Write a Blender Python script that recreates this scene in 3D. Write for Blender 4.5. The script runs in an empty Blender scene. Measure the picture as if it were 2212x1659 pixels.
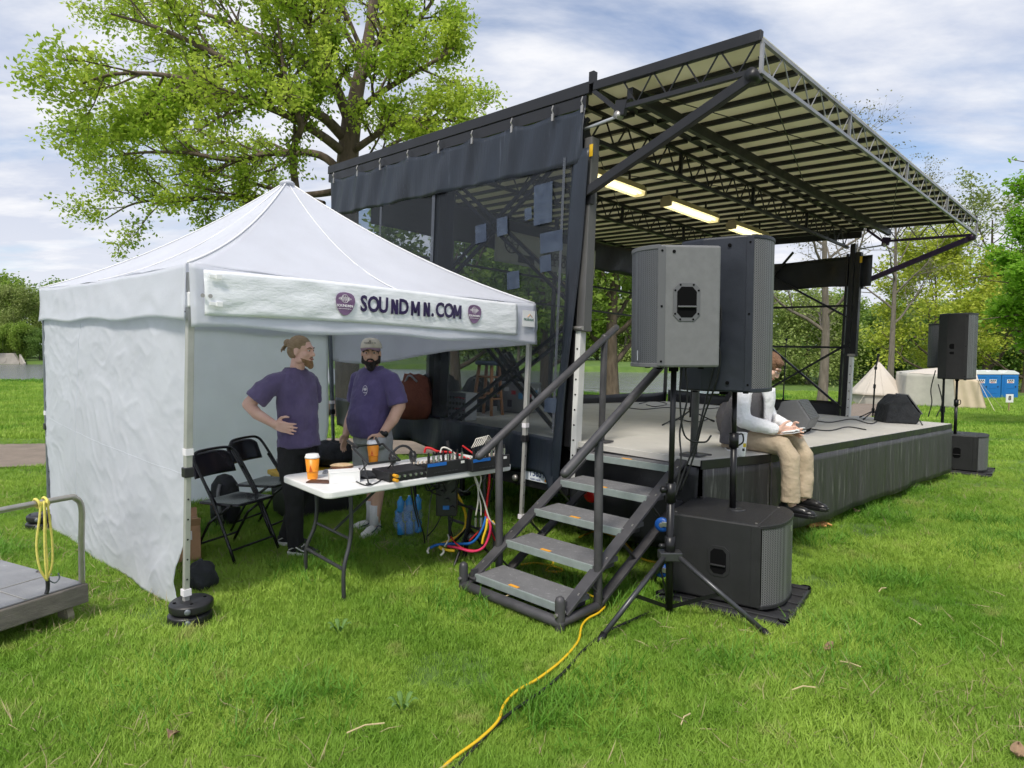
import bpy, bmesh, math, random
import numpy as np
from mathutils import Matrix, Vector, Quaternion
R = math.radians
random.seed(7); RNG = np.random.default_rng(11)
scene = bpy.context.scene
C = scene.collection

# ---------------------------------------------------------------- camera
CAMH, FPX, HZN = 1.65, 1409.5, 751.6          # eye height; focal length and horizon in a 2211 px wide frame
PITCH = math.atan((829.4 - HZN) / FPX)
cam = bpy.data.cameras.new('camera')
cam.sensor_width = 36; cam.lens = 36 * FPX / 2211.0
cam.clip_start = 0.05; cam.clip_end = 3000
camo = bpy.data.objects.new('camera', cam); C.objects.link(camo)
camo.location = (0, 0, CAMH); camo.rotation_euler = (R(90) - PITCH, 0, 0)
scene.camera = camo

# ---------------------------------------------------------------- sky, sun, exposure
SUN = Vector((-0.30, -0.78, 1.15)).normalized()      # towards the sun: high, behind the camera
wd = bpy.data.worlds.new('World'); scene.world = wd; wd.use_nodes = True
nt = wd.node_tree; N = nt.nodes; Lk = nt.links
for n_ in list(N): N.remove(n_)
def wn(t, **k):
    n_ = N.new(t)
    for a, b in k.items(): setattr(n_, a, b)
    return n_
out = wn('ShaderNodeOutputWorld'); bg = wn('ShaderNodeBackground')
sky = wn('ShaderNodeTexSky', sky_type='NISHITA', sun_disc=False)
sky.sun_elevation = math.asin(SUN.z); sky.sun_rotation = math.atan2(SUN.x, SUN.y)
sky.dust_density = 1.2; sky.altitude = 200
tc = wn('ShaderNodeTexCoord'); sep = wn('ShaderNodeSeparateXYZ')
Lk.new(tc.outputs['Generated'], sep.inputs[0])
def wmath(op, a, b=None, clamp=False):
    n_ = wn('ShaderNodeMath', operation=op, use_clamp=clamp)
    for i, v in enumerate((a, b)):
        if v is None: continue
        if isinstance(v, (int, float)): n_.inputs[i].default_value = v
        else: Lk.new(v, n_.inputs[i])
    return n_.outputs[0]
zc = wmath('MAXIMUM', sep.outputs[2], 0.0)
dv = wmath('ADD', zc, 0.16)
cx = wmath('DIVIDE', sep.outputs[0], dv); cy = wmath('DIVIDE', sep.outputs[1], dv)
cmb = wn('ShaderNodeCombineXYZ'); Lk.new(cx, cmb.inputs[0]); Lk.new(cy, cmb.inputs[1])
mp = wn('ShaderNodeMapping'); mp.inputs['Rotation'].default_value = (0, 0, R(24)); mp.inputs['Scale'].default_value = (0.75, 1.25, 1)
mp.inputs['Location'].default_value = (2.6, 0.35, 0)
Lk.new(cmb.outputs[0], mp.inputs[0])
n1 = wn('ShaderNodeTexNoise'); n1.inputs['Scale'].default_value = 1.15; n1.inputs['Detail'].default_value = 7; n1.inputs['Roughness'].default_value = 0.56; n1.inputs['Distortion'].default_value = 0.35
n2 = wn('ShaderNodeTexNoise'); n2.inputs['Scale'].default_value = 3.1; n2.inputs['Detail'].default_value = 6; n2.inputs['Roughness'].default_value = 0.6
Lk.new(mp.outputs[0], n1.inputs[0]); Lk.new(mp.outputs[0], n2.inputs[0])
cov = wn('ShaderNodeMapRange', interpolation_type='SMOOTHSTEP'); cov.inputs[1].default_value = 0.28; cov.inputs[2].default_value = 0.54
Lk.new(n1.outputs[0], cov.inputs[0])
# clouds thicken to a pale even haze towards the horizon
hz_ = wn('ShaderNodeMapRange', interpolation_type='SMOOTHSTEP'); hz_.inputs[1].default_value = 0.30; hz_.inputs[2].default_value = 0.0
Lk.new(sep.outputs[2], hz_.inputs[0])
covh = wmath('MAXIMUM', cov.outputs[0], wmath('MULTIPLY', hz_.outputs[0], 0.85))
shade = wn('ShaderNodeMapRange'); shade.inputs[1].default_value = 0.35; shade.inputs[2].default_value = 0.66
Lk.new(n2.outputs[0], shade.inputs[0])
ccol = wn('ShaderNodeMix', data_type='RGBA'); ccol.inputs[6].default_value = (0.28, 0.31, 0.385, 1); ccol.inputs[7].default_value = (0.445, 0.45, 0.47, 1)
Lk.new(wmath('MAXIMUM', shade.outputs[0], wmath('MULTIPLY', hz_.outputs[0], 0.7), True), ccol.inputs[0])
skm = wn('ShaderNodeMix', data_type='RGBA', blend_type='MULTIPLY'); skm.inputs[0].default_value = 1; skm.inputs[7].default_value = (0.075, 0.075, 0.078, 1)
Lk.new(sky.outputs[0], skm.inputs[6])
mx = wn('ShaderNodeMix', data_type='RGBA')
Lk.new(covh, mx.inputs[0]); Lk.new(skm.outputs[2], mx.inputs[6]); Lk.new(ccol.outputs[2], mx.inputs[7])
Lk.new(mx.outputs[2], bg.inputs[0]); bg.inputs[1].default_value = 1.0
Lk.new(bg.outputs[0], out.inputs[0])
sl = bpy.data.lights.new('sun', 'SUN'); sl.energy = 1.5; sl.angle = R(12); sl.color = (1.0, 0.94, 0.84)
so = bpy.data.objects.new('sun', sl); C.objects.link(so)
so.rotation_euler = (-SUN).to_track_quat('-Z', 'Y').to_euler(); so.location = (0, 0, 30)
vs = scene.view_settings; vs.view_transform = 'Standard'; vs.look = 'None'; vs.gamma = 1.0; vs.exposure = 1.1
scene.cycles.max_bounces = 8; scene.cycles.diffuse_bounces = 5; scene.cycles.glossy_bounces = 3; scene.cycles.transmission_bounces = 6; scene.cycles.transparent_max_bounces = 12; scene.cycles.use_adaptive_sampling = True; scene.cycles.adaptive_threshold = 0.02; scene.cycles.use_denoising = True
scene.cycles.caustics_reflective = False; scene.cycles.caustics_refractive = False

# ---------------------------------------------------------------- ground shape and layout helpers
def sstep(a, b, x):
    t = np.clip((np.asarray(x, float) - a) / (b - a), 0, 1); return t * t * (3 - 2 * t)
def bank_near(x): return 36.5 + 0.10 * (x + 28) + 3.2 * np.maximum(0, x - 17)
def bank_far(x): return 112 - 0.42 * np.clip(x + 75, 0, 200) + 3.6 * np.maximum(0, x - 18)
WATER_Z = -1.15
def gz(x, y):
    x = np.asarray(x, float); y = np.asarray(y, float)
    q = 0.6 * x + 0.8 * y - 6.5
    h = -0.05 * sstep(-1.6, 0.4, x) - 0.041 * (np.logaddexp(0, q * 1.4) / 1.4)
    h = np.maximum(h, -2.9 + 0.006 * np.maximum(0, y - 60))
    yn, yf = bank_near(x), bank_far(x)
    rise = -0.55 + 0.010 * np.maximum(0, y - yf)
    h = np.where(y > yf, np.maximum(h, rise), h)
    near = sstep(0, 3.5, y - yn); far = sstep(3.0, -1.5, y - yf + 3)
    ch = near * (1 - sstep(-3.0, 1.0, y - yf))
    return h * (1 - ch) + ch * (WATER_Z - 0.7)
def _ray(u, v):
    a = (u - 1105.5) / FPX; b = (829.4 - v) / FPX
    c, s = math.cos(PITCH), math.sin(PITCH)
    return Vector((a, c + b * s, -s + b * c))
def px(u, v, y):                      # point seen at (u, v) of the 2211 px frame, y metres in front
    r = _ray(u, v); return Vector((0, 0, CAMH)) + r * (y / r.y)
def pz(u, v, z):                      # ... at height z
    r = _ray(u, v); return Vector((0, 0, CAMH)) + r * ((z - CAMH) / r.z)
def gp(u, v):                         # ... on the ground
    z = 0.0
    for _ in range(50):
        p = pz(u, v, z); z = 0.5 * z + 0.5 * float(gz(p.x, p.y))
    return p
def on_ground(x, y, dz=0.0): return Vector((x, y, float(gz(x, y)) + dz))

# ---------------------------------------------------------------- mesh builder
def frame(z, up=Vector((0, 0, 1))):
    z = Vector(z).normalized(); up = Vector(up)
    if abs(z.dot(up)) > 0.98: up = Vector((1, 0, 0))
    x = up.cross(z).normalized(); y = z.cross(x)
    return x, y, z
class MB:
    def __init__(s, M=None): s.v = []; s.f = []; s.M = M
    def add(s, vs, fs):
        k = len(s.v)
        for p in vs:
            p = Vector(p); s.v.append(tuple(s.M @ p if s.M else p))
        s.f += [tuple(i + k for i in f) for f in fs]
        return s
    def box(s, c, d, Rm=None, taper=None):
        c = Vector(c); hx, hy, hz = d[0] / 2, d[1] / 2, d[2] / 2
        vs = []
        for z in (-hz, hz):
            tx, ty = (taper if (taper and z > 0) else (1, 1))
            for x, y in ((-hx, -hy), (hx, -hy), (hx, hy), (-hx, hy)):
                p = Vector((x * tx, y * ty, z)); vs.append(c + (Rm @ p if Rm else p))
        return s.add(vs, [(3, 2, 1, 0), (4, 5, 6, 7), (0, 1, 5, 4), (1, 2, 6, 5), (2, 3, 7, 6), (3, 0, 4, 7)])
    def bar(s, a, b, w, h=None, up=(0, 0, 1)):          # rectangular bar a->b
        a, b = Vector(a), Vector(b); h = h or w
        x, y, z = frame(b - a, up); vs = []
        for p in (a, b):
            for i, j in ((-1, -1), (1, -1), (1, 1), (-1, 1)): vs.append(p + x * (i * w / 2) + y * (j * h / 2))
        return s.add(vs, [(3, 2, 1, 0), (4, 5, 6, 7), (0, 1, 5, 4), (1, 2, 6, 5), (2, 3, 7, 6), (3, 0, 4, 7)])
    def tube(s, pts, r, seg=8, cap=True, round_=False):
        pts = [Vector(p) for p in pts]; n = len(pts)
        rs = list(r) if isinstance(r, (list, tuple)) else [r] * n
        if round_:                                     # rounded ends
            a = (pts[0] - pts[1]).normalized(); b = (pts[-1] - pts[-2]).normalized(); r0, r1 = rs[0], rs[-1]
            pts = [pts[0] + a * r0 * 0.95, pts[0] + a * r0 * 0.6] + pts + [pts[-1] + b * r1 * 0.6, pts[-1] + b * r1 * 0.95]
            rs = [r0 * 0.3, r0 * 0.8] + rs + [r1 * 0.8, r1 * 0.3]; n += 4
        vs = []; up = None
        for i, p in enumerate(pts):
            t = (pts[min(i + 1, n - 1)] - pts[max(i - 1, 0)])
            if t.length < 1e-9: t = Vector((0, 0, 1))
            t.normalize()
            if up is None: x, y, _ = frame(t)
            else:
                x = (up - t * up.dot(t));
                x = x.normalized() if x.length > 1e-6 else frame(t)[0]; y = t.cross(x)
            up = x
            for k in range(seg):
                a = 2 * math.pi * k / seg; vs.append(p + x * (rs[i] * math.cos(a)) + y * (rs[i] * math.sin(a)))
        fs = []
        for i in range(n - 1):
            for k in range(seg):
                a = i * seg + k; b = i * seg + (k + 1) % seg; fs.append((a, b, b + seg, a + seg))
        if cap: fs.append(tuple(range(seg - 1, -1, -1))); fs.append(tuple((n - 1) * seg + k for k in range(seg)))
        return s.add(vs, fs)
    def cyl(s, a, b, r, r2=None, seg=12): return s.tube([a, b], [r, r if r2 is None else r2], seg)
    def lathe(s, c, prof, seg=20, axis=(0, 0, 1), sx=1, sy=1):
        x, y, z = frame(axis, (0, 1, 0)); c = Vector(c); vs = []
        for r, h in prof:
            for k in range(seg):
                a = 2 * math.pi * k / seg; vs.append(c + x * (r * sx * math.cos(a)) + y * (r * sy * math.sin(a)) + z * h)
        fs = []
        for i in range(len(prof) - 1):
            for k in range(seg):
                a = i * seg + k; b = i * seg + (k + 1) % seg; fs.append((a, b, b + seg, a + seg))
        fs.append(tuple(range(seg - 1, -1, -1))); fs.append(tuple((len(prof) - 1) * seg + k for k in range(seg)))
        return s.add(vs, fs)
    def ell(s, c, r, Rm=None, seg=14, rings=9):
        c = Vector(c); r = (r, r, r) if isinstance(r, (int, float)) else r
        vs = []; fs = []
        for i in range(1, rings):
            t = math.pi * i / rings
            for k in range(seg):
                a = 2 * math.pi * k / seg
                p = Vector((r[0] * math.sin(t) * math.cos(a), r[1] * math.sin(t) * math.sin(a), r[2] * math.cos(t)))
                vs.append(c + (Rm @ p if Rm else p))
        top = Vector((0, 0, r[2])); vs.append(c + (Rm @ top if Rm else top)); vs.append(c - (Rm @ top if Rm else top))
        T, B = len(vs) - 2, len(vs) - 1
        for i in range(rings - 2):
            for k in range(seg):
                a = i * seg + k; b = i * seg + (k + 1) % seg; fs.append((a, a + seg, b + seg, b))
        for k in range(seg):
            fs.append((T, k, (k + 1) % seg)); o = (rings - 2) * seg; fs.append((B, o + (k + 1) % seg, o + k))
        return s.add(vs, fs)
    def prism(s, poly, z0, z1, ax=None):               # polygon in local xy (or axes ax=(o,x,y,z)) extruded
        n = len(poly); vs = []
        for z in (z0, z1):
            for p in poly:
                vs.append(ax[0] + ax[1] * p[0] + ax[2] * p[1] + ax[3] * z if ax else Vector((p[0], p[1], z)))
        fs = [tuple(range(n - 1, -1, -1)), tuple(range(n, 2 * n))]
        for k in range(n): fs.append((k, (k + 1) % n, n + (k + 1) % n, n + k))
        return s.add(vs, fs)
    def sheet(s, fn, nu, nv, thick=0.0, close_u=False):
        P = [[Vector(fn(i / nu, j / nv)) for j in range(nv + 1)] for i in range(nu + 1)]
        vs = [p for row in P for p in row]; fs = []; w = nv + 1
        for i in range(nu):
            for j in range(nv): a = i * w + j; fs.append((a, a + w, a + w + 1, a + 1))
        if thick:
            k = len(vs); off = []
            for i in range(nu + 1):
                for j in range(nv + 1):
                    du = P[min(i + 1, nu)][j] - P[max(i - 1, 0)][j]; dvv = P[i][min(j + 1, nv)] - P[i][max(j - 1, 0)]
                    n_ = du.cross(dvv); n_ = n_.normalized() if n_.length > 1e-12 else Vector((0, 0, 1)); off.append(P[i][j] - n_ * thick)
            vs = vs + off; fs2 = [tuple(reversed([q + k for q in f])) for f in fs]; fs = fs + fs2
            for i in range(nu):
                for j in (0, nv):
                    a = i * w + j; b = a + w; fs.append((a, b, b + k, a + k) if j == nv else (b, a, a + k, b + k))
            for j in range(nv):
                for i in (0, nu):
                    a = i * w + j; b = a + 1; fs.append((b, a, a + k, b + k) if i == nu else (a, b, b + k, a + k))
        return s.add(vs, fs)
    def build(s, name, mat, parent=None, smooth=False, bevel=0.0, remesh=0.0, smooth_it=4, **k):
        me = bpy.data.meshes.new(name); me.from_pydata(s.v, [], s.f); me.update()
        if smooth: me.polygons.foreach_set('use_smooth', [True] * len(me.polygons))
        o = bpy.data.objects.new(name, me); C.objects.link(o)
        if mat is not None: me.materials.append(mat if not isinstance(mat, str) else M_[mat])
        if parent is not None: o.parent = parent
        if bevel:
            b = o.modifiers.new('bevel', 'BEVEL'); b.width = bevel; b.segments = 2; b.limit_method = 'ANGLE'; b.angle_limit = R(40)
        if remesh:
            r = o.modifiers.new('remesh', 'REMESH'); r.mode = 'VOXEL'; r.voxel_size = remesh; r.use_smooth_shade = True
            if smooth_it: sm = o.modifiers.new('smooth', 'SMOOTH'); sm.factor = 0.5; sm.iterations = smooth_it
        return o
def tag(o, label=None, cat=None, group=None, kind=None):
    if label: o['label'] = label
    if cat: o['category'] = cat
    if group: o['group'] = group
    if kind: o['kind'] = kind
    return o
def thing(name, label, cat, loc=(0, 0, 0), rz=0.0, group=None, matrix=None):
    o = bpy.data.objects.new(name, None); C.objects.link(o); o.empty_display_size = 0.1
    if matrix is not None: o.matrix_world = matrix
    else: o.location = loc; o.rotation_euler = (0, 0, rz)
    return tag(o, label, cat, group)
def copy_tree(o, parent=None):
    c = o.copy(); C.objects.link(c)
    if parent is not None: c.parent = parent
    for ch in list(o.children): copy_tree(ch, c)
    return c
def mesh_np(name, V, F, mat, parent=None, smooth=False):
    """fast mesh from arrays: V (n,3), F (m,3 or 4)"""
    me = bpy.data.meshes.new(name); F = np.asarray(F, np.int32); k = F.shape[1]
    me.vertices.add(len(V)); me.vertices.foreach_set('co', np.asarray(V, np.float32).ravel())
    me.loops.add(F.size); me.loops.foreach_set('vertex_index', F.ravel())
    me.polygons.add(len(F)); me.polygons.foreach_set('loop_start', np.arange(0, F.size, k, dtype=np.int32))
    try: me.polygons.foreach_set('loop_total', np.full(len(F), k, np.int32))
    except Exception: pass
    if smooth: me.polygons.foreach_set('use_smooth', np.ones(len(F), bool))
    me.update(calc_edges=True)
    if mat is not None: me.materials.append(M_[mat] if isinstance(mat, str) else mat)
    o = bpy.data.objects.new(name, me); C.objects.link(o)
    if parent is not None: o.parent = parent
    return o
def text_obj(name, s, size, mat, parent=None, matrix=None, bold=0.0, extrude=0.0008, align='CENTER', sx=1.0, space=1.0):
    cu = bpy.data.curves.new(name, 'FONT'); cu.body = s; cu.size = size; cu.offset = bold; cu.extrude = extrude
    cu.align_x = align; cu.align_y = 'CENTER'; cu.resolution_u = 3; cu.space_character = space
    t = bpy.data.objects.new(name + '_curve', cu); C.objects.link(t)
    dg = bpy.context.evaluated_depsgraph_get(); me = bpy.data.meshes.new_from_object(t.evaluated_get(dg))
    bpy.data.objects.remove(t); bpy.data.curves.remove(cu)
    me.name = name; me.materials.clear(); me.materials.append(M_[mat])
    mt = matrix if matrix is not None else Matrix()
    me.transform(mt @ Matrix.Diagonal((sx, 1, 1, 1)))
    o = bpy.data.objects.new(name, me); C.objects.link(o)
    if parent is not None: o.parent = parent
    return o
def catenary(a, b, sag, n=10, side=(0, 0, 0)):
    a, b, side = Vector(a), Vector(b), Vector(side)
    return [a.lerp(b, t) + Vector((0, 0, -sag * 4 * t * (1 - t))) + side * (4 * t * (1 - t)) for t in [i / n for i in range(n + 1)]]
def spline(pts, n=6):
    """Catmull-Rom through pts"""
    P = [Vector(p) for p in pts]; P = [2 * P[0] - P[1]] + P + [2 * P[-1] - P[-2]]; o = []
    for i in range(1, len(P) - 2):
        p0, p1, p2, p3 = P[i - 1:i + 3]
        for k in range(n):
            t = k / n; o.append(0.5 * ((2 * p1) + (p2 - p0) * t + (2 * p0 - 5 * p1 + 4 * p2 - p3) * t * t + (3 * p1 - p0 - 3 * p2 + p3) * t ** 3))
    return o + [P[-2]]

# ---------------------------------------------------------------- materials
M_ = {}
def mat(name, col, rough=0.6, metal=0.0, var=0.0, vscale=8.0, bump=0.0, bscale=40.0, col2=None, vstretch=(1, 1, 1), spec=0.5,
        trans=0.0, emit=None, alpha=1.0, coords='Object', wear=None, sheen=0.0, detail=4.0, rvar=0.0, bstretch=None, world=False):
    m = bpy.data.materials.new(name); m.use_nodes = True; nt = m.node_tree; nn = nt.nodes; lk = nt.links
    b = nn['Principled BSDF']; M_[name] = m
    b.inputs['Base Color'].default_value = (*col, 1); b.inputs['Roughness'].default_value = rough; b.inputs['Metallic'].default_value = metal
    b.inputs['Specular IOR Level'].default_value = spec
    if sheen: b.inputs['Sheen Weight'].default_value = sheen
    if trans: b.inputs['Transmission Weight'].default_value = trans
    if alpha < 1: b.inputs['Alpha'].default_value = alpha
    if emit: b.inputs['Emission Color'].default_value = (*emit[0], 1); b.inputs['Emission Strength'].default_value = emit[1]
    src = None
    def coord(st):
        if world: t = nn.new('ShaderNodeNewGeometry'); o = t.outputs['Position']
        else: t = nn.new('ShaderNodeTexCoord'); o = t.outputs[coords]
        mp = nn.new('ShaderNodeMapping'); mp.inputs['Scale'].default_value = st; lk.new(o, mp.inputs[0]); return mp.outputs[0]
    if var or col2:
        t = nn.new('ShaderNodeTexNoise'); t.inputs['Scale'].default_value = vscale; t.inputs['Detail'].default_value = detail; t.inputs['Roughness'].default_value = 0.62
        lk.new(coord(vstretch), t.inputs[0])
        rp = nn.new('ShaderNodeMapRange'); rp.inputs[1].default_value = 0.3; rp.inputs[2].default_value = 0.7; lk.new(t.outputs[0], rp.inputs[0])
        mxn = nn.new('ShaderNodeMix'); mxn.data_type = 'RGBA'; lk.new(rp.outputs[0], mxn.inputs[0])
        c2 = col2 if col2 else tuple(min(1, c * (1 + var)) for c in col); c1 = col if col2 else tuple(c * (1 - var) for c in col)
        mxn.inputs[6].default_value = (*c1, 1); mxn.inputs[7].default_value = (*c2, 1); src = mxn.outputs[2]
        if rvar:
            rr = nn.new('ShaderNodeMapRange'); rr.inputs[1].default_value = 0.3; rr.inputs[2].default_value = 0.7
            rr.inputs[3].default_value = max(0.03, rough - rvar); rr.inputs[4].default_value = min(1, rough + rvar)
            lk.new(t.outputs[0], rr.inputs[0]); lk.new(rr.outputs[0], b.inputs['Roughness'])
    if wear:                                   # (colour, scale, threshold, stretch): scuffs and dirt
        t = nn.new('ShaderNodeTexNoise'); t.inputs['Scale'].default_value = wear[1]; t.inputs['Detail'].default_value = 8; t.inputs['Roughness'].default_value = 0.7
        lk.new(coord(wear[3] if len(wear) > 3 else (1, 1, 1)), t.inputs[0])
        rp = nn.new('ShaderNodeMapRange'); rp.inputs[1].default_value = wear[2]; rp.inputs[2].default_value = wear[2] + 0.12; lk.new(t.outputs[0], rp.inputs[0])
        mxn = nn.new('ShaderNodeMix'); mxn.data_type = 'RGBA'; lk.new(rp.outputs[0], mxn.inputs[0]); mxn.inputs[7].default_value = (*wear[0], 1)
        if src: lk.new(src, mxn.inputs[6])
        else: mxn.inputs[6].default_value = (*col, 1)
        src = mxn.outputs[2]
    if src: lk.new(src, b.inputs['Base Color'])
    if bump:
        t = nn.new('ShaderNodeTexNoise'); t.inputs['Scale'].default_value = bscale; t.inputs['Detail'].default_value = 5; t.inputs['Roughness'].default_value = 0.6
        lk.new(coord(bstretch or vstretch), t.inputs[0])
        bn = nn.new('ShaderNodeBump'); bn.inputs['Strength'].default_value = min(1, bump); bn.inputs['Distance'].default_value = 0.02 if bump <= 1 else 0.02 * bump
        lk.new(t.outputs[0], bn.inputs['Height']); lk.new(bn.outputs[0], b.inputs['Normal'])
    return m
def translucent(name, amount=0.35, tint=None):
    """let light through thin cloth or leaves"""
    m = M_[name]; nt = m.node_tree; nn = nt.nodes; lk = nt.links
    b = nn['Principled BSDF']; o = nn['Material Output']; t = nn.new('ShaderNodeBsdfTranslucent'); mx = nn.new('ShaderNodeMixShader')
    mx.inputs[0].default_value = amount
    s = b.inputs['Base Color']
    if tint: t.inputs[0].default_value = (*tint, 1)
    elif s.is_linked: lk.new(s.links[0].from_socket, t.inputs[0])
    else: t.inputs[0].default_value = s.default_value
    lk.new(b.outputs[0], mx.inputs[1]); lk.new(t.outputs[0], mx.inputs[2]); lk.new(mx.outputs[0], o.inputs[0])
def see_through(name, amount, tint=(1, 1, 1)):
    m = M_[name]; nt = m.node_tree; nn = nt.nodes; lk = nt.links
    b = nn['Principled BSDF']; o = nn['Material Output']; t = nn.new('ShaderNodeBsdfTransparent'); mx = nn.new('ShaderNodeMixShader')
    t.inputs[0].default_value = (*tint, 1); mx.inputs[0].default_value = amount
    lk.new(b.outputs[0], mx.inputs[1]); lk.new(t.outputs[0], mx.inputs[2]); lk.new(mx.outputs[0], o.inputs[0])
# ---------------------------------------------------------------- material set
mat('ground', (0.060, 0.125, 0.018), 0.95, col2=(0.13, 0.21, 0.036), vscale=0.9, bump=0.6, bscale=30, world=True, detail=9,
    wear=((0.17, 0.13, 0.075), 0.55, 0.66))
mat('grass', (0.135, 0.315, 0.022), 0.55, col2=(0.45, 0.61, 0.10), vscale=0.85, world=True, detail=6, spec=0.3,
    wear=((0.46, 0.47, 0.16), 2.3, 0.58))
translucent('grass', 0.35)
mat('grass_tall', (0.09, 0.24, 0.018), 0.55, col2=(0.20, 0.40, 0.05), vscale=2.0, world=True, spec=0.3); translucent('grass_tall', 0.35)
mat('path', (0.23, 0.185, 0.15), 0.95, var=0.18, vscale=3, bump=0.5, bscale=90, world=True, wear=((0.33, 0.28, 0.23), 22, 0.58))
mat('bark', (0.075, 0.055, 0.04), 0.95, col2=(0.17, 0.13, 0.095), vscale=9, vstretch=(1, 1, 0.22), bump=1.0, bscale=14)
mat('bark_grey', (0.11, 0.095, 0.075), 0.95, col2=(0.22, 0.19, 0.155), vscale=7, vstretch=(1, 1, 0.22), bump=1.0, bscale=10)
def leafmat(n, c1, c2, t=0.45):
    mat(n, c1, 0.5, col2=c2, vscale=0.9, world=True, detail=7, spec=0.3); translucent(n, t)
leafmat('leaf_oak', (0.27, 0.44, 0.035), (0.60, 0.70, 0.11), 0.60)
leafmat('leaf_yellow', (0.34, 0.44, 0.045), (0.58, 0.62, 0.10), 0.45)
leafmat('leaf_pale', (0.19, 0.26, 0.06), (0.36, 0.42, 0.14), 0.4)
leafmat('leaf_bright', (0.18, 0.40, 0.025), (0.36, 0.60, 0.07), 0.55)
leafmat('leaf_deep', (0.11, 0.215, 0.04), (0.23, 0.35, 0.08), 0.4)
leafmat('leaf_mid', (0.17, 0.30, 0.035), (0.35, 0.47, 0.09), 0.45)
leafmat('leaf_willow', (0.24, 0.34, 0.08), (0.40, 0.47, 0.16), 0.4)
leafmat('leaf_bud', (0.20, 0.22, 0.10), (0.30, 0.28, 0.15), 0.3)
mw = mat('water', (0.16, 0.17, 0.165), 0.16, bump=22.0, bscale=1.1, bstretch=(1, 0.5, 1), world=True, spec=0.8)

# ---------------------------------------------------------------- ground, river, path
def ground_mesh():
    sx = np.sinh(np.linspace(-5.2, 5.2, 261)); X = sx / sx[-1] * 460
    t = np.linspace(0, 1, 300); Y = -7 + 0.0 * t; Y = -7 + (np.sinh(t * 5.6) / np.sinh(5.6)) * 700
    XX, YY = np.meshgrid(X, Y); ZZ = gz(XX, YY)
    near = np.exp(-((XX / 14) ** 2 + ((YY - 6) / 12) ** 2))
    ZZ = ZZ + near * (0.018 * np.sin(XX * 1.7 + 0.6 * YY) * np.sin(YY * 1.3 - 0.4 * XX) + 0.009 * np.sin(XX * 4.3) * np.sin(YY * 3.9)) - 0.012
    nx, ny = len(X), len(Y); idx = np.arange(nx * ny).reshape(ny, nx)
    F = np.stack([idx[:-1, :-1], idx[:-1, 1:], idx[1:, 1:], idx[1:, :-1]], -1).reshape(-1, 4)
    o = mesh_np('ground', np.stack([XX, YY, ZZ], -1).reshape(-1, 3), F, 'ground', smooth=True)
    return tag(o, 'green park lawn sloping gently down to the river', kind='structure')
ground_mesh()
wx = np.linspace(-300, 30, 67); wv = np.linspace(0, 1, 13); WX, WV = np.meshgrid(wx, wv); WY = (bank_near(WX) - 0.5) * (1 - WV) + (bank_far(WX) + 2.0) * WV; ii = np.arange(WX.size).reshape(WX.shape)
rv = mesh_np('river', np.stack([WX, WY, np.full_like(WX, WATER_Z)], -1).reshape(-1, 3), np.stack([ii[:-1, :-1], ii[:-1, 1:], ii[1:, 1:], ii[1:, :-1]], -1).reshape(-1, 4), 'water')
tag(rv, 'pale grey river beyond the lawn', kind='structure')
PATH = spline([(-40, 6.0, 0), (-20, 8.4, 0), (-8, 9.95, 0), (-1.5, 11.6, 0), (4, 14.6, 0), (9, 19.6, 0), (14, 27, 0), (20, 36, 0)], 10)
PC = np.array([(p.x, p.y) for p in PATH])
def path_mesh():
    V = []; F = []
    for i, p in enumerate(PATH):
        a = PATH[max(0, i - 1)]; b = PATH[min(len(PATH) - 1, i + 1)]; t = (b - a).normalized(); nrm = Vector((-t.y, t.x, 0))
        for k in range(7):
            w = (k / 6 - 0.5) * (2.45 + 0.12 * math.sin(i * 1.7 + (k > 3))); q = p + nrm * w; V.append((q.x, q.y, float(gz(q.x, q.y)) + 0.012))
    for i in range(len(PATH) - 1):
        for k in range(6): a = i * 7 + k; F.append((a, a + 1, a + 8, a + 7))
    tag(mesh_np('path', V, F, 'path', smooth=True), 'brown gravel path crossing the lawn behind the white tent', kind='structure')
path_mesh()

# ---------------------------------------------------------------- grass (instanced blades, one mass)
def blade_tuft(seed, nb, rad, hgt, wid, lean):
    r = random.Random(seed); V = []; F = []
    for _ in range(nb):
        a = r.random() * 6.283; q = rad * math.sqrt(r.random()); x, y = q * math.cos(a), q * math.sin(a)
        h = hgt * (0.5 + 0.75 * r.random()); w = wid * (0.7 + 0.6 * r.random()); b = r.random() * 6.283; ln = lean * h * (0.3 + r.random())
        dx, dy = math.cos(b), math.sin(b); sx_, sy_ = -dy * w / 2, dx * w / 2; k = len(V)
        V += [(x - sx_, y - sy_, -0.01), (x + sx_, y + sy_, -0.01),
              (x + dx * ln * 0.35 - sx_ * 0.8, y + dy * ln * 0.35 - sy_ * 0.8, h * 0.55), (x + dx * ln * 0.35 + sx_ * 0.8, y + dy * ln * 0.35 + sy_ * 0.8, h * 0.55),
              (x + dx * ln, y + dy * ln, h * 0.95)]
        F += [(k, k + 1, k + 3), (k, k + 3, k + 2), (k + 2, k + 3, k + 4)]
    return V, F
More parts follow.
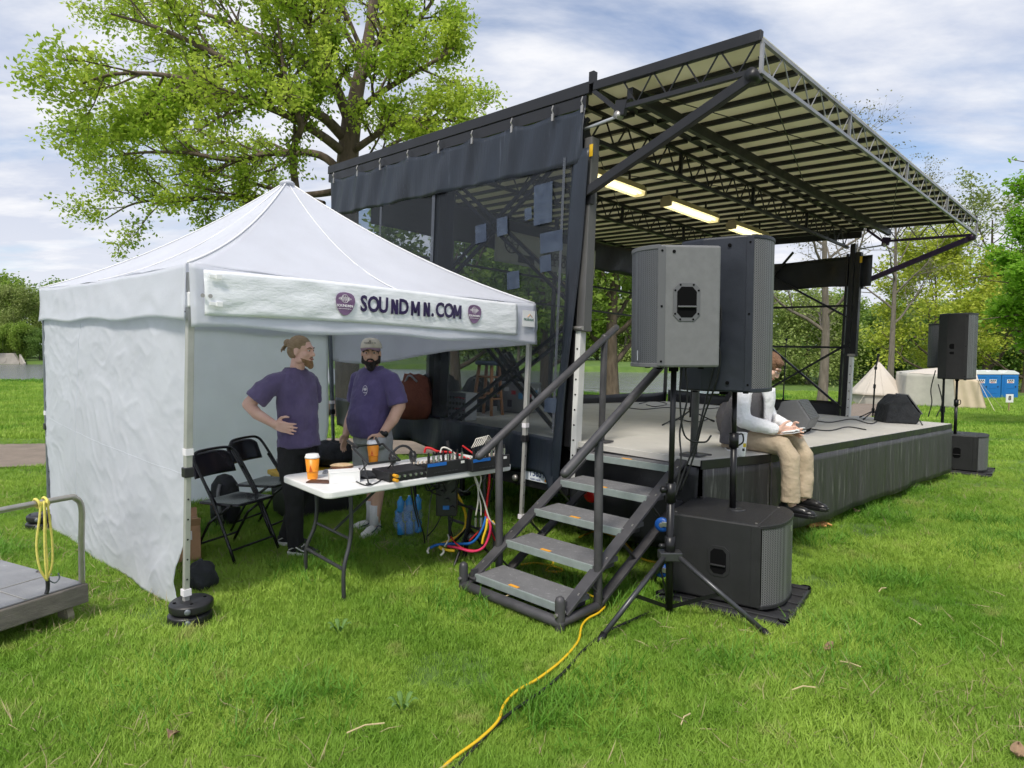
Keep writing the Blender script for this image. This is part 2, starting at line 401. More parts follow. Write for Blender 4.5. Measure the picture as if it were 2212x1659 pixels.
def scatter_grass(name, label, pts, rot, scl, protos, material):
    col = bpy.data.collections.new(name + '_blades')
    for i, (V, F) in enumerate(protos):
        me = bpy.data.meshes.new(name + '_tuft'); me.from_pydata(V, [], F); me.materials.append(M_[material])
        o = bpy.data.objects.new(name + '_tuft', me); col.objects.link(o)
    me = bpy.data.meshes.new(name); me.vertices.add(len(pts)); me.vertices.foreach_set('co', np.asarray(pts, np.float32).ravel())
    a = me.attributes.new('rot', 'FLOAT_VECTOR', 'POINT'); a.data.foreach_set('vector', np.asarray(rot, np.float32).ravel())
    a = me.attributes.new('scl', 'FLOAT', 'POINT'); a.data.foreach_set('value', np.asarray(scl, np.float32))
    o = bpy.data.objects.new(name, me); C.objects.link(o); me.materials.append(M_[material])
    ng = bpy.data.node_groups.new(name, 'GeometryNodeTree')
    ng.interface.new_socket('Geometry', in_out='INPUT', socket_type='NodeSocketGeometry'); ng.interface.new_socket('Geometry', in_out='OUTPUT', socket_type='NodeSocketGeometry')
    nn, lk = ng.nodes, ng.links
    gi, go = nn.new('NodeGroupInput'), nn.new('NodeGroupOutput'); iop = nn.new('GeometryNodeInstanceOnPoints'); ci = nn.new('GeometryNodeCollectionInfo')
    ci.inputs[0].default_value = col; ci.inputs[1].default_value = True; ci.inputs[2].default_value = True
    ra = nn.new('GeometryNodeInputNamedAttribute'); ra.data_type = 'FLOAT_VECTOR'; ra.inputs[0].default_value = 'rot'
    sa = nn.new('GeometryNodeInputNamedAttribute'); sa.data_type = 'FLOAT'; sa.inputs[0].default_value = 'scl'
    lk.new(gi.outputs[0], iop.inputs['Points']); lk.new(ci.outputs[0], iop.inputs['Instance']); iop.inputs['Pick Instance'].default_value = True
    lk.new(ra.outputs[0], iop.inputs['Rotation']); lk.new(sa.outputs[0], iop.inputs['Scale']); lk.new(iop.outputs[0], go.inputs[0])
    md = o.modifiers.new('scatter', 'NODES'); md.node_group = ng
    return tag(o, label, 'grass', kind='stuff')
def grass_points(n, y0, y1, power):
    u = RNG.random(n)
    y = (y0 ** (1 - power) + u * (y1 ** (1 - power) - y0 ** (1 - power))) ** (1 / (1 - power))
    x = (RNG.random(n) * 2 - 1) * (0.82 * y + 0.6)
    d = np.min(np.hypot(x[:, None] - PC[None, :, 0], y[:, None] - PC[None, :, 1]), axis=1) if n < 400000 else 0
    w = 1.16 + 0.16 * np.sin(x * 3.1) * np.sin(x * 1.3 + y)
    keep = (d > w) & (y < bank_near(x) + 1.6)
    bare = np.sin(x * 1.9 + 0.7 * y) * np.sin(y * 2.3 - x) + 0.6 * np.sin(x * 5.1) * np.sin(y * 4.7 + 1)
    keep &= ~((bare > 1.02) & (RNG.random(n) < 0.75))
    dirt = np.hypot((x - 11.8) / 2.2, (y - 15.8) / 0.7) < 1
    keep &= ~(dirt & (RNG.random(n) < 0.85))
    for (bx, by, ang, ha, hb) in ((1.51, 4.36, -.604, .44, .39), (6.99, 10.11, -.70, .44, .40), (-1.95, 3.87, 0, .14, .14), (-4.33, 5.93, 0, .14, .14)):
        c_, s_ = math.cos(ang), math.sin(ang); lx = (x - bx) * c_ + (y - by) * s_; ly = -(x - bx) * s_ + (y - by) * c_; keep &= ~((np.abs(lx) < ha) & (np.abs(ly) < hb))
    x, y = x[keep], y[keep]
    near = np.exp(-((x / 14) ** 2 + ((y - 6) / 12) ** 2))
    z = gz(x, y) + near * (0.018 * np.sin(x * 1.7 + 0.6 * y) * np.sin(y * 1.3 - 0.4 * x) + 0.009 * np.sin(x * 4.3) * np.sin(y * 3.9)) - 0.012
    return x, y, z
x, y, z = grass_points(120000, 2.15, 13, 1.15)
patch = 0.5 + 0.5 * np.sin(x * 2.1 + 1.3 * np.sin(y * 1.7)) * np.sin(y * 2.6 + 0.8 * np.sin(x * 1.1))
rot = np.stack([RNG.normal(0, 0.22, len(x)), RNG.normal(0, 0.22, len(x)), RNG.random(len(x)) * 6.283], -1)
scatter_grass('grass', 'short bright green lawn grass in the foreground', np.stack([x, y, z], -1), rot, (0.62 + 0.5 * patch) * (0.8 + 0.45 * RNG.random(len(x))),
              [blade_tuft(i, 14, 0.042, 0.050, 0.0040, 0.85) for i in range(8)], 'grass')
x, y, z = grass_points(70000, 12, 60, 1.35)
rot = np.stack([RNG.normal(0, 0.15, len(x)), RNG.normal(0, 0.15, len(x)), RNG.random(len(x)) * 6.283], -1)
scatter_grass('far_grass', 'green lawn grass running back towards the river', np.stack([x, y, z], -1), rot, (0.8 + 0.5 * RNG.random(len(x))) * (1 + 0.03 * (y - 12)),
              [blade_tuft(20 + i, 14, 0.13, 0.075, 0.012, 0.6) for i in range(6)], 'grass')
# darker long clumps and dry stalks that break up the mown lawn
n = 5200; cx_, cy_ = RNG.uniform(-5, 5.5, 90), RNG.uniform(2.3, 9.5, 90); k_ = RNG.integers(0, 90, n); x = cx_[k_] + RNG.normal(0, .16, n); y = np.maximum(2.2, cy_[k_] + RNG.normal(0, .12, n)); z = gz(x, y) - .012
scatter_grass('tall_grass', 'darker longer grass clumps scattered over the lawn', np.stack([x, y, z], -1), np.stack([RNG.normal(0, .3, n), RNG.normal(0, .3, n), RNG.random(n) * 6.28], -1), 0.7 + .7 * RNG.random(n), [blade_tuft(60 + i, 9, .04, .085, .0055, 1.0) for i in range(5)], 'grass_tall')
mat('dry_blade', (.42, .36, .20), .9, col2=(.30, .24, .13), vscale=3, world=True)
x, y, z = grass_points(9000, 2.15, 11, 1.2); sel = (np.sin(x * 1.1 + 2) * np.sin(y * 1.4 + x * .5) + RNG.normal(0, .5, len(x))) > .25; x, y, z = x[sel], y[sel], z[sel]; n = len(x)
scatter_grass('dry_grass', 'dry tan blades lying flat among the green lawn', np.stack([x, y, z + .012], -1), np.stack([RNG.normal(0, .5, n), RNG.normal(0, .5, n), RNG.random(n) * 6.28], -1), .6 + .6 * RNG.random(n), [blade_tuft(80 + i, 4, .05, .05, .0035, 2.2) for i in range(4)], 'dry_blade')
# long bank grass along the water's edge
n = 9000; x = RNG.uniform(-45, 30, n); y = bank_near(x) + RNG.normal(0.2, 0.9, n); z = gz(x, y)
scatter_grass('bank_grass', 'tall green grass fringing the river bank', np.stack([x, y, z], -1), np.stack([RNG.normal(0, .15, n), RNG.normal(0, .15, n), RNG.random(n) * 6.28], -1),
              0.7 + 0.9 * RNG.random(n) * (0.5 + 0.5 * np.sin(x * 0.7) * np.sin(x * 0.23 + 1)), [blade_tuft(40 + i, 12, 0.25, 0.20, 0.03, 0.5) for i in range(4)], 'grass_tall')

# ---------------------------------------------------------------- trees
def rand_unit(rng): v = Vector((rng.gauss(0, 1), rng.gauss(0, 1), rng.gauss(0, 1))); return v.normalized()
class Tree:
    def __init__(s, seed): s.r = random.Random(seed); s.mb = MB(); s.tips = []; s.np = np.random.default_rng(seed)
    def branch(s, p, d, length, rad, level, maxl, wander=0.25, up=0.08, kids=(4, 7), spread=0.9, shrink=0.55, tipstep=0.5, seg=6):
        r = s.r; n = max(3, int(length / 0.55)) if level < maxl else 4; n = min(n, 9)
        pts = [Vector(p)]; d = Vector(d).normalized(); rs = [rad]
        for i in range(n):
            d = (d + rand_unit(r) * wander + Vector((0, 0, up))).normalized(); pts.append(pts[-1] + d * (length / n)); rs.append(rad * (1 - 0.78 * (i + 1) / n))
        s.mb.tube(pts, rs, seg=max(3, seg - 1 if level else seg), cap=False)
        s.spawn(pts, rs, level, maxl, wander, up, kids, spread, shrink, tipstep, seg, length)
    def spawn(s, pts, rs, level, maxl, wander, up, kids, spread, shrink, tipstep, seg, length, lo=0.3):
        r = s.r; n = len(pts) - 1
        if level >= maxl:
            for i in range(1, n + 1): s.tips.append(pts[i]); s.tips.append(pts[i] + rand_unit(r) * tipstep * .5)
            return
        for c in range(r.randint(*kids)):
            t = (lo + (1 - lo) * (c + r.random()) / kids[1]) * n; t = min(t, n - 0.01); i = int(t); q = pts[i].lerp(pts[i + 1], t - i)
            ax = (pts[i + 1] - pts[i]).normalized(); side = ax.cross(rand_unit(r)); side = side.normalized() if side.length > 1e-4 else Vector((1, 0, 0))
            dd = (ax * (1.1 - 0.35 * spread) + side * spread).normalized()
            s.branch(q, dd, length * shrink * (0.7 + 0.6 * r.random()) * (1.15 - 0.45 * t / n), max(0.006, rs[i] * 0.55), level + 1, maxl, wander, up, kids, spread, shrink, tipstep, seg)
        s.tips.append(pts[-1])
    def limb(s, pts, r0, r1, maxl=2, length=None, **k):
        P = spline(pts, 5); n = len(P); rs = [r0 + (r1 - r0) * i / (n - 1) for i in range(n)]
        s.mb.tube(P, rs, seg=8, cap=False)
        L = sum((P[i + 1] - P[i]).length for i in range(n - 1))
        a = dict(wander=0.30, up=0.03, kids=(8, 12), spread=.8, shrink=0.34, tipstep=0.5, seg=5, lo=0.18); a.update(k)
        s.spawn(P, rs, 0, maxl, a['wander'], a['up'], a['kids'], a['spread'], a['shrink'], a['tipstep'], a['seg'], length or L, a['lo'])
    def leaves(s, per, rad, size, flat=0.5, droop=0.0):
        T = np.array([tuple(t) for t in s.tips]); g = s.np
        n = len(T) * per; c = np.repeat(T, per, 0) + g.normal(0, rad, (n, 3)) * np.array([1, 1, 0.75]) - np.array([0, 0, droop]) * np.abs(g.normal(0, 1, (n, 1)))
        nrm = g.normal(0, 1, (n, 3)); nrm[:, 2] += np.sign(nrm[:, 2]) * flat; nrm /= np.linalg.norm(nrm, axis=1)[:, None]
        a = np.cross(nrm, g.normal(0, 1, (n, 3))); a /= np.linalg.norm(a, axis=1)[:, None] + 1e-9; b = np.cross(nrm, a)
        sz = size * g.uniform(0.6, 1.35, (n, 1)); fold = nrm * sz * g.uniform(-0.12, 0.25, (n, 1))
        V = np.stack([c - a * sz * 0.5, c - b * sz * 0.30 + fold, c + a * sz * 0.55, c + b * sz * 0.30 + fold], 1).reshape(-1, 3)
        F = np.arange(n * 4).reshape(-1, 4); return V, F
    def make(s, name, label, base, bark, leaf, per, rad, size, flat=0.5, droop=0.0, group=None):
        """limbs are in world coordinates; the tree's own origin is its foot"""
        t = thing(name, label, 'tree', base, group=group); b = Vector(base)
        s.mb.v = [tuple(Vector(v) - b) for v in s.mb.v]
        s.mb.build('trunk', bark, t, smooth=True)
        V, F = s.leaves(per, rad, size, flat, droop); mesh_np('crown', V - np.array(tuple(b)), F, leaf, t)
        return t

def oak():
    t = Tree(5); Y = 17.5
    def P(*a): return [px(u, v, Y + dy) for u, v, dy in a]
    base = on_ground(px(748, 720, Y).x, Y, -0.1)
    trunk = [base, Vector((base.x + 0.02, Y, 2.5))] + P((750, 400, 0), (752, 330, 0), (760, 255, 0))
    t.mb.tube(spline(trunk, 5), [0.34 - 0.004 * i for i in range(21)], seg=12, cap=False)
    for k in range(7):                                      # root flare
        a = k * 0.9; t.mb.tube([base + Vector((0.75 * math.cos(a), 0.75 * math.sin(a), -0.05)), base + Vector((0.4 * math.cos(a), 0.4 * math.sin(a), 0.5))], [0.2, 0.14], seg=6)
    L = t.limb
    L(P((758, 262, 0), (775, 175, .3), (798, 70, .6), (812, -60, 1), (830, -190, 1.5)), 0.216, 0.070, kids=(9, 13))
    L(P((756, 265, 0), (730, 200, -.5), (690, 110, -1), (650, 20, -1.6), (610, -80, -2)), 0.162, 0.049, kids=(10, 14))
    L(P((745, 300, 0), (700, 255, -.9), (640, 225, -1.9), (560, 175, -2.6), (450, 110, -3), (340, 60, -3.2), (240, 30, -3.2)), 0.144, 0.021, kids=(14, 18))
    L(P((742, 330, 0), (690, 290, -1.2), (600, 240, -2.4), (480, 200, -3.2), (370, 165, -3.6), (250, 160, -3.8), (165, 185, -3.9)), 0.126, 0.017, kids=(13, 17), shrink=.30)
    L(P((640, 420, -1), (632, 330, -1.6), (650, 272, -2.2), (625, 200, -2.6), (610, 130, -2.8), (600, 40, -3)), 0.096, 0.028, kids=(9, 12), shrink=.3)
    L(P((745, 380, .3), (690, 335, .6), (600, 330, .6), (500, 345, .3), (400, 330, .2), (300, 330, .2), (235, 340, .2)), 0.120, 0.017, kids=(14, 18), shrink=.30)
    L(P((742, 410, .4), (680, 420, 1), (580, 425, 1.2), (470, 428, 1.2), (380, 430, 1), (290, 440, .8), (225, 475, .7)), 0.108, 0.014, kids=(13, 16), shrink=.28, up=0.02)
    L(P((700, 440, .6), (560, 400, 1.6), (440, 372, 2), (330, 385, 2)), 0.072, 0.014, kids=(10, 13), shrink=.32)
    L(P((452, 428, 1.2), (430, 450, 1), (425, 470, .9)), 0.018, 0.007, maxl=1, kids=(3, 4))
    L(P((757, 330, 0), (800, 300, -.6), (860, 262, -1), (930, 258, -1.2), (1010, 265, -1.2)), 0.102, 0.021, kids=(11, 14), shrink=.3)
    L(P((765, 250, 0), (815, 205, -.6), (880, 165, -1), (950, 125, -1.2), (985, 100, -1.2)), 0.096, 0.021, kids=(11, 14), shrink=.34)
    L(P((780, 170, .3), (830, 120, -.2), (890, 60, -.6), (935, 0, -.8), (960, -60, -1)), 0.090, 0.021, kids=(10, 13), shrink=.34)
    L(P((752, 380, 0), (800, 345, .8), (870, 300, 1.5), (950, 290, 2), (1030, 250, 2)), 0.084, 0.014, kids=(11, 14), shrink=.34)
    L(P((720, 180, -.6), (620, 110, .5), (500, 50, 1.2), (370, 10, 1.6), (270, -20, 1.8)), 0.102, 0.021, kids=(13, 16), shrink=.32)
    L(P((700, 130, -1), (640, 30, -2.6), (560, -50, -3), (440, -110, -3.4)), 0.090, 0.021, kids=(11, 14), shrink=.3)
    L(P((420, 160, -3.4), (330, 235, -3.6), (260, 300, -3.7)), 0.036, 0.007, maxl=2, kids=(7, 9), shrink=.30)
    return t.make('oak_tree', 'large spreading oak with fresh yellow green leaves behind the white tent', base, M_['bark'], 'leaf_oak', 3, 0.11, 0.11, 0.3)
oak()

def round_tree(seed, base, h, crown, trunk_r, bark, leaf, per, rad, size, name, label, group=None, levels=2, kids=(5, 8), clear=0.3, spread=0.9, droop=0.0, lean=0.0, flat=.5):
    t = Tree(seed); b = Vector(base); r = t.r
    top = b + Vector((lean, 0, h * 0.82)); pts = [b + Vector((0, 0, -0.15)), b.lerp(top, 0.3) + Vector((r.uniform(-.1, .1), 0, 0)), b.lerp(top, 0.65) + Vector((r.uniform(-.3, .3), r.uniform(-.3, .3), 0)), top]
    P = spline(pts, 5); n = len(P); rs = [trunk_r * (1.25 if i == 0 else 1 - 0.85 * i / (n - 1)) for i in range(n)]
    t.mb.tube(P, rs, seg=8, cap=False)
    nk = 9 if levels < 3 else 11
    for c in range(nk):
        f = clear + (1 - clear) * c / nk; i = min(n - 2, int(f * (n - 1))); a = c * 2.4 + r.random()
        prof = math.sin(math.pi * min(1, 0.22 + 0.72 * (f - clear) / (1 - clear)))
        d = Vector((math.cos(a), math.sin(a), 0.45 + 0.6 * f)); t.branch(P[i], d, crown * (0.55 + 0.55 * prof), rs[i] * 0.55, 1, levels, 0.22, 0.06 - droop * 0.2, kids, spread, 0.5, seg=6)
    return t.make(name, label, b, M_[bark], leaf, per, rad, size, flat, droop, group)

# trees seen through and beside the stage, nearest first
g = on_ground(px(1322, 868, 30).x, 30)
round_tree(21, g, 12.5, 4.2, 0.36, 'bark', 'leaf_mid', 5, 0.30, 0.26, 'shade_tree', 'thick trunked leafy tree by the river, seen past the stair rail', levels=3, kids=(4, 5), clear=0.22)
g = on_ground(px(985, 860, 27).x, 27)
round_tree(28, g, 9.5, 3.6, 0.26, 'bark', 'leaf_mid', 5, 0.30, 0.26, 'shade_tree', 'leafy tree behind the stage, seen through the mesh curtain', levels=3, kids=(4, 5), clear=0.25)
g = on_ground(px(1175, 860, 31).x, 31)
round_tree(29, g, 10.5, 3.8, 0.26, 'bark', 'leaf_mid', 5, 0.30, 0.26, 'shade_tree', 'second leafy tree behind the mesh, close to the stage post', levels=3, kids=(4, 5), clear=0.25)
g = on_ground(px(1775, 868, 33).x, 33)
round_tree(22, g, 15, 5.2, 0.27, 'bark_grey', 'leaf_bud', 1, 0.10, 0.12, 'budding_tree', 'slim grey trunk with nearly bare branches beyond the stage end', levels=3, kids=(5, 6), clear=0.3)
g = on_ground(px(1925, 700, 46).x, 46)
round_tree(23, g, 17.5, 5.0, 0.25, 'bark_grey', 'leaf_bud', 1, 0.1, 0.12, 'budding_tree', 'almost bare treetop rising above the far roof edge', levels=3, kids=(5, 6), clear=0.45)
g = on_ground(px(2010, 800, 62).x, 62)
round_tree(24, g, 14.5, 6.2, 0.3, 'bark', 'leaf_yellow', 6, 0.45, 0.34, 'young_tree', 'yellow green spring tree behind the canvas tents', levels=3, kids=(4, 6), clear=0.12)
g = on_ground(px(2130, 800, 70).x, 70)
round_tree(25, g, 22, 9.0, 0.42, 'bark', 'leaf_pale', 3, 0.5, 0.32, 'large_tree', 'tall pale leaved tree towering over the blue toilets', levels=3, kids=(6, 7), clear=0.15)
g = on_ground(px(2215, 800, 66).x, 66)
round_tree(26, g, 15, 6.4, 0.34, 'bark', 'leaf_yellow', 5, 0.5, 0.34, 'large_tree', 'broad yellow green tree at the edge behind the blue toilets', levels=3, kids=(5, 6), clear=0.1)
# near maple at the right edge: only its reaching boughs come into view
def maple():
    t = Tree(31); Y = 20
    base = on_ground(px(2560, 800, Y).x, Y, -.1); tr = [base, base + Vector((0, 0, 3)), base + Vector((-.1, 0, 7)), base + Vector((0, .2, 12))]
    t.mb.tube(spline(tr, 5), [.34 - .015 * i for i in range(16)], seg=10, cap=False)
    def P(*a): return [px(u, v, Y + dy) for u, v, dy in a]
    b0 = base + Vector((0, 0, 4.5))
    for i, (u, v) in enumerate([(2135, 605), (2120, 690), (2150, 705), (2095, 600), (2165, 530), (2180, 640), (2200, 480)]):
        e = px(u, v, Y - 0.5 + 0.4 * i); s0 = base + Vector((0, 0, 2.6 + 0.5 * (i % 4)))
        t.limb([s0, s0.lerp(e, .35) + Vector((0, 0, .5)), s0.lerp(e, .7) + Vector((0, 0, .35)), e], .08, .012, kids=(9, 12), shrink=.2, up=.0, spread=.85)
    for (u, v) in [(2185, 345), (2180, 400), (2175, 425)]:
        e = px(u, v, Y); s0 = base + Vector((0, 0, 6.5)); t.limb([s0, s0.lerp(e, .5) + Vector((0, 0, .4)), e], .06, .01, kids=(4, 6), shrink=.12, up=0)
    return t.make('maple_tree', 'bright green boughs reaching in at the right edge', base, M_['bark'], 'leaf_bright', 6, .17, .15, .8)
maple()

def woodland():
    g = np.random.default_rng(77); cl = []
    for k in range(230):
        a = g.uniform(-0.86, 0.86); d_ = g.uniform(150, 190); x_ = d_ * math.tan(a) if abs(a) < .8 else d_ * a; h_ = g.uniform(7, 13.5)
        if -.12 > a > -.52: continue
        n_ = 260; t_ = g.random((n_, 3)); u_ = g.normal(0, 1, (n_, 3)); u_ /= np.linalg.norm(u_, axis=1)[:, None]
        c_ = np.array([x_, d_, float(gz(x_, d_)) + h_ * .52]) + u_ * np.array([h_ * .48, h_ * .4, h_ * .52]) * (t_[:, :1] ** .33); cl.append(c_)
    c = np.concatenate(cl); n_ = len(c); nrm = g.normal(0, 1, (n_, 3)); nrm /= np.linalg.norm(nrm, axis=1)[:, None]; a_ = np.cross(nrm, g.normal(0, 1, (n_, 3))); a_ /= np.linalg.norm(a_, axis=1)[:, None]; b_ = np.cross(nrm, a_); sz = g.uniform(.5, 1.1, (n_, 1))
    V = np.stack([c - a_ * sz * .6, c - b_ * sz * .4, c + a_ * sz * .6, c + b_ * sz * .4], 1).reshape(-1, 3)
    tag(mesh_np('woodland', V, np.arange(n_ * 4).reshape(-1, 4), 'leaf_deep'), 'distant green wood closing the view beyond the river', 'woodland', kind='stuff')
woodland()
# far treeline: a few kinds, copied with their own size and turn
proto = {}
def far_kind(key, seed, h, crown, leaf, per, rad, size, clear, droop=0.0):
    o = round_tree(seed, (0, 0, 0), h, crown, 0.22, 'bark_grey', leaf, per, rad, size, 'far_tree', 'x', levels=2, kids=(6, 8), clear=clear, droop=droop)
    proto[key] = o
far_kind('round', 41, 13, 5.0, 'leaf_mid', 26, 0.75, 0.42, 0.10)
far_kind('deep', 42, 12, 5.2, 'leaf_deep', 26, 0.8, 0.42, 0.06)
far_kind('pale', 43, 14, 5.0, 'leaf_pale', 18, 0.7, 0.36, 0.15)
far_kind('willow', 44, 12, 5.0, 'leaf_willow', 24, 0.8, 0.34, 0.12, 0.5)
used = set()
def far_tree(key, u, y, s, label, rz=0.0, sz=1.0):
    o = proto[key]
    if key in used: o = copy_tree(o)
    used.add(key); p = on_ground(px(u, 760, y).x, y, -0.2)
    o.location = p; o.rotation_euler = (0, 0, rz); o.scale = (s, s, s * sz); tag(o, label, 'tree', 'far trees along the river')
FT = [('round', -30, 128, 1.45, 'rounded green tree above the concrete culvert at the far left'), ('pale', 30, 122, .95, 'feathery pale tree behind the culvert across the river'),
      ('deep', 62, 136, 1.35, 'dark green tree left of the white tent across the river'), ('round', 150, 132, 1.25, 'bushy green treetop just above the tent roof edge'),
      ('round', 40, 114, .5, 'small fresh green sapling on the far bank'), ('round', 8, 113, .42, 'low green bush beside the concrete culvert'), ('deep', 85, 115, .5, 'dark low shrub on the far bank by the tent edge'),
      ('willow', 1010, 100, 1.1, 'willowy tree across the river seen through the left of the mesh curtain'), ('deep', 1060, 104, 1.3, 'dark far tree seen through the middle of the mesh curtain'),
      ('round', 1120, 100, 1.2, 'green far tree seen through the mesh beside the tent pole'), ('deep', 1180, 106, 1.3, 'dark far tree seen through the mesh near the stage post'),
      ('pale', 1240, 102, 1.25, 'pale far tree right behind the stage post'), ('round', 1290, 104, 1.1, 'green far tree left of the thick riverside trunk'),
      ('willow', 1350, 100, 1.05, 'pale willowy tree right of the thick riverside trunk'), ('deep', 1400, 108, 1.2, 'dark far tree behind the grey loudspeaker edge'),
      ('willow', 1690, 84, 1.15, 'willowy tree behind the seated man across the water'), ('willow', 1745, 80, 1.05, 'pale green willow left of the slim grey trunk'),
      ('round', 1810, 88, .85, 'green tree beside the stage end column'), ('deep', 1845, 92, .8, 'dark tree just right of the stage end column'), ('round', 1880, 96, .85, 'rounded green tree above the cone tent'),
      ('deep', 1915, 90, .85, 'dark green tree right of the cone tent peak'), ('round', 1960, 98, .9, 'green tree between cone tent and wall tent'), ('deep', 2010, 94, .85, 'dark tree behind the canvas wall tent'),
      ('round', 2070, 98, 1.0, 'green tree behind the far black loudspeaker'), ('deep', 2140, 90, 1.0, 'dark tree behind the blue toilets'), ('deep', 2205, 88, 1.1, 'dark tree right of the blue toilets')]
for i, (k, u, yy, s_, lab) in enumerate(FT): far_tree(k, u, yy, s_, lab, rz=i * 1.3, sz=0.9 + 0.2 * ((i * 37) % 10) / 10)
# ---------------------------------------------------------------- stage materials
mat('deck', (0.47, 0.455, 0.42), 0.75, col2=(0.57, 0.55, 0.51), vscale=1.7, bump=0.15, bscale=160, wear=((0.36, 0.345, 0.315), 2.6, 0.60, (1, 0.5, 1)))
mat('black_steel', (0.008, 0.008, 0.0095), 0.42, var=0.35, vscale=6, rvar=0.12, spec=0.5, wear=((0.05, 0.048, 0.045), 9, 0.70))
mat('lens_tint_steel', (0.045, 0.022, 0.07), 0.42, var=0.3, vscale=6, rvar=0.1)  # black steel with the violet lens fringe put into its colour
mat('dark_gap', (0.004, 0.004, 0.0045), 0.9, spec=0.1)
mat('post_white', (0.72, 0.72, 0.70), 0.5, var=0.08, vscale=7, wear=((0.25, 0.22, 0.19), 12, 0.66))
mat('post_grey', (0.085, 0.083, 0.082), 0.5, 0.2, col2=(0.15, 0.147, 0.143), vscale=5, vstretch=(1, 1, .25), rvar=0.1)
mat('roof_cream', (0.72, 0.69, 0.53), 0.6, col2=(0.80, 0.775, 0.62), vscale=1.5, wear=((0.42, 0.39, 0.26), 3.2, 0.63), coords='Object')
translucent('roof_cream', 0.32)
mat('truss_grey', (0.30, 0.30, 0.30), 0.4, 0.6, var=0.2, vscale=6)
mat('aluminium', (0.55, 0.56, 0.57), 0.38, 0.85, var=0.15, vscale=7, rvar=0.12)
mat('vinyl_navy', (0.011, 0.016, 0.025), 0.36, var=0.5, vscale=3, vstretch=(1, 1, .35), bump=0.25, bscale=7, bstretch=(4, 4, .6), wear=((0.055, 0.065, 0.085), 3.5, 0.60, (3, 3, .22)), rvar=0.1)
mat('vinyl_black', (0.009, 0.0095, 0.012), 0.4, var=0.4, vscale=4, bump=0.3, bscale=9, rvar=0.12)
mat('skirt', (0.022, 0.021, 0.022), 0.5, col2=(0.052, 0.049, 0.048), vscale=3.0, vstretch=(1, 3.2, .35), bump=0.25, bscale=5, bstretch=(1, 3, .5), wear=((0.22, 0.215, 0.20), 3.0, 0.57, (1, 8, .45)), rvar=0.1)
mat('mesh_screen', (0.010, 0.013, 0.017), 0.4); see_through('mesh_screen', 0.41, (0.80, 0.86, 0.92))
mat('mesh_patch', (0.028, 0.042, 0.075), 0.4, col2=(0.07, 0.095, 0.14), vscale=9); see_through('mesh_patch', 0.30)
mat('clear_seam', (0.09, 0.10, 0.12), 0.25); see_through('clear_seam', 0.40)
mat('paint_white', (0.80, 0.80, 0.79), 0.45, var=0.05)
mat('plate_white', (0.72, 0.77, 0.82), 0.35, var=0.06, vscale=20)
mat('ink_blue', (0.02, 0.045, 0.20), 0.5); mat('ink_dark', (0.02, 0.02, 0.025), 0.6)
mat('yellow_sign', (0.75, 0.46, 0.02), 0.45, var=0.1); mat('orange_tape', (0.80, 0.36, 0.03), 0.6, var=0.1, vscale=30)
mat('red_lens', (0.55, 0.012, 0.014), 0.15, spec=0.7); mat('banner_grey', (0.50, 0.49, 0.46), 0.6, var=0.08, vscale=4)
mat('lamp_lens', (0.9, 0.88, 0.72), 0.4, emit=((1.0, 0.86, 0.46), 0.30)); mat('lamp_tube', (1, 1, 0.9), 0.3, emit=((1.0, 0.92, 0.60), 2.2)); mat('lamp_housing', (0.42, 0.34, 0.20), 0.5)
see_through('lamp_lens', 0.35, (1, .97, .85))
mat('tread_top', (0.15, 0.15, 0.157), 0.85, col2=(0.20, 0.20, 0.207), vscale=5, bump=0.5, bscale=260, wear=((0.30, 0.30, 0.30), 30, 0.56))
mat('tread_edge', (0.34, 0.39, 0.38), 0.45, 0.35, var=0.12, vscale=12)
mat('step_steel', (0.055, 0.054, 0.059), 0.5, 0.3, col2=(0.095, 0.092, 0.098), vscale=6, rvar=0.12, wear=((0.30, 0.29, 0.30), 8, 0.66))
mat('bolt', (0.42, 0.40, 0.37), 0.4, 0.8)
mat('wood_shim', (0.42, 0.31, 0.20), 0.8, var=0.2, vscale=10, vstretch=(1, 6, 1))

# ---------------------------------------------------------------- mobile stage; its frame: x to the front, y along the stage to the far end, z up
SD = Vector((0.70011814, -0.71387149, -0.01490223)); SLv = Vector((0.71290038, 0.70003316, -0.04155265)); SN = SD.cross(SLv).normalized()
SO = Vector((0.55782, 5.56185, 0.85169))
STM = Matrix(((SD.x, SLv.x, SN.x, SO.x), (SD.y, SLv.y, SN.y, SO.y), (SD.z, SLv.z, SN.z, SO.z), (0, 0, 0, 1)))
STI = STM.inverted()
def S(a, b, h): return STM @ Vector((a, b, h))
def on_stage(u, v, h=0.0):                      # stage coordinates of the deck point seen at (u, v)
    o = STI @ Vector((0, 0, CAMH)); r = STI.to_3x3() @ _ray(u, v); return o + r * ((h - o.z) / r.z)
def on_side(u, v, yy):                          # ... on the plane y = yy
    o = STI @ Vector((0, 0, CAMH)); r = STI.to_3x3() @ _ray(u, v); return o + r * ((yy - o.y) / r.y)
def on_rear(u, v, xx):
    o = STI @ Vector((0, 0, CAMH)); r = STI.to_3x3() @ _ray(u, v); return o + r * ((xx - o.x) / r.x)
LL, EY = 6.64, 6.70
st = thing('mobile_stage', 'open mobile stage trailer with black steel roof and grey deck', 'stage', matrix=STM)
MB().prism([(-3.3, 0.0), (-2.055, 0.0), (-2.055, 6.68), (-3.3, 6.68)], -0.05, 0).build('rear_deck', 'deck', st, bevel=.004)
MB().prism([(-2.05, 0.0), (-0.003, 0.0), (-0.003, 6.68), (-2.05, 6.68)], -0.05, 0).build('centre_deck', 'deck', st, bevel=.004)
MB().prism([(0.003, 0.0), (1.166, 0.0), (1.293, 0.86), (1.293, 6.99), (0.003, 6.99)], -0.05, 0).build('front_deck', 'deck', st, bevel=.004)
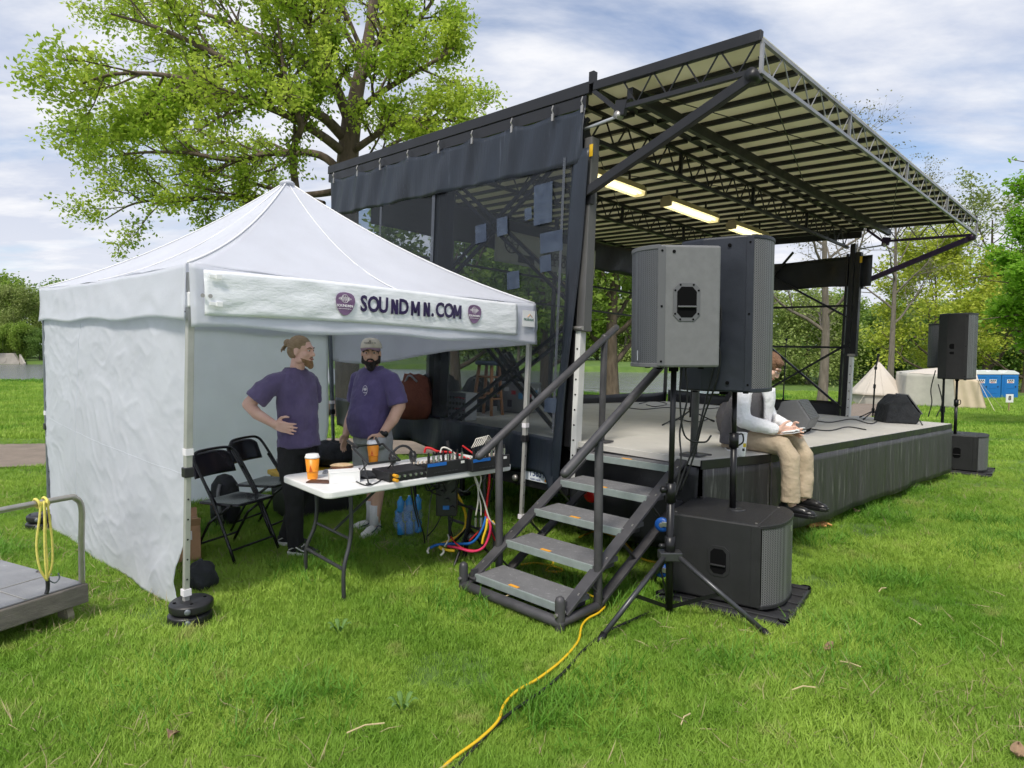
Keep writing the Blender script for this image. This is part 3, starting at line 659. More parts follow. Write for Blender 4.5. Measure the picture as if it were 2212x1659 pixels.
e = MB(); e.bar((1.303, 0.862, -0.037), (1.303, 6.99, -0.037), 0.012, 0.066, up=(0, 0, 1)).bar((1.176, 0.0, -0.037), (1.302, 0.855, -0.037), 0.012, 0.066); e.build('deck_edge_trim', 'black_steel', st)
# skirts
def skirt_sheet(a, b, z0, z1, amp, freq, ph, n=90):
    a, b = Vector(a), Vector(b); t = (b - a).normalized(); nr = Vector((t.y, -t.x, 0)); L = (b - a).length
    def f(u, v):
        s_ = u * L; w = amp * (0.25 + 0.75 * v) * (math.sin(s_ * freq + ph + 1.2 * v) + 0.5 * math.sin(s_ * freq * 2.3 + 1.7 * ph - v)) ; p = a + t * s_ + nr * (w + 0.02 * v)
        return Vector((p.x, p.y, z0 + (z1 - z0) * v + 0.012 * math.sin(s_ * 3.1 + ph) * v))
    return MB().sheet(f, n, 10, 0.003)
skirt_sheet((1.305, 0.87, 0), (1.305, 6.985, 0), -0.072, -0.70, 0.010, 5.2, 0.4, 160).build('front_skirt', 'skirt', st, smooth=True)
skirt_sheet((1.18, 0.012, 0), (1.302, 0.862, 0), -0.072, -0.72, 0.010, 6, 1.4, 40).build('corner_skirt', 'skirt', st, smooth=True)
skirt_sheet((-0.02, -0.015, 0), (1.165, -0.015, 0), -0.06, -0.70, 0.022, 7, 2.0, 50).build('end_skirt', 'vinyl_black', st, smooth=True)
skirt_sheet((1.29, 6.995, 0), (0.05, 6.995, 0), -0.06, -0.68, 0.012, 6, 2.0, 30).build('far_end_skirt', 'vinyl_black', st, smooth=True)
# trailer body under the deck
MB().box((-1.02, 3.3, -0.24), (1.98, 6.5, 0.36)).build('trailer_body', 'dark_gap', st)
b = MB(); b.box((-1.0, 0.02, -0.42), (1.9, 0.10, 0.12)); b.build('bumper', 'black_steel', st, bevel=.008)
for yy in (2.6, 3.6):
    for xx in (-0.2, -1.85): MB().lathe((xx, yy, -0.62), [(0.10, -.09), (0.27, -.10), (0.31, -.06), (0.31, .06), (0.27, .10), (0.10, .09)], 24, (1, 0, 0)).build('wheel', 'dark_gap', st, smooth=True)
for xx, yy in ((-0.12, 0.35), (1.1, 2.2), (1.1, 4.8), (-1.9, 0.35)):
    MB().cyl((xx, yy, -0.05), (xx, yy, -0.80), 0.03).cyl((xx, yy, -0.80), (xx, yy, -0.83), 0.10).build('jack_leg', 'black_steel', st)
q = on_side(1157, 1021, -0.05)
pl = MB().box((q.x, q.y, q.z), (0.305, 0.006, 0.155)).build('licence_plate', 'plate_white', st, bevel=.002)
FX = Matrix(((1, 0, 0, 0), (0, 0, -1, 0), (0, 1, 0, 0), (0, 0, 0, 1)))          # text standing on a plane that faces -y
def face_y(x_, y_, z_): return Matrix.Translation((x_, y_, z_)) @ FX
text_obj('plate_number', 'T3631', 0.098, 'ink_blue', pl, face_y(q.x + .015, q.y - .0035, q.z - .004), bold=.001, sx=.78)
text_obj('plate_state', 'MINNESOTA', 0.026, 'ink_blue', pl, face_y(q.x, q.y - .0035, q.z + .056), bold=.0004)
text_obj('plate_motto', '10,000 LAKES.', 0.022, 'ink_blue', pl, face_y(q.x, q.y - .0035, q.z - .062), bold=.0004)
text_obj('plate_letter', 'F', 0.05, 'ink_blue', pl, face_y(q.x + .128, q.y - .0035, q.z + .022), bold=.0006, sx=.8)
MB().box((q.x + .128, q.y - .004, q.z - .055), (.028, .003, .024)).build('plate_sticker', 'orange_tape', pl)
q = on_side(1082, 988, -0.05); ys = MB().box((q.x, q.y, q.z), (0.20, 0.005, 0.11)).build('yellow_plate', 'yellow_sign', st, bevel=.002)
text_obj('plate_print', 'SALES\nSERVICE', 0.035, 'ink_dark', ys, face_y(q.x, q.y - .003, q.z), bold=.0006)
for (u, v, r_, m_) in ((1275, 1068, .062, 'red_lens'), (1055, 980, .05, 'red_lens'), (1112, 1032, .028, 'bolt')):
    q = on_side(u, v, -0.06); MB().lathe(q, [(r_ * 1.12, -.012), (r_ * 1.12, .0), (r_, .012), (r_ * .6, .02)], 18, (0, -1, 0)).build('tail_light' if m_ == 'red_lens' else 'trailer_socket', m_, st, smooth=True)
# columns
def column(yy, side, near):
    p = MB(); p.box((-0.01, yy, 0.30), (0.055, 0.075, 1.36)); p.build('column_inner', 'post_white', st, bevel=.003)
    MB().box((0.015, yy + .004 * side, 1.75), (0.085, 0.10, 1.62)).build('column_sleeve', 'post_grey' if near else 'black_steel', st, bevel=.004)
    k = MB(); k.box((-0.075, yy, 1.32), (0.07, 0.085, 2.75)).box((-0.15, yy, 1.25), (0.035, 0.06, 2.6)); k.build('column_back', 'black_steel', st, bevel=.003)
    MB().cyl((-0.14, yy - .05 * side, 0.965), (0.05, yy - .05 * side, 0.965), 0.018).box((0.0, yy, 0.965), (.11, .12, .035)).build('locking_pin', 'bolt', st)
    for k_ in range(9): MB().cyl((-0.01, yy - .042, -.25 + k_ * .13), (-0.01, yy - .0375, -.25 + k_ * .13), .008, seg=8).build('pin_hole', 'dark_gap', st)
    MB().box((-2.02, yy, 1.35), (0.10, 0.09, 2.9)).build('rear_column', 'black_steel', st, bevel=.004)
column(0.0, 1, True); column(LL, -1, False)
MB().box((-2.02, 0.06, 1.3), (0.34, 0.02, 2.3)).build('column_panel', 'vinyl_black', st)
q = on_side(1237, 655, -0.055); dc = MB().prism([(-.02, .085), (.02, .085), (.02, -.06), (0, -.095), (-.02, -.06)], 0, .003, (Vector((q.x - .05, -0.052, q.z)), Vector((1, 0, 0)), Vector((0, 0, 1)), Vector((0, -1, 0)))).build('pin_decal', 'yellow_sign', st)
for i, ch in enumerate('PIN HERE'): text_obj('decal_letter', ch, .018, 'ink_dark', dc, face_y(q.x - .05, -.0565, q.z + .072 - i * .019), bold=.0006) if ch != ' ' else None
for yy in (0.0, LL): MB().box((0.06, yy - .056, 2.44), (.035, .004, .10)).build('warning_decal', 'yellow_sign', st)
# end bracing
def braces(yy, segs, w=.035, dbl=0.0):
    for a, b in segs:
        for o in ((-dbl / 2, dbl / 2) if dbl else (0,)): MB().bar((a[0], yy, a[1] + o), (b[0], yy, b[1] + o), w).build('cross_brace', 'black_steel', st)
braces(0.03, [((-2.0, 1.42), (0, -.10)), ((-2.0, -.16), (0, 1.06)), ((-2.0, 1.45), (-.05, 2.7)), ((-2.0, 2.6), (-.05, 1.15))], .03, .10)
braces(LL - .03, [((-1.97, 2.62), (0, 1.5)), ((-2.0, -.1), (0, 1.18)), ((-2.0, 1.62), (-.1, .12)), ((-2.0, 1.50), (-1.0, 2.65)), ((-2.0, 1.735), (0, 1.735)), ((-2.0, 1.08), (0, 1.08))], .032)
for zz in (1.55, 1.95): MB().bar((-3.32, 0, zz), (-3.32, 6.6, zz), .03).build('rear_rail', 'black_steel', st)
for yy in (3.3, 6.6): MB().bar((-3.32, yy, -.1), (-3.32, yy, 2.9), .05).build('rear_upright', 'black_steel', st)
# roof: panels between joists, edge members, trusses
NB = 22; Y0, Y1 = -0.03, EY; dy = (Y1 - Y0) / NB
def roof_z(x_): return 2.957 - 0.042 * x_ / 1.496 if x_ > 0 else 2.957 + 0.086 * (-x_) / 4.31
for half, (xa, xb) in enumerate(((0.06, 1.48), (-4.29, 0.02))):
    for k in range(NB):
        ya, yb = Y0 + k * dy + .002, Y0 + (k + 1) * dy - .002; m_ = MB()
        m_.add([(xa, ya, roof_z(xa)), (xb, ya, roof_z(xb)), (xb, yb, roof_z(xb)), (xa, yb, roof_z(xa)), (xa, ya, roof_z(xa) + .02), (xb, ya, roof_z(xb) + .02), (xb, yb, roof_z(xb) + .02), (xa, yb, roof_z(xa) + .02)],
               [(3, 2, 1, 0), (4, 5, 6, 7), (0, 1, 5, 4), (1, 2, 6, 5), (2, 3, 7, 6), (3, 0, 4, 7)]); m_.build('roof_panel', 'roof_cream', st)
        if k:
            yk = Y0 + k * dy; MB().bar((xa + .01, yk, roof_z(xa) - .022), (xb - .01, yk, roof_z(xb) - .022), .04, .038).build('roof_joist', 'black_steel', st)
for yy in (Y0 - .03, Y1 + .03):
    MB().bar((-4.31, yy, roof_z(-4.31) + .0), (0.03, yy, roof_z(0) + .0), .05, .10).build('roof_side_beam', 'black_steel', st, bevel=.005)
    MB().bar((-4.30, yy, roof_z(-4.31) - .105), (0.0, yy, roof_z(0) - .105), .03, .10).build('roof_side_rail', 'black_steel', st)
    MB().bar((0.07, yy, roof_z(0) + .0), (1.496, yy, roof_z(1.49) + .0), .045, .075).build('canopy_side_beam', 'black_steel', st, bevel=.005)
MB().bar((-4.31, Y0, roof_z(-4.31)), (-4.31, Y1, roof_z(-4.31)), .06, .10).build('roof_rear_beam', 'black_steel', st)
MB().bar((0.04, Y0, 2.965), (0.04, Y1, 2.965), .075, .05).build('hinge_strip', 'black_steel', st)
MB().box((0.05, Y0 - .03, 3.03), (.05, .05, .10)).build('hinge_lug', 'black_steel', st)
def truss(p0, p1, depth, nb, m_chord, m_web, wc=.04, posts=(), name='truss', rw=.008):
    p0, p1 = Vector(p0), Vector(p1); dz = Vector((0, 0, -depth)); up = (1, 0, 0) if abs((p1 - p0).y) > abs((p1 - p0).x) else (0, 1, 0)
    MB().bar(p0, p1, wc, wc).build(name + '_top_chord', m_chord, st); MB().bar(p0 + dz, p1 + dz, wc, wc).build(name + '_bottom_chord', m_chord, st)
    pts = []
    for i in range(nb * 2 + 1):
        pts.append(p0.lerp(p1, i / (nb * 2)) + (dz if i % 2 else Vector()))
    z_ = MB()
    for a, b in zip(pts[:-1], pts[1:]): z_.tube([a, b], rw, 5, cap=False)
    z_.build(name + '_web', m_web, st)
    for f in posts: MB().bar(p0.lerp(p1, f), p0.lerp(p1, f) + dz, wc * .9, wc * .9).build(name + '_post', m_chord, st)
truss((1.496, Y0 - .03, 2.885), (1.496, Y1 + .03, 2.885), .205, 20, 'truss_grey', 'truss_grey', .026, (0.002, .25, .5, .75, .998), 'front_truss', .005)
truss((-0.16, 0.03, 2.90), (-0.16, LL, 2.90), .25, 19, 'black_steel', 'black_steel', .036, (.25, .5, .75), 'ceiling_truss', .009)
truss((-2.1, 0.03, 2.94), (-2.1, LL, 2.94), .25, 19, 'black_steel', 'black_steel', .036, (.25, .5, .75), 'ceiling_truss', .009)
MB().bar((0.40, -.02, 2.83), (0.40, EY, 2.83), .055, .09).build('canopy_beam', 'black_steel', st, bevel=.004)
for yy, m_ in ((Y0 - .03, 'black_steel'), (Y1 + .03, 'lens_tint_steel')):
    truss((0.36, yy, 2.925), (1.47, yy, 2.90), .21, 4, m_, m_, .035, (), 'canopy_truss', .007)
    MB().bar((0.07, yy, 2.92), (0.33, yy, 2.70), .035).build('pivot_arm', m_, st)
    MB().prism([(-.05, -.05), (.05, -.05), (.08, .06), (-.03, .08)], -.02, .02, (Vector((0.34, yy, 2.70)), Vector((1, 0, 0)), Vector((0, 0, 1)), Vector((0, -1, 0)))).build('pivot_plate', m_, st)
    MB().cyl((.33, yy - .03, 2.66), (.33, yy + .03, 2.66), .03).build('pivot_pin', 'bolt', st, smooth=True)
    MB().cyl((.30, yy, 2.655), (-.02, yy, 2.63), .012).build('hinge_rod', 'aluminium', st)
    s_ = MB(); s_.bar((-.03, yy, 2.07), (1.45, yy, 2.655), .055, .075); s_.build('canopy_strut', m_, st, bevel=.006)
    MB().cyl((1.45, yy - .05, 2.66), (1.45, yy + .05, 2.66), .045).build('strut_pin', m_, st, smooth=True)
    MB().box((.02, yy + (.03 if yy < 1 else -.03), 2.06), (.12, .05, .12)).build('strut_bracket', 'black_steel', st)
w_ = MB()
for a, b in (((1.4, .1, 2.86), (.45, 3.3, 2.86)), ((.45, .1, 2.86), (1.4, 3.3, 2.86)), ((1.4, 3.4, 2.86), (.45, 6.6, 2.86)), ((.45, 3.4, 2.86), (1.4, 6.6, 2.86)),
             ((-.2, .1, 2.86), (-2.1, 3.3, 2.86)), ((-2.1, .1, 2.86), (-.2, 3.3, 2.86)), ((-.2, 3.4, 2.86), (-2.1, 6.6, 2.86)), ((-2.1, 3.4, 2.86), (-.2, 6.6, 2.86))): w_.tube([a, b], .005, 4)
tag(w_.build('bracing_wire', 'black_steel', st), kind='stuff')
# rolled black valances at the rear and far end
def band(a, b, z0, z1, name, m_='vinyl_black', amp=.012, n=50):
    a, b = Vector(a), Vector(b); t = (b - a).normalized(); nr = Vector((t.y, -t.x, 0)); L = (b - a).length
    def f(u, v):
        w = amp * (.3 + v) * (math.sin(u * L * 6.3 + 3 * v) + .6 * math.sin(u * L * 13 + 1)); p = a + t * (u * L) + nr * w
        return Vector((p.x, p.y, z0 + (z1 - z0) * v - .03 * math.sin(u * math.pi) * (1 - v) + .008 * math.sin(u * L * 5)))
    return MB().sheet(f, n, 8, .004).build(name, m_, st, smooth=True)
band((-3.36, -.02, 0), (-3.36, 6.62, 0), 2.74, 2.25, 'rear_valance'); band((-3.3, 6.66, 0), (0.20, 6.66, 0), 2.52, 2.04, 'far_end_valance')
band((-3.31, .02, 0), (-3.31, 6.66, 0), .17, -.4, 'rear_kick_skirt'); band((-3.3, 6.69, 0), (-.15, 6.69, 0), .22, -.4, 'far_end_kick_skirt')
# mesh curtain on the near end: top band, see-through screen, bottom band
def cz(x_): return 2.905 + (2.815 - 2.905) * (x_ + 4.19) / 4.2
hooks = [-4.12, -3.55, -3.05, -2.5, -1.95, -1.42, -.86, -.35, -.02]
def drape(x_, v): return .007 * math.sin(x_ * 9.5 + 2.2 * v) * v + .004 * math.sin(x_ * 21 + v * 3)
def droop(x_):
    for a, b in zip(hooks[:-1], hooks[1:]):
        if a <= x_ <= b: t = (x_ - a) / (b - a); return .035 * 4 * t * (1 - t)
    return 0
def topband(u, v):
    x_ = -4.2 + u * 4.21; d_ = min(abs(x_ - h) for h in hooks); fold = .022 * math.exp(-(d_ / .09) ** 2) * math.sin(v * 3 + x_ * 7)
    return Vector((x_, -.085 - drape(x_, v) - fold, cz(x_) - droop(x_) * (1 - v) - v * (.48 + .004 * math.sin(x_ * 8))))
MB().sheet(topband, 150, 10, .003).build('curtain_top_band', 'vinyl_navy', st, smooth=True)
def xr(z_): return -.06 - .09 * (2.36 - z_) / 2.4
def screen(u, v):
    z_ = (cz(-4.2 + 4.2 * u) - .475) * (1 - v) + v * (.09 - .09 * u); x_ = -4.10 + u * (xr(z_) + 4.10); return Vector((x_, -.083 - .008 * math.sin(x_ * 4 + v * 5), z_))
MB().sheet(screen, 60, 20).build('curtain_mesh', 'mesh_screen', st, smooth=True)
def botband(u, v):
    x_ = -3.9 + u * 3.74; return Vector((x_, -.095 - .022 * math.sin(x_ * 7.5 + v * 2.5) * (.3 + v) - .010 * math.sin(x_ * 17), .11 - .10 * u - v * (.345 + .25 * float(sstep(-.27, -.12, x_)) + .015 * math.sin(x_ * 6.3) * v)))
MB().sheet(botband, 110, 10, .003).build('curtain_bottom_band', 'vinyl_navy', st, smooth=True)
MB().sheet(lambda u, v: Vector((xr(2.4 - v * 2.9) - .03 + u * .17 - .10 * v * u, -.092 - .015 * math.sin(v * 9 + u * 2), 2.45 - v * 2.95)), 6, 40, .003).build('curtain_edge_band', 'vinyl_navy', st, smooth=True)
for xx, ww in ((-2.02, .05), (-.20, .03), (-3.02, .04)):
    MB().sheet(lambda u, v, xx=xx, ww=ww: Vector((xx + (u - .5) * ww, -.089, 2.42 - 2.36 * v)), 2, 12, .002).build('curtain_seam', 'clear_seam', st)
for hx in hooks: MB().tube([(hx, -.10, cz(hx) + .07), (hx, -.115, cz(hx) + .03), (hx, -.10, cz(hx) + .01), (hx, -.095, cz(hx) - .02)], .006, 6).box((hx, -.10, cz(hx) - .03), (.025, .012, .06)).build('curtain_hook', 'bolt', st)
def z1p(X, Yv): return ((800 + X / 2.765) / 1.1533, (200 + Yv / 2.765) / 1.1533)
for (a, b, c_, d_) in ((1462, 730, 1575, 985), (1395, 888, 1437, 963), (1205, 955, 1270, 1068), (1057, 1005, 1125, 1118), (1503, 1058, 1648, 1180), (1500, 1215, 1570, 1320), (1275, 1325, 1352, 1440)):
    q0, q1 = on_side(*z1p(a, b), -.10), on_side(*z1p(c_, d_), -.10)
    MB().sheet(lambda u, v: Vector((q0.x + (q1.x - q0.x) * u + .015 * v, -.093 - .004 * math.sin(u * 5), q0.z + (q1.z - q0.z) * v + .012 * u)), 4, 4, .002).build('curtain_patch', 'mesh_patch', st)
q0, q1 = on_side(1175, 858, -.1), on_side(1203, 893, -.1); MB().box(((q0.x + q1.x) / 2, -.092, (q0.z + q1.z) / 2), (abs(q1.x - q0.x), .003, abs(q1.z - q0.z))).build('curtain_patch', 'mesh_patch', st)
# fluorescent lights under the roof
for i, (ya, yb, lab) in enumerate(((.95, 2.12, 'lit fluorescent lamp half hidden behind the stage post'), (2.66, 3.86, 'lit fluorescent lamp in the middle of the stage roof'), (4.34, 5.44, 'lit fluorescent lamp farthest along the stage roof'))):
    t = thing('fluorescent_lamp', lab, 'lamp', group='lamps under the stage roof', matrix=STM @ Matrix.Translation((-.95, (ya + yb) / 2, 2.70))); h = (yb - ya) / 2
    MB().prism([(-.075, .0), (.075, .0), (.05, .07), (-.05, .07)], -h, h, (Vector((0, 0, 0)), Vector((1, 0, 0)), Vector((0, 0, 1)), Vector((0, -1, 0)))).build('housing', 'lamp_housing', t, bevel=.004)
    MB().prism([(-.075, -.002), (-.062, -.055), (.062, -.055), (.075, -.002)], -h + .02, h - .02, (Vector((0, 0, 0)), Vector((1, 0, 0)), Vector((0, 0, 1)), Vector((0, -1, 0)))).build('diffuser', 'lamp_lens', t)
    for s_ in (-.033, .033): MB().cyl((s_, -h + .05, -.025), (s_, h - .05, -.025), .013, seg=8).build('tube', 'lamp_tube', t)
    for s_ in (-1, 1): MB().box((0, s_ * (h - .005), -.01), (.16, .03, .10)).build('end_cap', 'lamp_housing', t, bevel=.01)
    for s_ in (-.6, .6): MB().bar((0, s_ * h, .07), (0, s_ * h, .19), .02).build('hanger', 'black_steel', t)
# banner at the back of the stage
q0, q1 = on_rear(*z1p(1200, 1020), -3.28), on_rear(*z1p(1690, 1330), -3.28)
ya, yb, za, zb = q0.y, q1.y, q1.z, q0.z; Hh = zb - za
bn = thing('stage_banner', 'grey banner with dark lettering hung at the back of the stage', 'banner', matrix=STM @ Matrix.Translation((-3.28, (ya + yb) / 2 + .35, (za + zb) / 2)))
W_ = yb - ya + .7
MB().sheet(lambda u, v: Vector((.006 * math.sin(u * 9), (u - .5) * W_, (v - .5) * Hh * 1.05)), 30, 6, .003).build('cloth', 'banner_grey', bn, smooth=True)
FXp = Matrix(((0, 0, 1, 0), (1, 0, 0, 0), (0, 1, 0, 0), (0, 0, 0, 1)))
for s_, zz in (('STAGE PROVIDED BY', -.02), ('RICE COUNTY FAIR', -.19)): text_obj('lettering', s_, .15, 'ink_dark', bn, Matrix.Translation((.012, W_ * .20, Hh * .5 * zz * 2.6)) @ FXp, bold=.002, sx=.82)
wl = MB(); c0 = Vector((.012, -W_ * .36, Hh * .12)); rr = Hh * .30
wl.tube([c0 + Vector((0, rr * math.cos(a * .3142), rr * math.sin(a * .3142))) for a in range(21)], .008, 5, cap=False)
for a in range(10): wl.tube([c0, c0 + Vector((0, rr * math.cos(a * .628), rr * math.sin(a * .628)))], .005, 4)
wl.build('wheel_emblem', 'ink_dark', bn)
MB().box((.012, -W_ * .22, -Hh * .30), (.004, .34, .12)).build('printed_panel', 'ink_dark', bn)

# ---------------------------------------------------------------- steps up to the stage
ps = R(45.244); sl_ = Vector((math.sin(ps), math.cos(ps), 0)); sd_ = Vector((math.cos(ps), -math.sin(ps), 0)); B0 = SO + SD * .192; GZ = -.055
SPM = Matrix(((sd_.x, sl_.x, 0, B0.x), (sd_.y, sl_.y, 0, B0.y), (0, 0, 1, GZ), (0, 0, 0, 1))); SPI = SPM.inverted()
sp = thing('stage_steps', 'dark grey metal steps with tube handrails leading up to the stage', 'steps', matrix=SPM)
def W2(a, b, h): return SPI @ S(a, b, h)
tw = .798; g0 = -GZ
for k in range(5):
    yf, zt = -(.121 + k * .302), .783 - k * .1775 + g0
    t_ = MB().box((tw / 2, yf + .135, zt - .016), (tw, .262, .032)).build('tread', 'tread_top', sp, bevel=.003)
    MB().box((tw / 2, yf - .006, zt - .024), (tw, .016, .052)).build('tread_nosing', 'tread_edge', t_, bevel=.003)
    MB().box((tw * .50 - .01 * k, yf + .016, zt + .002), (.085, .026, .003)).build('tape_mark', 'orange_tape', t_)
    for xx in (.03, tw - .03): MB().bar((xx, yf + .03, zt - .05), (xx, yf + .24, zt - .05), .03, .03).build('tread_bracket', 'step_steel', t_)
xl, xr_ = -.045, tw + .045
for xx in (xl + .02, xr_ - .02):
    MB().bar((xx, -1.36, .09), (xx, .06, .90), .022, .085, up=(1, 0, 0)).build('stringer', 'step_steel', sp, bevel=.003)
    MB().bar((xx, -1.02, .05), (xx, .22, .70), .022, .07, up=(1, 0, 0)).build('lower_stringer', 'step_steel', sp, bevel=.003)
    for f in (.18, .42, .66): MB().bar((xx + (.012 if xx > .3 else -.012), -1.36 + 1.42 * f, .09 + .81 * f - .03), (xx + (.012 if xx > .3 else -.012), -1.2 + 1.42 * f - .02, .09 + .81 * f - .16), .006, .03, up=(1, 0, 0)).build('link_bar', 'step_steel', sp)
    for f in (.1, .3, .5, .7, .9): MB().cyl((xx + (.011 if xx > .3 else -.011), -1.36 + 1.42 * f, .09 + .81 * f), (xx + (.02 if xx > .3 else -.02), -1.36 + 1.42 * f, .09 + .81 * f), .016, seg=8).build('bolt_head', 'bolt', sp)
MB().bar((xr_ - .0, -.02, .80), (xr_ - .0, .30, .875), .03, .12, up=(1, 0, 0)).build('hook_plate', 'step_steel', sp)
def tube_w(name, a, b, r_, m_='step_steel'): return MB().tube([a, b], r_, 14, round_=True).build(name, m_, sp, smooth=True)
tube_w('handrail', W2(.152, -1.255, -.014), W2(.152, .274, .987), .03); tube_w('handrail', W2(1.03, -1.348, .007), W2(1.03, .30, 1.13), .03)
a = W2(.152, -1.07, .11); tube_w('rail_post', (a.x - .0, a.y, .0), a, .028)
a = W2(1.03, -1.03, .17); tube_w('rail_post', (a.x, a.y, -.0), a, .028)
for aa, top in ((.152, .90), (1.03, .95)):
    a0, a1 = W2(aa, .14, .012), W2(aa, .12, top); tube_w('rail_post', a0, a1, .028); MB().box(a0 + Vector((0, 0, .0)), (.17, .12, .012)).build('post_foot', 'step_steel', sp)
pl0, pr0 = Vector((xl, -1.405, 0)), Vector((xr_, -1.405, 0))
tube_w('base_rail', pl0 + Vector((0, 0, .055)), pr0 + Vector((0, 0, .055)), .034)
for p in (pl0, pr0): tube_w('base_post', p, p + Vector((0, 0, .19)), .031)
tube_w('base_side_rail', pr0 + Vector((0, 0, .055)), Vector((xr_, -1.06, .055)), .03); tube_w('base_side_rail', pl0 + Vector((0, 0, .055)), Vector((xl, -1.06, .055)), .03)
for p in (pl0, pr0): MB().cyl(p + Vector((0, -.045, .11)), p + Vector((0, .045, .11)), .012, seg=8).build('bolt_head', 'bolt', sp)
MB().bar((xl + .03, -1.33, .07), (xl + .03, -1.33, .16), .05, .02).bar((xr_ - .03, -1.34, .07), (xr_ - .03, -1.34, .16), .05, .02).build('rail_gusset', 'step_steel', sp)
# wooden shims under the front skirt
for (u, v, rz_, lab) in ((1965, 1056, .5, 'flat wooden board poking out under the stage skirt'), (2040, 1020, .9, 'small reddish wood block under the far end of the skirt')):
    p = gp(u, v); tag(MB().box((p.x, p.y, p.z + .035), (.30, .10, .04), Matrix.Rotation(rz_, 3, 'Z')).build('wood_block', 'wood_shim', None, bevel=.004), lab, 'wood block')
# ---------------------------------------------------------------- white canopy tent
from mathutils import noise as mn
mat('tent_white', (0.87, 0.885, 0.94), 0.62, var=0.03, vscale=2.0, bump=0.12, bscale=25, wear=((0.78, 0.80, 0.86), 2.2, 0.66)); translucent('tent_white', 0.52)
mat('tent_wall', (0.88, 0.895, 0.945), 0.6, var=0.03, vscale=2.5, bump=0.10, bscale=30); translucent('tent_wall', 0.58)
mat('tent_back', (0.90, 0.915, 0.95), 0.6, var=0.03, vscale=2.5, bump=0.10, bscale=30); translucent('tent_back', 0.74)
mat('banner_vinyl', (0.84, 0.86, 0.90), 0.22, var=0.04, vscale=5, bump=0.35, bscale=9, bstretch=(1, 1, 2.5), rvar=0.06, spec=0.6)
mat('seam_white', (0.86, 0.86, 0.87), 0.5)
mat('pole_grey', (0.47, 0.465, 0.44), 0.45, 0.35, var=0.08, vscale=9); mat('pole_dark', (0.17, 0.19, 0.21), 0.45, 0.4, var=0.1); mat('plastic_black', (0.016, 0.016, 0.018), 0.42, var=0.3, vscale=14)
mat('logo_purple', (0.115, 0.055, 0.13), 0.3, col2=(0.25, 0.15, 0.28), vscale=6, vstretch=(1, 1, 3)); mat('letter_purple', (0.030, 0.018, 0.075), 0.3, var=0.25, vscale=9); mat('ink_white', (0.85, 0.82, 0.86), 0.5)
mat('label_orange', (0.75, 0.33, 0.07), 0.5); mat('label_green', (0.10, 0.20, 0.16), 0.6)
FL, FR, BL = Vector((-1.87, 3.80, 2.14)), Vector((0.20, 5.78, 2.04)), Vector((-4.27, 5.95, 2.19)); BR = FR + BL - FL + Vector((0, 0, -.03))
PK = Vector(((FL.x + FR.x + BL.x + BR.x) / 4 + .045, (FL.y + FR.y + BL.y + BR.y) / 4, 3.12))
tn = thing('canopy_tent', 'white pop-up canopy tent with two fabric side walls', 'tent', on_ground(-2.0, 5.8))
TO = Vector(tn.location)
def TB(): return MB(Matrix.Translation(-TO))
def roof_panel(a, b):
    def f(u, v):
        e_ = a.lerp(b, u); p = e_.lerp(PK, v); s_ = 4 * v * (1 - v)
        hip = .10 * s_; mid = 4 * u * (1 - u); cen = (FL + FR + BL + BR) / 4; nrm = Vector((0, 0, 1))
        w = .012 * mn.noise(p * 2.6) * mid + .010 * mn.noise(Vector((p.x * 5, p.y * 5, p.z * 2))) * mid * (1 - v)
        return p + Vector((0, 0, -hip - .035 * s_ * mid - .02 * mid * (1 - v) + w))
    TB().sheet(f, 36, 26, .002).build('roof_panel', 'tent_white', tn, smooth=True)
for a, b in ((BL, FL), (FL, FR), (FR, BR), (BR, BL)): roof_panel(a, b)
for a in (FL, FR, BL, BR):
    TB().tube([a.lerp(PK, t) + Vector((0, 0, -.10 * 4 * t * (1 - t) + .004)) for t in [i / 14 for i in range(15)]], .007, 5).build('roof_seam', 'seam_white', tn, smooth=True)
for a, b in ((FL, FR), (BL, FL)):
    m_ = a.lerp(b, .5); TB().tube([m_.lerp(PK, t) + Vector((0, 0, -.10 * 4 * t * (1 - t) - .035 * 4 * t * (1 - t) - .02 * (1 - t) + .004)) for t in [i / 14 for i in range(15)]], .004, 4).build('roof_seam', 'seam_white', tn, smooth=True)
TB().lathe(PK + Vector((0, 0, -.02)), [(.07, 0), (.05, .02), (.015, .035)], 10).build('peak_cap', 'tent_white', tn, smooth=True)
def wall_noise(p, s_, amp):
    w = Vector((mn.noise(p * 1.3), mn.noise(p * 1.3 + Vector((5, 5, 5))), mn.noise(p * 1.3 + Vector((8, 1, 3))))) * .25
    q = p + w; a = mn.noise(q * s_ * .6); c_ = abs(mn.noise(q * s_ * 1.1 + Vector((9, 2, 4)))); d_ = abs(mn.noise(q * s_ * 2.3 + Vector((1, 7, 2)))); return amp * (.8 * a - 1.5 * min(c_, .32) - .8 * min(d_, .22))
def valance(a, b, h0, h1, name, outn, amp, nu=70):
    def f(u, v):
        p = a.lerp(b, u) + Vector((0, 0, -.02 * 4 * u * (1 - u) * (1 - v))); h = h0 + (h1 - h0) * u
        q = p + Vector((0, 0, -h * v)); scal = .03 * abs(math.sin(u * math.pi * 3)) * (1 - v)
        return q + outn * (.012 + .02 * v + wall_noise(q, 3.2, amp) * (v * (1.2 - v) * 2.2)) + Vector((0, 0, -scal * .3 + .012 * math.sin(u * 17) * v))
    TB().sheet(f, nu, 12, .002).build(name, 'tent_white', tn, smooth=True); return f
nL = Vector((-.66, -.75, 0)); nF = Vector((.69, -.72, 0))
valance(BL, FL, .30, .32, 'valance', nL, .022); fF = valance(FL, FR, .37, .35, 'valance', nF, .012); valance(BR, BL, .30, .30, 'valance', -nF, .015, 30)
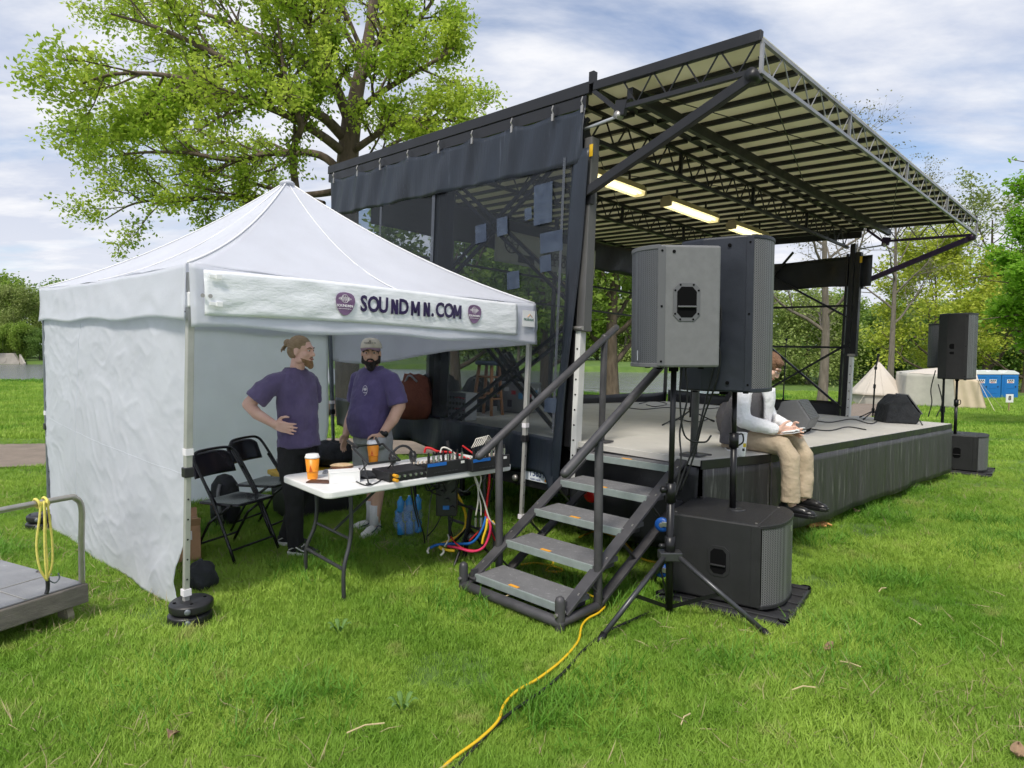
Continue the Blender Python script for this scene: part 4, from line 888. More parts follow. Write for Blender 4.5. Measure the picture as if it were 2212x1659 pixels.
def rightw(u, v):
    p = BR.lerp(FR, u); h = (.56 + .10 * math.sin(min(1, u * 1.5) * math.pi)) * (1 - u) + .36 * u
    q = p + Vector((0, 0, -h * v)); return q - nL * (.01 + .03 * math.sin(v * 3) + wall_noise(q, 2.2, .03) * v * 1.5)
TB().sheet(rightw, 60, 14, .002).build('raised_side_wall', 'tent_wall', tn, smooth=True)
def wallsheet(a, b, za, zb, name, outn, amp, sc, front_pull=0.0, nu=110, nv=110):
    def f(u, v):
        p = a.lerp(b, u); zt = za + (zb - za) * u; zg = float(gz(p.x, p.y)) + .0
        z_ = zt + (zg - zt) * v; q = Vector((p.x, p.y, z_)); t = (b - a).normalized()
        pull = front_pull * math.exp(-((v - .93) / .16) ** 2) * max(0, (u - .45) / .55) ** 2 + front_pull * .25 * v * u ** 3
        swell = .10 * math.sin(v * math.pi * .9) * math.sin(u * math.pi)
        diag = .012 * math.sin(7 * (u + v * .9) * 2.2) * v * sstep(.3, .9, v)
        return q - Vector((t.x, t.y, 0)) * pull + outn * (swell * .5 + wall_noise(Vector((q.x + .4 * q.z, q.y, q.z)), sc, amp) + float(diag))
    w_o = TB().sheet(f, nu, nv, .0015).build(name, 'tent_back' if name == 'back_wall' else 'tent_wall', tn, smooth=True)
    for (a0, a1, b0, b1) in (((0, 1, .49, .51),) if name == 'back_wall' else ((0, 1, .47, .53), (.36, .30, .02, .99), (.02, .02, 0, 1))): TB().tube([f(a0 + (a1 - a0) * t, b0 + (b1 - b0) * t) + outn * .003 for t in [i / 60 for i in range(61)]], .0016, 4, cap=False).build('wall_seam', 'tent_wall', w_o, smooth=True)
gFL, gBL, gBR, gFR = on_ground(-1.97, 3.86), on_ground(-4.27, 5.95), on_ground(-2.17, 7.90), on_ground(.08, 5.83)
wallsheet(Vector((BL.x, BL.y, 0)), Vector((-1.92, 3.88, 0)), 1.94, 1.86, 'side_wall', nL, .0105, 4.6, .26, 170, 150)
wallsheet(Vector((BL.x + .02, BL.y, 0)), Vector((BR.x - .02, BR.y - .02, 0)), 2.02, 1.98, 'back_wall', -nF, .010, 1.6, .12, 70, 60)
TB().tube(spline([(-3.66, 6.50, 1.98), (-3.69, 6.47, 1.2), (-3.66, 6.50, .6), (-3.69, 6.47, .06)], 6), .008, 5).build('wall_cord', 'pole_grey', tn, smooth=True)
for (b_, t_, m_, nm) in ((gFL, FL, 'pole_grey', 'front'), (gFR, FR, 'pole_grey', 'front'), (gBL, BL, 'pole_dark', 'b'), (gBR, BR, 'pole_dark', 'b')):
    ins = ((FL + FR + BL + BR) / 4 - t_); ins.z = 0; ins.normalize(); top = t_ + ins * .035 + Vector((0, 0, -.05)); bb = Vector(b_) + Vector((0, 0, .06)); mid = bb.lerp(top, .42)
    po = TB(); po.bar(mid, top, .040, .040, up=nL); po = po.build('pole', m_, tn, bevel=.004)
    TB().bar(bb, mid, .032, .032, up=nL).build('lower_pole', m_, po, bevel=.003)
    TB().bar(mid + Vector((0, 0, -.03)), mid + Vector((0, 0, .03)), .055, .055, up=nL).build('pole_collar', 'plastic_black', po, bevel=.006)
    for z_ in (.06, .48, .93): q = bb.lerp(top, z_); TB().bar(q - Vector((0, 0, .02)), q + Vector((0, 0, .02)), .046, .046, up=nL).build('reflective_band', 'ink_white', po)
    TB().box(top + Vector((0, 0, -.16)), (.06, .06, .09), Matrix.Rotation(.75, 3, 'Z')).build('corner_bracket', 'plastic_black' if m_ == 'pole_dark' else 'seam_white', po, bevel=.01)
    for k in range(5): q = bb.lerp(top, .1 + .06 * k); TB().cyl(q + nF * .012, q + nF * .018, .006, seg=6).build('height_hole', 'plastic_black', po)
    TB().bar(top + Vector((0, 0, -.06)), Vector((PK.x, PK.y, PK.z - .12)), .022).build('hip_strut', 'pole_dark', tn)
for a, b in ((FL, FR), (FR, BR), (BR, BL), (BL, FL)):
    z0 = Vector((0, 0, -.12)); z1 = Vector((0, 0, -.42)); m_ = a.lerp(b, .5)
    for p, q in ((a + z1 * .5, m_ + z0 * .8), (b + z1 * .5, m_ + z0 * .8)):
        ins = ((FL + FR + BL + BR) / 4 - m_); ins.z = 0; ins.normalize(); TB().bar(p + ins * .06, q + ins * .06, .018).build('scissor_bar', 'pole_dark', tn)
# foot weights
def weight(p, label):
    t = thing('tent_weight', label, 'weight', p)
    for k, z_ in enumerate((.0, .068)):
        d_ = MB().lathe((0.01 * k, 0, z_), [(.11, 0), (.124, .012), (.124, .05), (.11, .062), (.04, .064)], 28).build('plate', 'plastic_black', t, smooth=True, bevel=.003)
        MB().lathe((.045, -.117, z_ + .032), [(.018, 0), (.018, .01), (.010, .013)], 10, (.35, -.93, 0)).build('plug', 'pole_dark', d_, smooth=True)
        for a in (.6, 2.2, 3.9, 5.3): MB().cyl((.085 * math.cos(a), .085 * math.sin(a), z_ + .06), (.085 * math.cos(a), .085 * math.sin(a), z_ + .066), .010, seg=8).build('recess', 'dark_gap', d_)
weight(on_ground(-1.95, 3.87, 0), 'black round tent weight at the front pole foot'); weight(on_ground(-4.33, 5.93, 0), 'black tent weight at the far left corner of the tent')
# printed banner strapped to the front valance
def bpt(s_, z_): p = FL.lerp(FR, s_); return Vector((p.x, p.y, 0)) + nF * .038 + Vector((0, 0, 1.985 - .075 * s_ + z_))
bo = bpt(.5, 0); bt = thing('tent_banner', 'glossy white vinyl banner with purple lettering on the tent front', 'banner', bo)
def bulge(s_, v): return .005 * math.sin(s_ * 9) + .006 * math.sin(v * 3.1) + .005 * mn.noise(Vector((s_ * 14, v * 4, 2))) * (1.6 if s_ < .33 else .8)
def bsheet(u, v): s_ = .025 + u * .885; return bpt(s_, .12 - .265 * v + .012 * math.sin(s_ * 5)) + nF * bulge(s_, v) - bo
MB().sheet(bsheet, 90, 12, .002).build('vinyl', 'banner_vinyl', bt, smooth=True)
tF = (FR - FL); tF.z = 0; tF.normalize()
def bmat(s_, z_, tilt=-.036, off=.022):
    p = bpt(s_, z_) - bo + nF * (bulge(s_, .5) + off * .45); X = Vector((tF.x, tF.y, tilt)).normalized(); Zv = nF; Yv = Zv.cross(X).normalized()
    return Matrix(((X.x, Yv.x, Zv.x, p.x), (X.y, Yv.y, Zv.y, p.y), (X.z, Yv.z, Zv.z, p.z), (0, 0, 0, 1)))
def s_of(u): k = (u - 1105.5) / FPX; return ((FL.y) * k - FL.x) / ((FR.x - FL.x) - (FR.y - FL.y) * k)
for ch, u in zip('SOUNDMN.COM', (779, 800, 821, 845, 865, 890, 914, 927, 942, 961, 979)):
    s_ = s_of(u)
    if ch in 'MN':
        mm = bmat(s_, -.004); hh, ww, th = .053, (.040 if ch == 'M' else .030), .020; lm = MB(mm)
        lm.box((-ww + th / 2, 0, 0), (th, 2 * hh, .0016)); lm.box((ww - th / 2, 0, 0), (th, 2 * hh, .0016))
        dg_ = [[(-ww, hh), (-ww + th * 1.15, hh), (ww, -hh), (ww - th * 1.15, -hh)]] if ch == 'N' else [[(-ww, hh), (-ww + th * 1.1, hh), (th * .5, -hh * .62), (-th * .5, -hh * .62)], [(ww - th * 1.1, hh), (ww, hh), (th * .5, -hh * .62), (-th * .5, -hh * .62)]]
        for q_ in dg_: lm.prism(q_[::-1], -.0009, .0009)
        lm.build('letter', 'letter_purple', bt); continue
    text_obj('letter', ch, .150, 'letter_purple', bt, bmat(s_, -.004), bold=.0048, sx=.70 if ch in 'MN' else .78)
for s_, sc in ((s_of(738), 1.0), (s_of(1015), .95)):
    egg = [(.072 * sc * math.cos(a) * (1 + .06 * math.cos(a)), .078 * sc * math.sin(a) + .012 * sc * math.cos(2 * a)) for a in [i * .2618 for i in range(24)]]
    m0 = bmat(s_, .0); d_ = MB(m0).prism(egg, -.001, .002).build('logo_disc', 'logo_purple', bt)
    wv = MB(m0)
    for k in range(13):
        h = (.006, .012, .009, .018, .024, .014, .027, .016, .022, .012, .016, .008, .005)[k] * sc; wv.box(((k - 6) * .0075 * sc, .022 * sc, .003), (.003 * sc, h * 1.6, .001))
    wv.tube([(.027 * sc * math.cos(a * .314), .022 * sc + .027 * sc * math.sin(a * .314), .003) for a in range(21)], .0012, 4, cap=False)
    tag(wv.build('logo_wave', 'ink_white', d_), kind='stuff')
    text_obj('logo_text', 'SOUNDMN', .024 * sc, 'ink_white', d_, m0 @ Matrix.Translation((0, -.026 * sc, .003)), bold=.0004)
    text_obj('logo_small_text', 'AUDIO & LIGHTING RENTAL', .0075 * sc, 'ink_white', d_, m0 @ Matrix.Translation((0, -.046 * sc, .003)))
m0 = bmat(s_of(1133), -.01, off=0.0); lb = MB(m0).box((0, 0, 0), (.15, .14, .002)).build('maker_label', 'seam_white', bt)
text_obj('label_text', 'PROSHADE', .028, 'label_green', lb, m0 @ Matrix.Translation((0, -.01, .002)), bold=.0006, sx=.85)
MB(m0).tube([(-.015, .012, .002), (.012, .038, .002), (.042, .012, .002)], .003, 4).build('label_roof', 'label_orange', lb)
for z_ in (.085, -.075): MB(bmat(.045, z_)).box((0, 0, .004), (.07, .022, .008)).box((.02, 0, .010), (.035, .03, .008)).build('strap_buckle', 'seam_white', bt, bevel=.002)
for s_ in (.02, .035): MB(bmat(s_, -.03)).lathe((0, 0, .0), [(.012, 0), (.012, .003), (.006, .003)], 10).build('grommet', 'bolt', bt)

# ---------------------------------------------------------------- flat cart with bungee cord
mat('cart_deck', (0.20, 0.205, 0.22), 0.7, col2=(0.27, 0.275, 0.29), vscale=6, bump=.2, bscale=120, wear=((0.38, 0.39, 0.40), 6, .62)); mat('cart_side', (0.13, 0.115, 0.10), 0.85, col2=(0.22, 0.195, 0.17), vscale=8, vstretch=(1, 1, 4), bump=.3)
mat('cart_tube', (0.42, 0.40, 0.36), 0.35, 0.7, var=.12, vscale=14); mat('bungee', (0.75, 0.66, 0.16), 0.7, var=.15, vscale=60); mat('caster', (0.30, 0.26, 0.20), 0.7, var=.2)
ex, ey = Vector((-.89, .45, 0)).normalized(), Vector((-.45, -.89, 0)).normalized(); CP = Vector((-2.55, 3.86, 0))
ct = thing('platform_cart', 'grey platform cart with bent tube handle at the left edge', 'cart', matrix=Matrix(((ex.x, ey.x, 0, CP.x), (ex.y, ey.y, 0, CP.y), (0, 0, 1, 0), (0, 0, 0, 1))))
outl = [(0, 0), (0, .66), (1.0, .66), (1.0, 0), (.48, 0), (.46, .035), (.30, .035), (.28, 0)]
MB().prism(outl, .12, .235).build('bed', 'cart_side', ct, bevel=.008)
dk = MB().prism([(.02, .02), (.02, .64), (.98, .64), (.98, .02), (.50, .02), (.47, .05), (.29, .05), (.26, .02)], .236, .246).build('deck_mat', 'cart_deck', ct, bevel=.003)
for p, q in (((.33, .03, .248), (.33, .63, .248)), ((.02, .33, .248), (.98, .33, .248))): MB().bar(p, q, .008, .003).build('deck_line', 'cart_tube', dk)
MB().tube(spline([(.035, .02, .20), (.018, .022, .5), (.0, .025, .70), (-.002, .06, .765), (-.002, .12, .778), (-.002, .54, .778), (-.002, .60, .765), (.0, .635, .70), (.018, .638, .5), (.035, .64, .20)], 5), .017, 12).build('handle', 'cart_tube', ct, smooth=True)
for xx in (.1, .88):
    for yy in (.08, .58): MB().lathe((xx, yy, .055), [(.02, -.02), (.055, -.018), (.055, .018), (.02, .02)], 16, (0, 1, 0)).box((xx, yy, .10), (.06, .05, .06)).build('caster', 'caster', ct, smooth=False)
bg_ = thing('bungee_cord', 'yellow bungee cord knotted over the cart handle', 'bungee cord', matrix=ct.matrix_world.copy() if False else Matrix(((ex.x, ey.x, 0, CP.x), (ex.y, ey.y, 0, CP.y), (0, 0, 1, 0), (0, 0, 0, 1))))
yb = .24
cd = MB()
for k in range(2): cd.tube([(-.002 + .026 * math.cos(a), yb - .02 + .045 * k + .006 * math.sin(a), .778 + .026 * math.sin(a)) for a in [i * .4488 for i in range(15)]], .0075, 7)
for k, (dx, dy_) in enumerate(((0, -.02), (.012, -.005), (-.01, .01), (.006, .028))): cd.tube(spline([(-.03 + dx * .5, yb + dy_ * .6, .79), (-.034 + dx, yb + dy_, .70), (-.03 + dx * 1.6, yb + dy_ * 1.6, .55), (-.032 + dx, yb + dy_ * 1.3, .42), (-.03 + dx * .4, yb + .004, .335)], 5), .0065, 6)
tag(cd.build('cord', 'bungee', bg_, smooth=True), kind='stuff')
MB().tube(spline([(-.03, yb, .35), (-.028, yb, .29), (-.03, yb + .01, .26)], 4), .011, 8).build('grip', 'plastic_black', bg_, smooth=True)
MB().tube(spline([(-.03, yb, .34), (-.034, yb - .035, .31), (-.034, yb - .06, .33), (-.034, yb - .055, .36)], 4), .004, 6).build('hook', 'pole_dark', bg_, smooth=True)

# ---------------------------------------------------------------- folding table
mat('table_white', (0.80, 0.80, 0.79), 0.45, var=.03, vscale=9, bump=.1, bscale=200); mat('leg_steel', (0.06, 0.062, 0.066), 0.4, .4, var=.15)
TA = R(40.6); TC = Vector((-.815, 4.83, 0)); tg = float(gz(TC.x, TC.y)); TBH = .745
tb = thing('folding_table', 'long white plastic folding table crowded with audio gear', 'table', (TC.x, TC.y, tg), TA)
hl, hw, rc = .775, .37, .06; poly = []
for cx_, cy_, a0 in ((hl - rc, hw - rc, 0), (-hl + rc, hw - rc, 90), (-hl + rc, -hw + rc, 180), (hl - rc, -hw + rc, 270)): poly += [(cx_ + rc * math.cos(R(a0 + 18 * k)), cy_ + rc * math.sin(R(a0 + 18 * k))) for k in range(6)]
MB().prism(poly, TBH - tg - .048, TBH - tg).build('tabletop', 'table_white', tb, bevel=.010)
for s_ in (-1, 1):
    xx = s_ * .56; zt = TBH - tg - .05
    for yy in (-.27, .27): MB().tube(spline([(xx, yy, zt), (xx, yy, .48), (xx + .02 * s_, yy * 1.02, .36), (xx + .07 * s_, yy * 1.1, .22), (xx + .075 * s_, yy * 1.12, .0)], 5), .014, 9).build('leg', 'leg_steel', tb, smooth=True)
    MB().tube([(xx, -.27, zt - .02), (xx, .27, zt - .02)], .013, 8).tube([(xx + .07 * s_, -.29, .22), (xx + .07 * s_, .29, .22)], .012, 8).build('leg_crossbar', 'leg_steel', tb)
    MB().tube([(xx, 0, .40), (s_ * .12, 0, zt)], .010, 7).build('leg_brace', 'leg_steel', tb); MB().tube([(xx, -.27, .40), (xx, .27, .40)], .010, 7).build('leg_crossbar', 'leg_steel', tb)
def tab(u, v, h=.0): p = pz(u, v, TBH + h); return p

# ---------------------------------------------------------------- folding chairs
mat('chair_black', (0.016, 0.016, 0.02), 0.22, var=.2, spec=.6); mat('chair_tube', (0.02, 0.02, 0.022), 0.25, .3, spec=.6)
def chair(p, fa, label):
    t = thing('folding_chair', label, 'chair', p, fa, 'black folding chairs')           # faces local +x
    def seat(u, v):
        x_ = -.20 + .40 * u; y_ = (v - .5) * (.40 - .03 * u); return Vector((x_, y_, .445 - .016 * math.sin(u * math.pi) * math.sin(v * math.pi) + .008 * u))
    MB().sheet(seat, 14, 14, .022).build('seat', 'chair_black', t, smooth=True, bevel=.006)
    def back(u, v):
        y_ = (u - .5) * .40; z_ = .62 + .19 * v - (.05 * (abs(u - .5) * 2) ** 4 * v); return Vector((-.245 - .055 * v - .03 * math.cos(u * math.pi - math.pi / 2) + .02, y_, z_))
    MB().sheet(back, 18, 8, .012).build('backrest', 'chair_black', t, smooth=True)
    fr = [(.20, -.225, 0), (.02, -.222, .38), (-.10, -.218, .58), (-.225, -.21, .76), (-.262, -.17, .815), (-.272, -.08, .828), (-.272, .08, .828), (-.262, .17, .815), (-.225, .21, .76), (-.10, .218, .58), (.02, .222, .38), (.20, .225, 0)]
    MB().tube(spline(fr, 3), .012, 8).build('front_frame', 'chair_tube', t, smooth=True)
    for s_ in (-1, 1):
        MB().tube([(.13, s_ * .195, .44), (-.10, s_ * .195, .28), (-.28, s_ * .195, 0)], .011, 8).build('rear_leg', 'chair_tube', t, smooth=True)
        MB().bar((.0, s_ * .205, .43), (-.17, s_ * .205, .66), .006, .018).build('side_link', 'chair_tube', t)
    MB().tube([(-.215, -.195, .10), (-.215, .195, .10)], .009, 7).build('rear_crossbar', 'chair_tube', t); MB().tube([(.155, -.22, .10), (.155, .22, .10)], .009, 7).build('front_crossbar', 'chair_tube', t)
chair(on_ground(-2.20, 5.18), R(-24), 'black metal folding chair nearest the front tent pole'); chair(on_ground(-2.20, 5.86), R(-17), 'black metal folding chair behind, beside the yellow lidded tote')
# ---------------------------------------------------------------- tote, clothes, bags, boxes in the tent
mat('tote_black', (0.018, 0.018, 0.02), 0.5, var=.2); mat('lid_yellow', (0.72, 0.44, 0.015), 0.45, var=.1); mat('cloth_grey', (0.22, 0.225, 0.235), 0.9, var=.25, vscale=20, bump=.6, bscale=30); mat('cloth_black', (0.02, 0.022, 0.026), 0.85, var=.3, vscale=14, bump=.7, bscale=22)
mat('cardboard', (0.40, 0.235, 0.13), 0.85, var=.12, vscale=8); mat('barcode_white', (.75, .75, .73), .6)
tp = on_ground(-2.02, 6.55); to_ = thing('storage_tote', 'black storage tote with a yellow lid behind the chairs', 'tote', tp, R(38))
MB().box((0, 0, .19), (.66, .44, .38), taper=(1.06, 1.06)).build('tub', 'tote_black', to_, bevel=.012); ld = MB().box((0, 0, .405), (.74, .52, .045)).box((0, 0, .435), (.62, .40, .025)).build('lid', 'lid_yellow', to_, bevel=.01)
for k in range(5): MB().box((-.28 + .14 * k, -.262, .40), (.05, .012, .05)).build('lid_rib', 'lid_yellow', ld, bevel=.004)
def lump(name, label, cat, p, rs, m_, seed, parent_z=0, squash=1.0, n=26):
    def f(u, v):
        a = u * 2 * math.pi; t = v * math.pi; d_ = Vector((math.sin(t) * math.cos(a), math.sin(t) * math.sin(a), math.cos(t))); k = 1 + .22 * mn.noise(d_ * 2.1 + Vector((seed, 0, 0))) + .12 * mn.noise(d_ * 5.3 + Vector((seed, 3, 0)))
        z_ = d_.z * rs[2] * k; return Vector((d_.x * rs[0] * k, d_.y * rs[1] * k, max(-rs[2] * .8, z_) + rs[2] * .8))
    o = MB().sheet(f, n, n // 2).build(name, m_, None, smooth=True); o.location = p; return tag(o, label, cat)
lump('crumpled_shirt', 'crumpled grey cloth on the yellow lid', 'cloth', (-2.17, 6.42, tp.z + .45), (.15, .12, .09), 'cloth_grey', 1); lump('dark_jacket', 'black jacket heaped on the yellow lid', 'jacket', (-1.86, 6.62, tp.z + .45), (.24, .18, .14), 'cloth_black', 2)
bp = thing('backpack', 'black backpack on the grass by the tent back wall', 'backpack', on_ground(-2.72, 6.12), R(-25))
MB().lathe((0, 0, 0), [(.12, 0), (.155, .04), (.16, .2), (.14, .36), (.08, .44), (.02, .46)], 18, sy=.7).build('body', 'cloth_black', bp, smooth=True)
MB().tube(spline([(.05, -.10, .38), (.08, -.15, .3), (.10, -.15, .15), (.08, -.11, .05)], 4), .016, 6).build('strap', 'cloth_grey', bp, smooth=True); MB().lathe((.02, -.09, .08), [(.09, 0), (.10, .05), (.09, .17)], 12, sy=.5).build('pocket', 'cloth_black', bp, smooth=True)
cb = thing('cardboard_box', 'brown cardboard box with a barcode label behind the tent wall', 'box', on_ground(-2.66, 5.06), R(30))
MB().box((0, 0, .14), (.36, .30, .28)).build('carton', 'cardboard', cb, bevel=.004)
for s_ in (-1, 1): MB().box((0, s_ * .17, .30), (.36, .10, .005), Matrix.Rotation(s_ * .9, 3, 'X')).build('flap', 'cardboard', cb)
lbp = MB().box((.07, -.153, .20), (.10, .003, .07)).build('shipping_label', 'barcode_white', cb)
bcm = MB()
for k in range(12): bcm.box((.035 + k * .0062, -.1555, .195), (.0025 + .0018 * (k % 3 == 0), .001, .038))
tag(bcm.build('barcode', 'ink_dark', lbp), kind='stuff')
lump('black_bag', 'small black bag at the foot of the tent side wall', 'bag', on_ground(-2.12, 4.38), (.10, .08, .11), 'cloth_black', 5)
# ---------------------------------------------------------------- loudspeakers
mat('cab_grey', (0.16, 0.162, 0.166), 0.55, var=.08, vscale=20, bump=.12, bscale=300); mat('cab_navy', (0.013, 0.017, 0.027), 0.45, var=.2, vscale=10, bump=.15, bscale=260, rvar=.06); mat('cab_black', (0.017, 0.017, 0.0185), 0.52, var=.2, vscale=10, bump=.2, bscale=260)
mat('trim_grey', (0.11, 0.112, 0.118), 0.5); mat('stand_black', (0.012, 0.012, 0.0135), 0.35, .3, var=.2, wear=((.2, .2, .2), 16, .72)); mat('stand_leg', (0.075, 0.077, 0.082), 0.35, .6, var=.15)
mat('wheel_blue', (0.01, 0.08, 0.34), 0.4); mat('zinc', (0.55, 0.56, 0.57), 0.3, .9); mat('tray_black', (0.024, 0.024, 0.026), 0.5, var=.25, vscale=9)
def grille_mat(name, c_hole, c_metal, f):
    m = bpy.data.materials.new(name); m.use_nodes = True; nn = m.node_tree.nodes; lk = m.node_tree.links; b = nn['Principled BSDF']; M_[name] = m
    t = nn.new('ShaderNodeTexCoord'); vo = nn.new('ShaderNodeTexVoronoi'); vo.inputs['Scale'].default_value = f; vo.inputs['Randomness'].default_value = 0.0
    mp_ = nn.new('ShaderNodeMapping'); mp_.inputs['Rotation'].default_value = (R(45), 0, 0); lk.new(t.outputs['Object'], mp_.inputs[0]); lk.new(mp_.outputs[0], vo.inputs['Vector'])
    rp = nn.new('ShaderNodeMapRange'); rp.inputs[1].default_value = .32; rp.inputs[2].default_value = .48; lk.new(vo.outputs['Distance'], rp.inputs[0])
    mx_ = nn.new('ShaderNodeMix'); mx_.data_type = 'RGBA'; mx_.inputs[6].default_value = (*c_hole, 1); mx_.inputs[7].default_value = (*c_metal, 1); lk.new(rp.outputs[0], mx_.inputs[0]); lk.new(mx_.outputs[2], b.inputs['Base Color'])
    b.inputs['Roughness'].default_value = .45; bn_ = nn.new('ShaderNodeBump'); bn_.inputs['Strength'].default_value = .5; bn_.inputs['Distance'].default_value = .003; lk.new(rp.outputs[0], bn_.inputs['Height']); lk.new(bn_.outputs[0], b.inputs['Normal'])
grille_mat('grille', (.008, .008, .009), (.15, .15, .155), 95); grille_mat('grille_fine', (.008, .009, .012), (.085, .09, .10), 120)
def handle_cup(t, y0, sgn, cx_, cz_, w, h, m_frame, oct_=True, bars=1):
    ax = (Vector((cx_, y0, cz_)), Vector((1, 0, 0)), Vector((0, 0, 1)), Vector((0, sgn, 0))); k = w * .22
    o8 = [(-w / 2 + k, -h / 2), (w / 2 - k, -h / 2), (w / 2, -h / 2 + k), (w / 2, h / 2 - k), (w / 2 - k, h / 2), (-w / 2 + k, h / 2), (-w / 2, h / 2 - k), (-w / 2, -h / 2 + k)]
    fr = MB().prism(o8, 0, .004, ax).build('handle_frame', m_frame, t, bevel=.0015)
    i8 = [(p[0] * .72, p[1] * .80) for p in o8]; MB().prism(i8, .0, .0055, ax).build('handle_shade_panel', 'dark_gap', fr)  # raised dark panel: the shade of a hollow put in as colour
    for b_ in range(bars): MB().bar((cx_ - w * .34, y0 + sgn * .010, cz_ - h * .12), (cx_ + w * .34, y0 + sgn * .010, cz_ - h * .12), .018, .010).build('handle_bar', m_frame, fr, bevel=.003)
    if oct_:
        for a in o8: MB().cyl((cx_ + a[0] * .86, y0 + sgn * .003, cz_ + a[1] * .90), (cx_ + a[0] * .86, y0 + sgn * .007, cz_ + a[1] * .90), .006, seg=6).build('screw', 'dark_gap', fr)
def loudspeaker(name, label, p, rz, D_, W_, H_, m_cab, m_gr, m_trim, bulge=.05, rear=.30):
    """x is the front; origin at the bottom centre"""
    t = thing(name, label, 'loudspeaker', p, rz)
    rm = (rear + .5) / 2 + .06 if rear < .45 else .5
    poly = [(-D_ / 2, -W_ * rear), (-D_ / 2, W_ * rear), (-D_ * .2, W_ * rm), (D_ * .36, W_ / 2), (D_ * .36, -W_ / 2), (-D_ * .2, -W_ * rm)]
    MB().prism(poly, 0, H_).build('cabinet', m_cab, t, bevel=.014)
    def gr(u, v):
        y_ = (u - .5) * W_ * .985; return Vector((D_ * .36 + .012 + (D_ * .14 + bulge) * (1 - (2 * abs(u - .5)) ** 2.6), y_, .022 + (H_ - .044) * v))
    MB().sheet(gr, 20, 6).build('grille', m_gr, t, smooth=True)
    for z0 in (.0, H_ - .026):
        pts = [(D_ * .35, -W_ / 2)] + [(D_ * .36 + .016 + (D_ * .14 + bulge) * (1 - (2 * abs(u - .5)) ** 2.6), (u - .5) * W_) for u in [i / 16 for i in range(17)]] + [(D_ * .35, W_ / 2)]
        MB().prism(pts, z0, z0 + .026).build('grille_frame', m_trim, t, bevel=.004)
    for s_ in (-1, 1):
        MB().box((D_ * .345, s_ * (W_ / 2 + .001), H_ / 2), (.045, .008, H_ - .02)).build('side_trim', m_trim, t, bevel=.002)
        for f in (.05, .5, .95): MB().cyl((D_ * .345, s_ * (W_ / 2 + .004), H_ * f), (D_ * .345, s_ * (W_ / 2 + .0085), H_ * f), .007, seg=8).build('screw', 'dark_gap', t)
    for s_ in (-1, 1):
        for xx in (-D_ * .3, D_ * .3): MB().cyl((xx, s_ * W_ * .3, -.012), (xx, s_ * W_ * .3, 0), .018, seg=10).build('rubber_foot', 'dark_gap', t)
    MB().cyl((0, 0, -.03), (0, 0, .0), .03).build('pole_socket', 'dark_gap', t)
    return t
PG = px(1443, 1330, 4.06)
sg = loudspeaker('loudspeaker', 'grey loudspeaker on a tripod, its side turned to the viewer', (1.005, 4.06, 1.535), R(186), .43, .38, .72, 'cab_grey', 'grille_fine', 'trim_grey', .03, .499)
handle_cup(sg, .191, 1, -.005, .385, .165, .225, 'trim_grey')
for f in (.945,): MB().cyl((.075, .190, .72 * f), (.075, .194, .72 * f), .010, seg=10).build('rigging_plug', 'dark_gap', sg)
MB().box((.262, .10, .07), (.004, .008, .06)).build('badge', 'zinc', sg)
sk = loudspeaker('loudspeaker', 'tall dark blue loudspeaker on a pole above the subwoofer', (1.448, 4.455, 1.365), R(-27), .54, .50, 1.0, 'cab_navy', 'grille', 'cab_navy', .02)
handle_cup(sk, -.236, -1, -.03, .50, .10, .10, 'cab_navy', False, 0); handle_cup(sk, -.236, -1, -.03, .40, .10, .055, 'cab_navy', False, 0)
MB().box((.20, -.22, .13), (.004, .02, .06), Matrix.Rotation(-.6, 3, 'Z')).build('badge', 'zinc', sk)
for z_ in (.06, .94): MB().cyl((.06, -.246, z_), (.06, -.252, z_), .012, seg=10).build('rigging_plug', 'dark_gap', sk)
# tripod stand
ts = thing('speaker_stand', 'black tripod stand under the grey loudspeaker', 'speaker stand', (.995, 4.05, -.055))
MB().cyl((0, 0, .05), (0, 0, .80), .024).build('lower_tube', 'stand_black', ts, smooth=True); MB().cyl((0, 0, .78), (.01, 0, 1.60), .018).build('upper_tube', 'stand_black', ts, smooth=True)
MB().cyl((0, 0, .74), (0, 0, .86), .032).build('collar', 'stand_black', ts, smooth=True)
MB().lathe((-.05, -.01, .82), [(.008, -.03), (.022, -.01), (.022, .012), (.01, .02)], 10, (-1, 0, 0)).build('clamp_knob', 'stand_black', ts, smooth=True)
MB().cyl((0, 0, .40), (0, 0, .52), .034).build('hub_collar', 'stand_black', ts, smooth=True); MB().box((0, 0, .40), (.14, .09, .055)).build('hub_bracket', 'stand_leg', ts, bevel=.006)
MB().lathe((-.05, .0, .46), [(.006, -.03), (.018, -.01), (.018, .012), (.01, .02)], 10, (-1, 0, 0)).build('clamp_knob', 'stand_black', ts, smooth=True)
for fx, fy in ((-.50, -.385), (.515, -.335), (.02, .58)):
    d_ = Vector((fx, fy, 0)).normalized(); MB().tube([d_ * .06 + Vector((0, 0, .40)), Vector((fx * .94, fy * .94, .045))], .016, 10).build('leg', 'stand_leg', ts, smooth=True)
    MB().tube([Vector((fx * .92, fy * .92, .055)), Vector((fx * 1.02, fy * 1.02, .0))], .021, 10).build('leg_foot', 'stand_black', ts, smooth=True); MB().bar(Vector((0, 0, .065)), Vector((fx * .52, fy * .52, .22)), .006, .024, up=(0, 0, 1)).build('leg_brace', 'stand_black', ts)
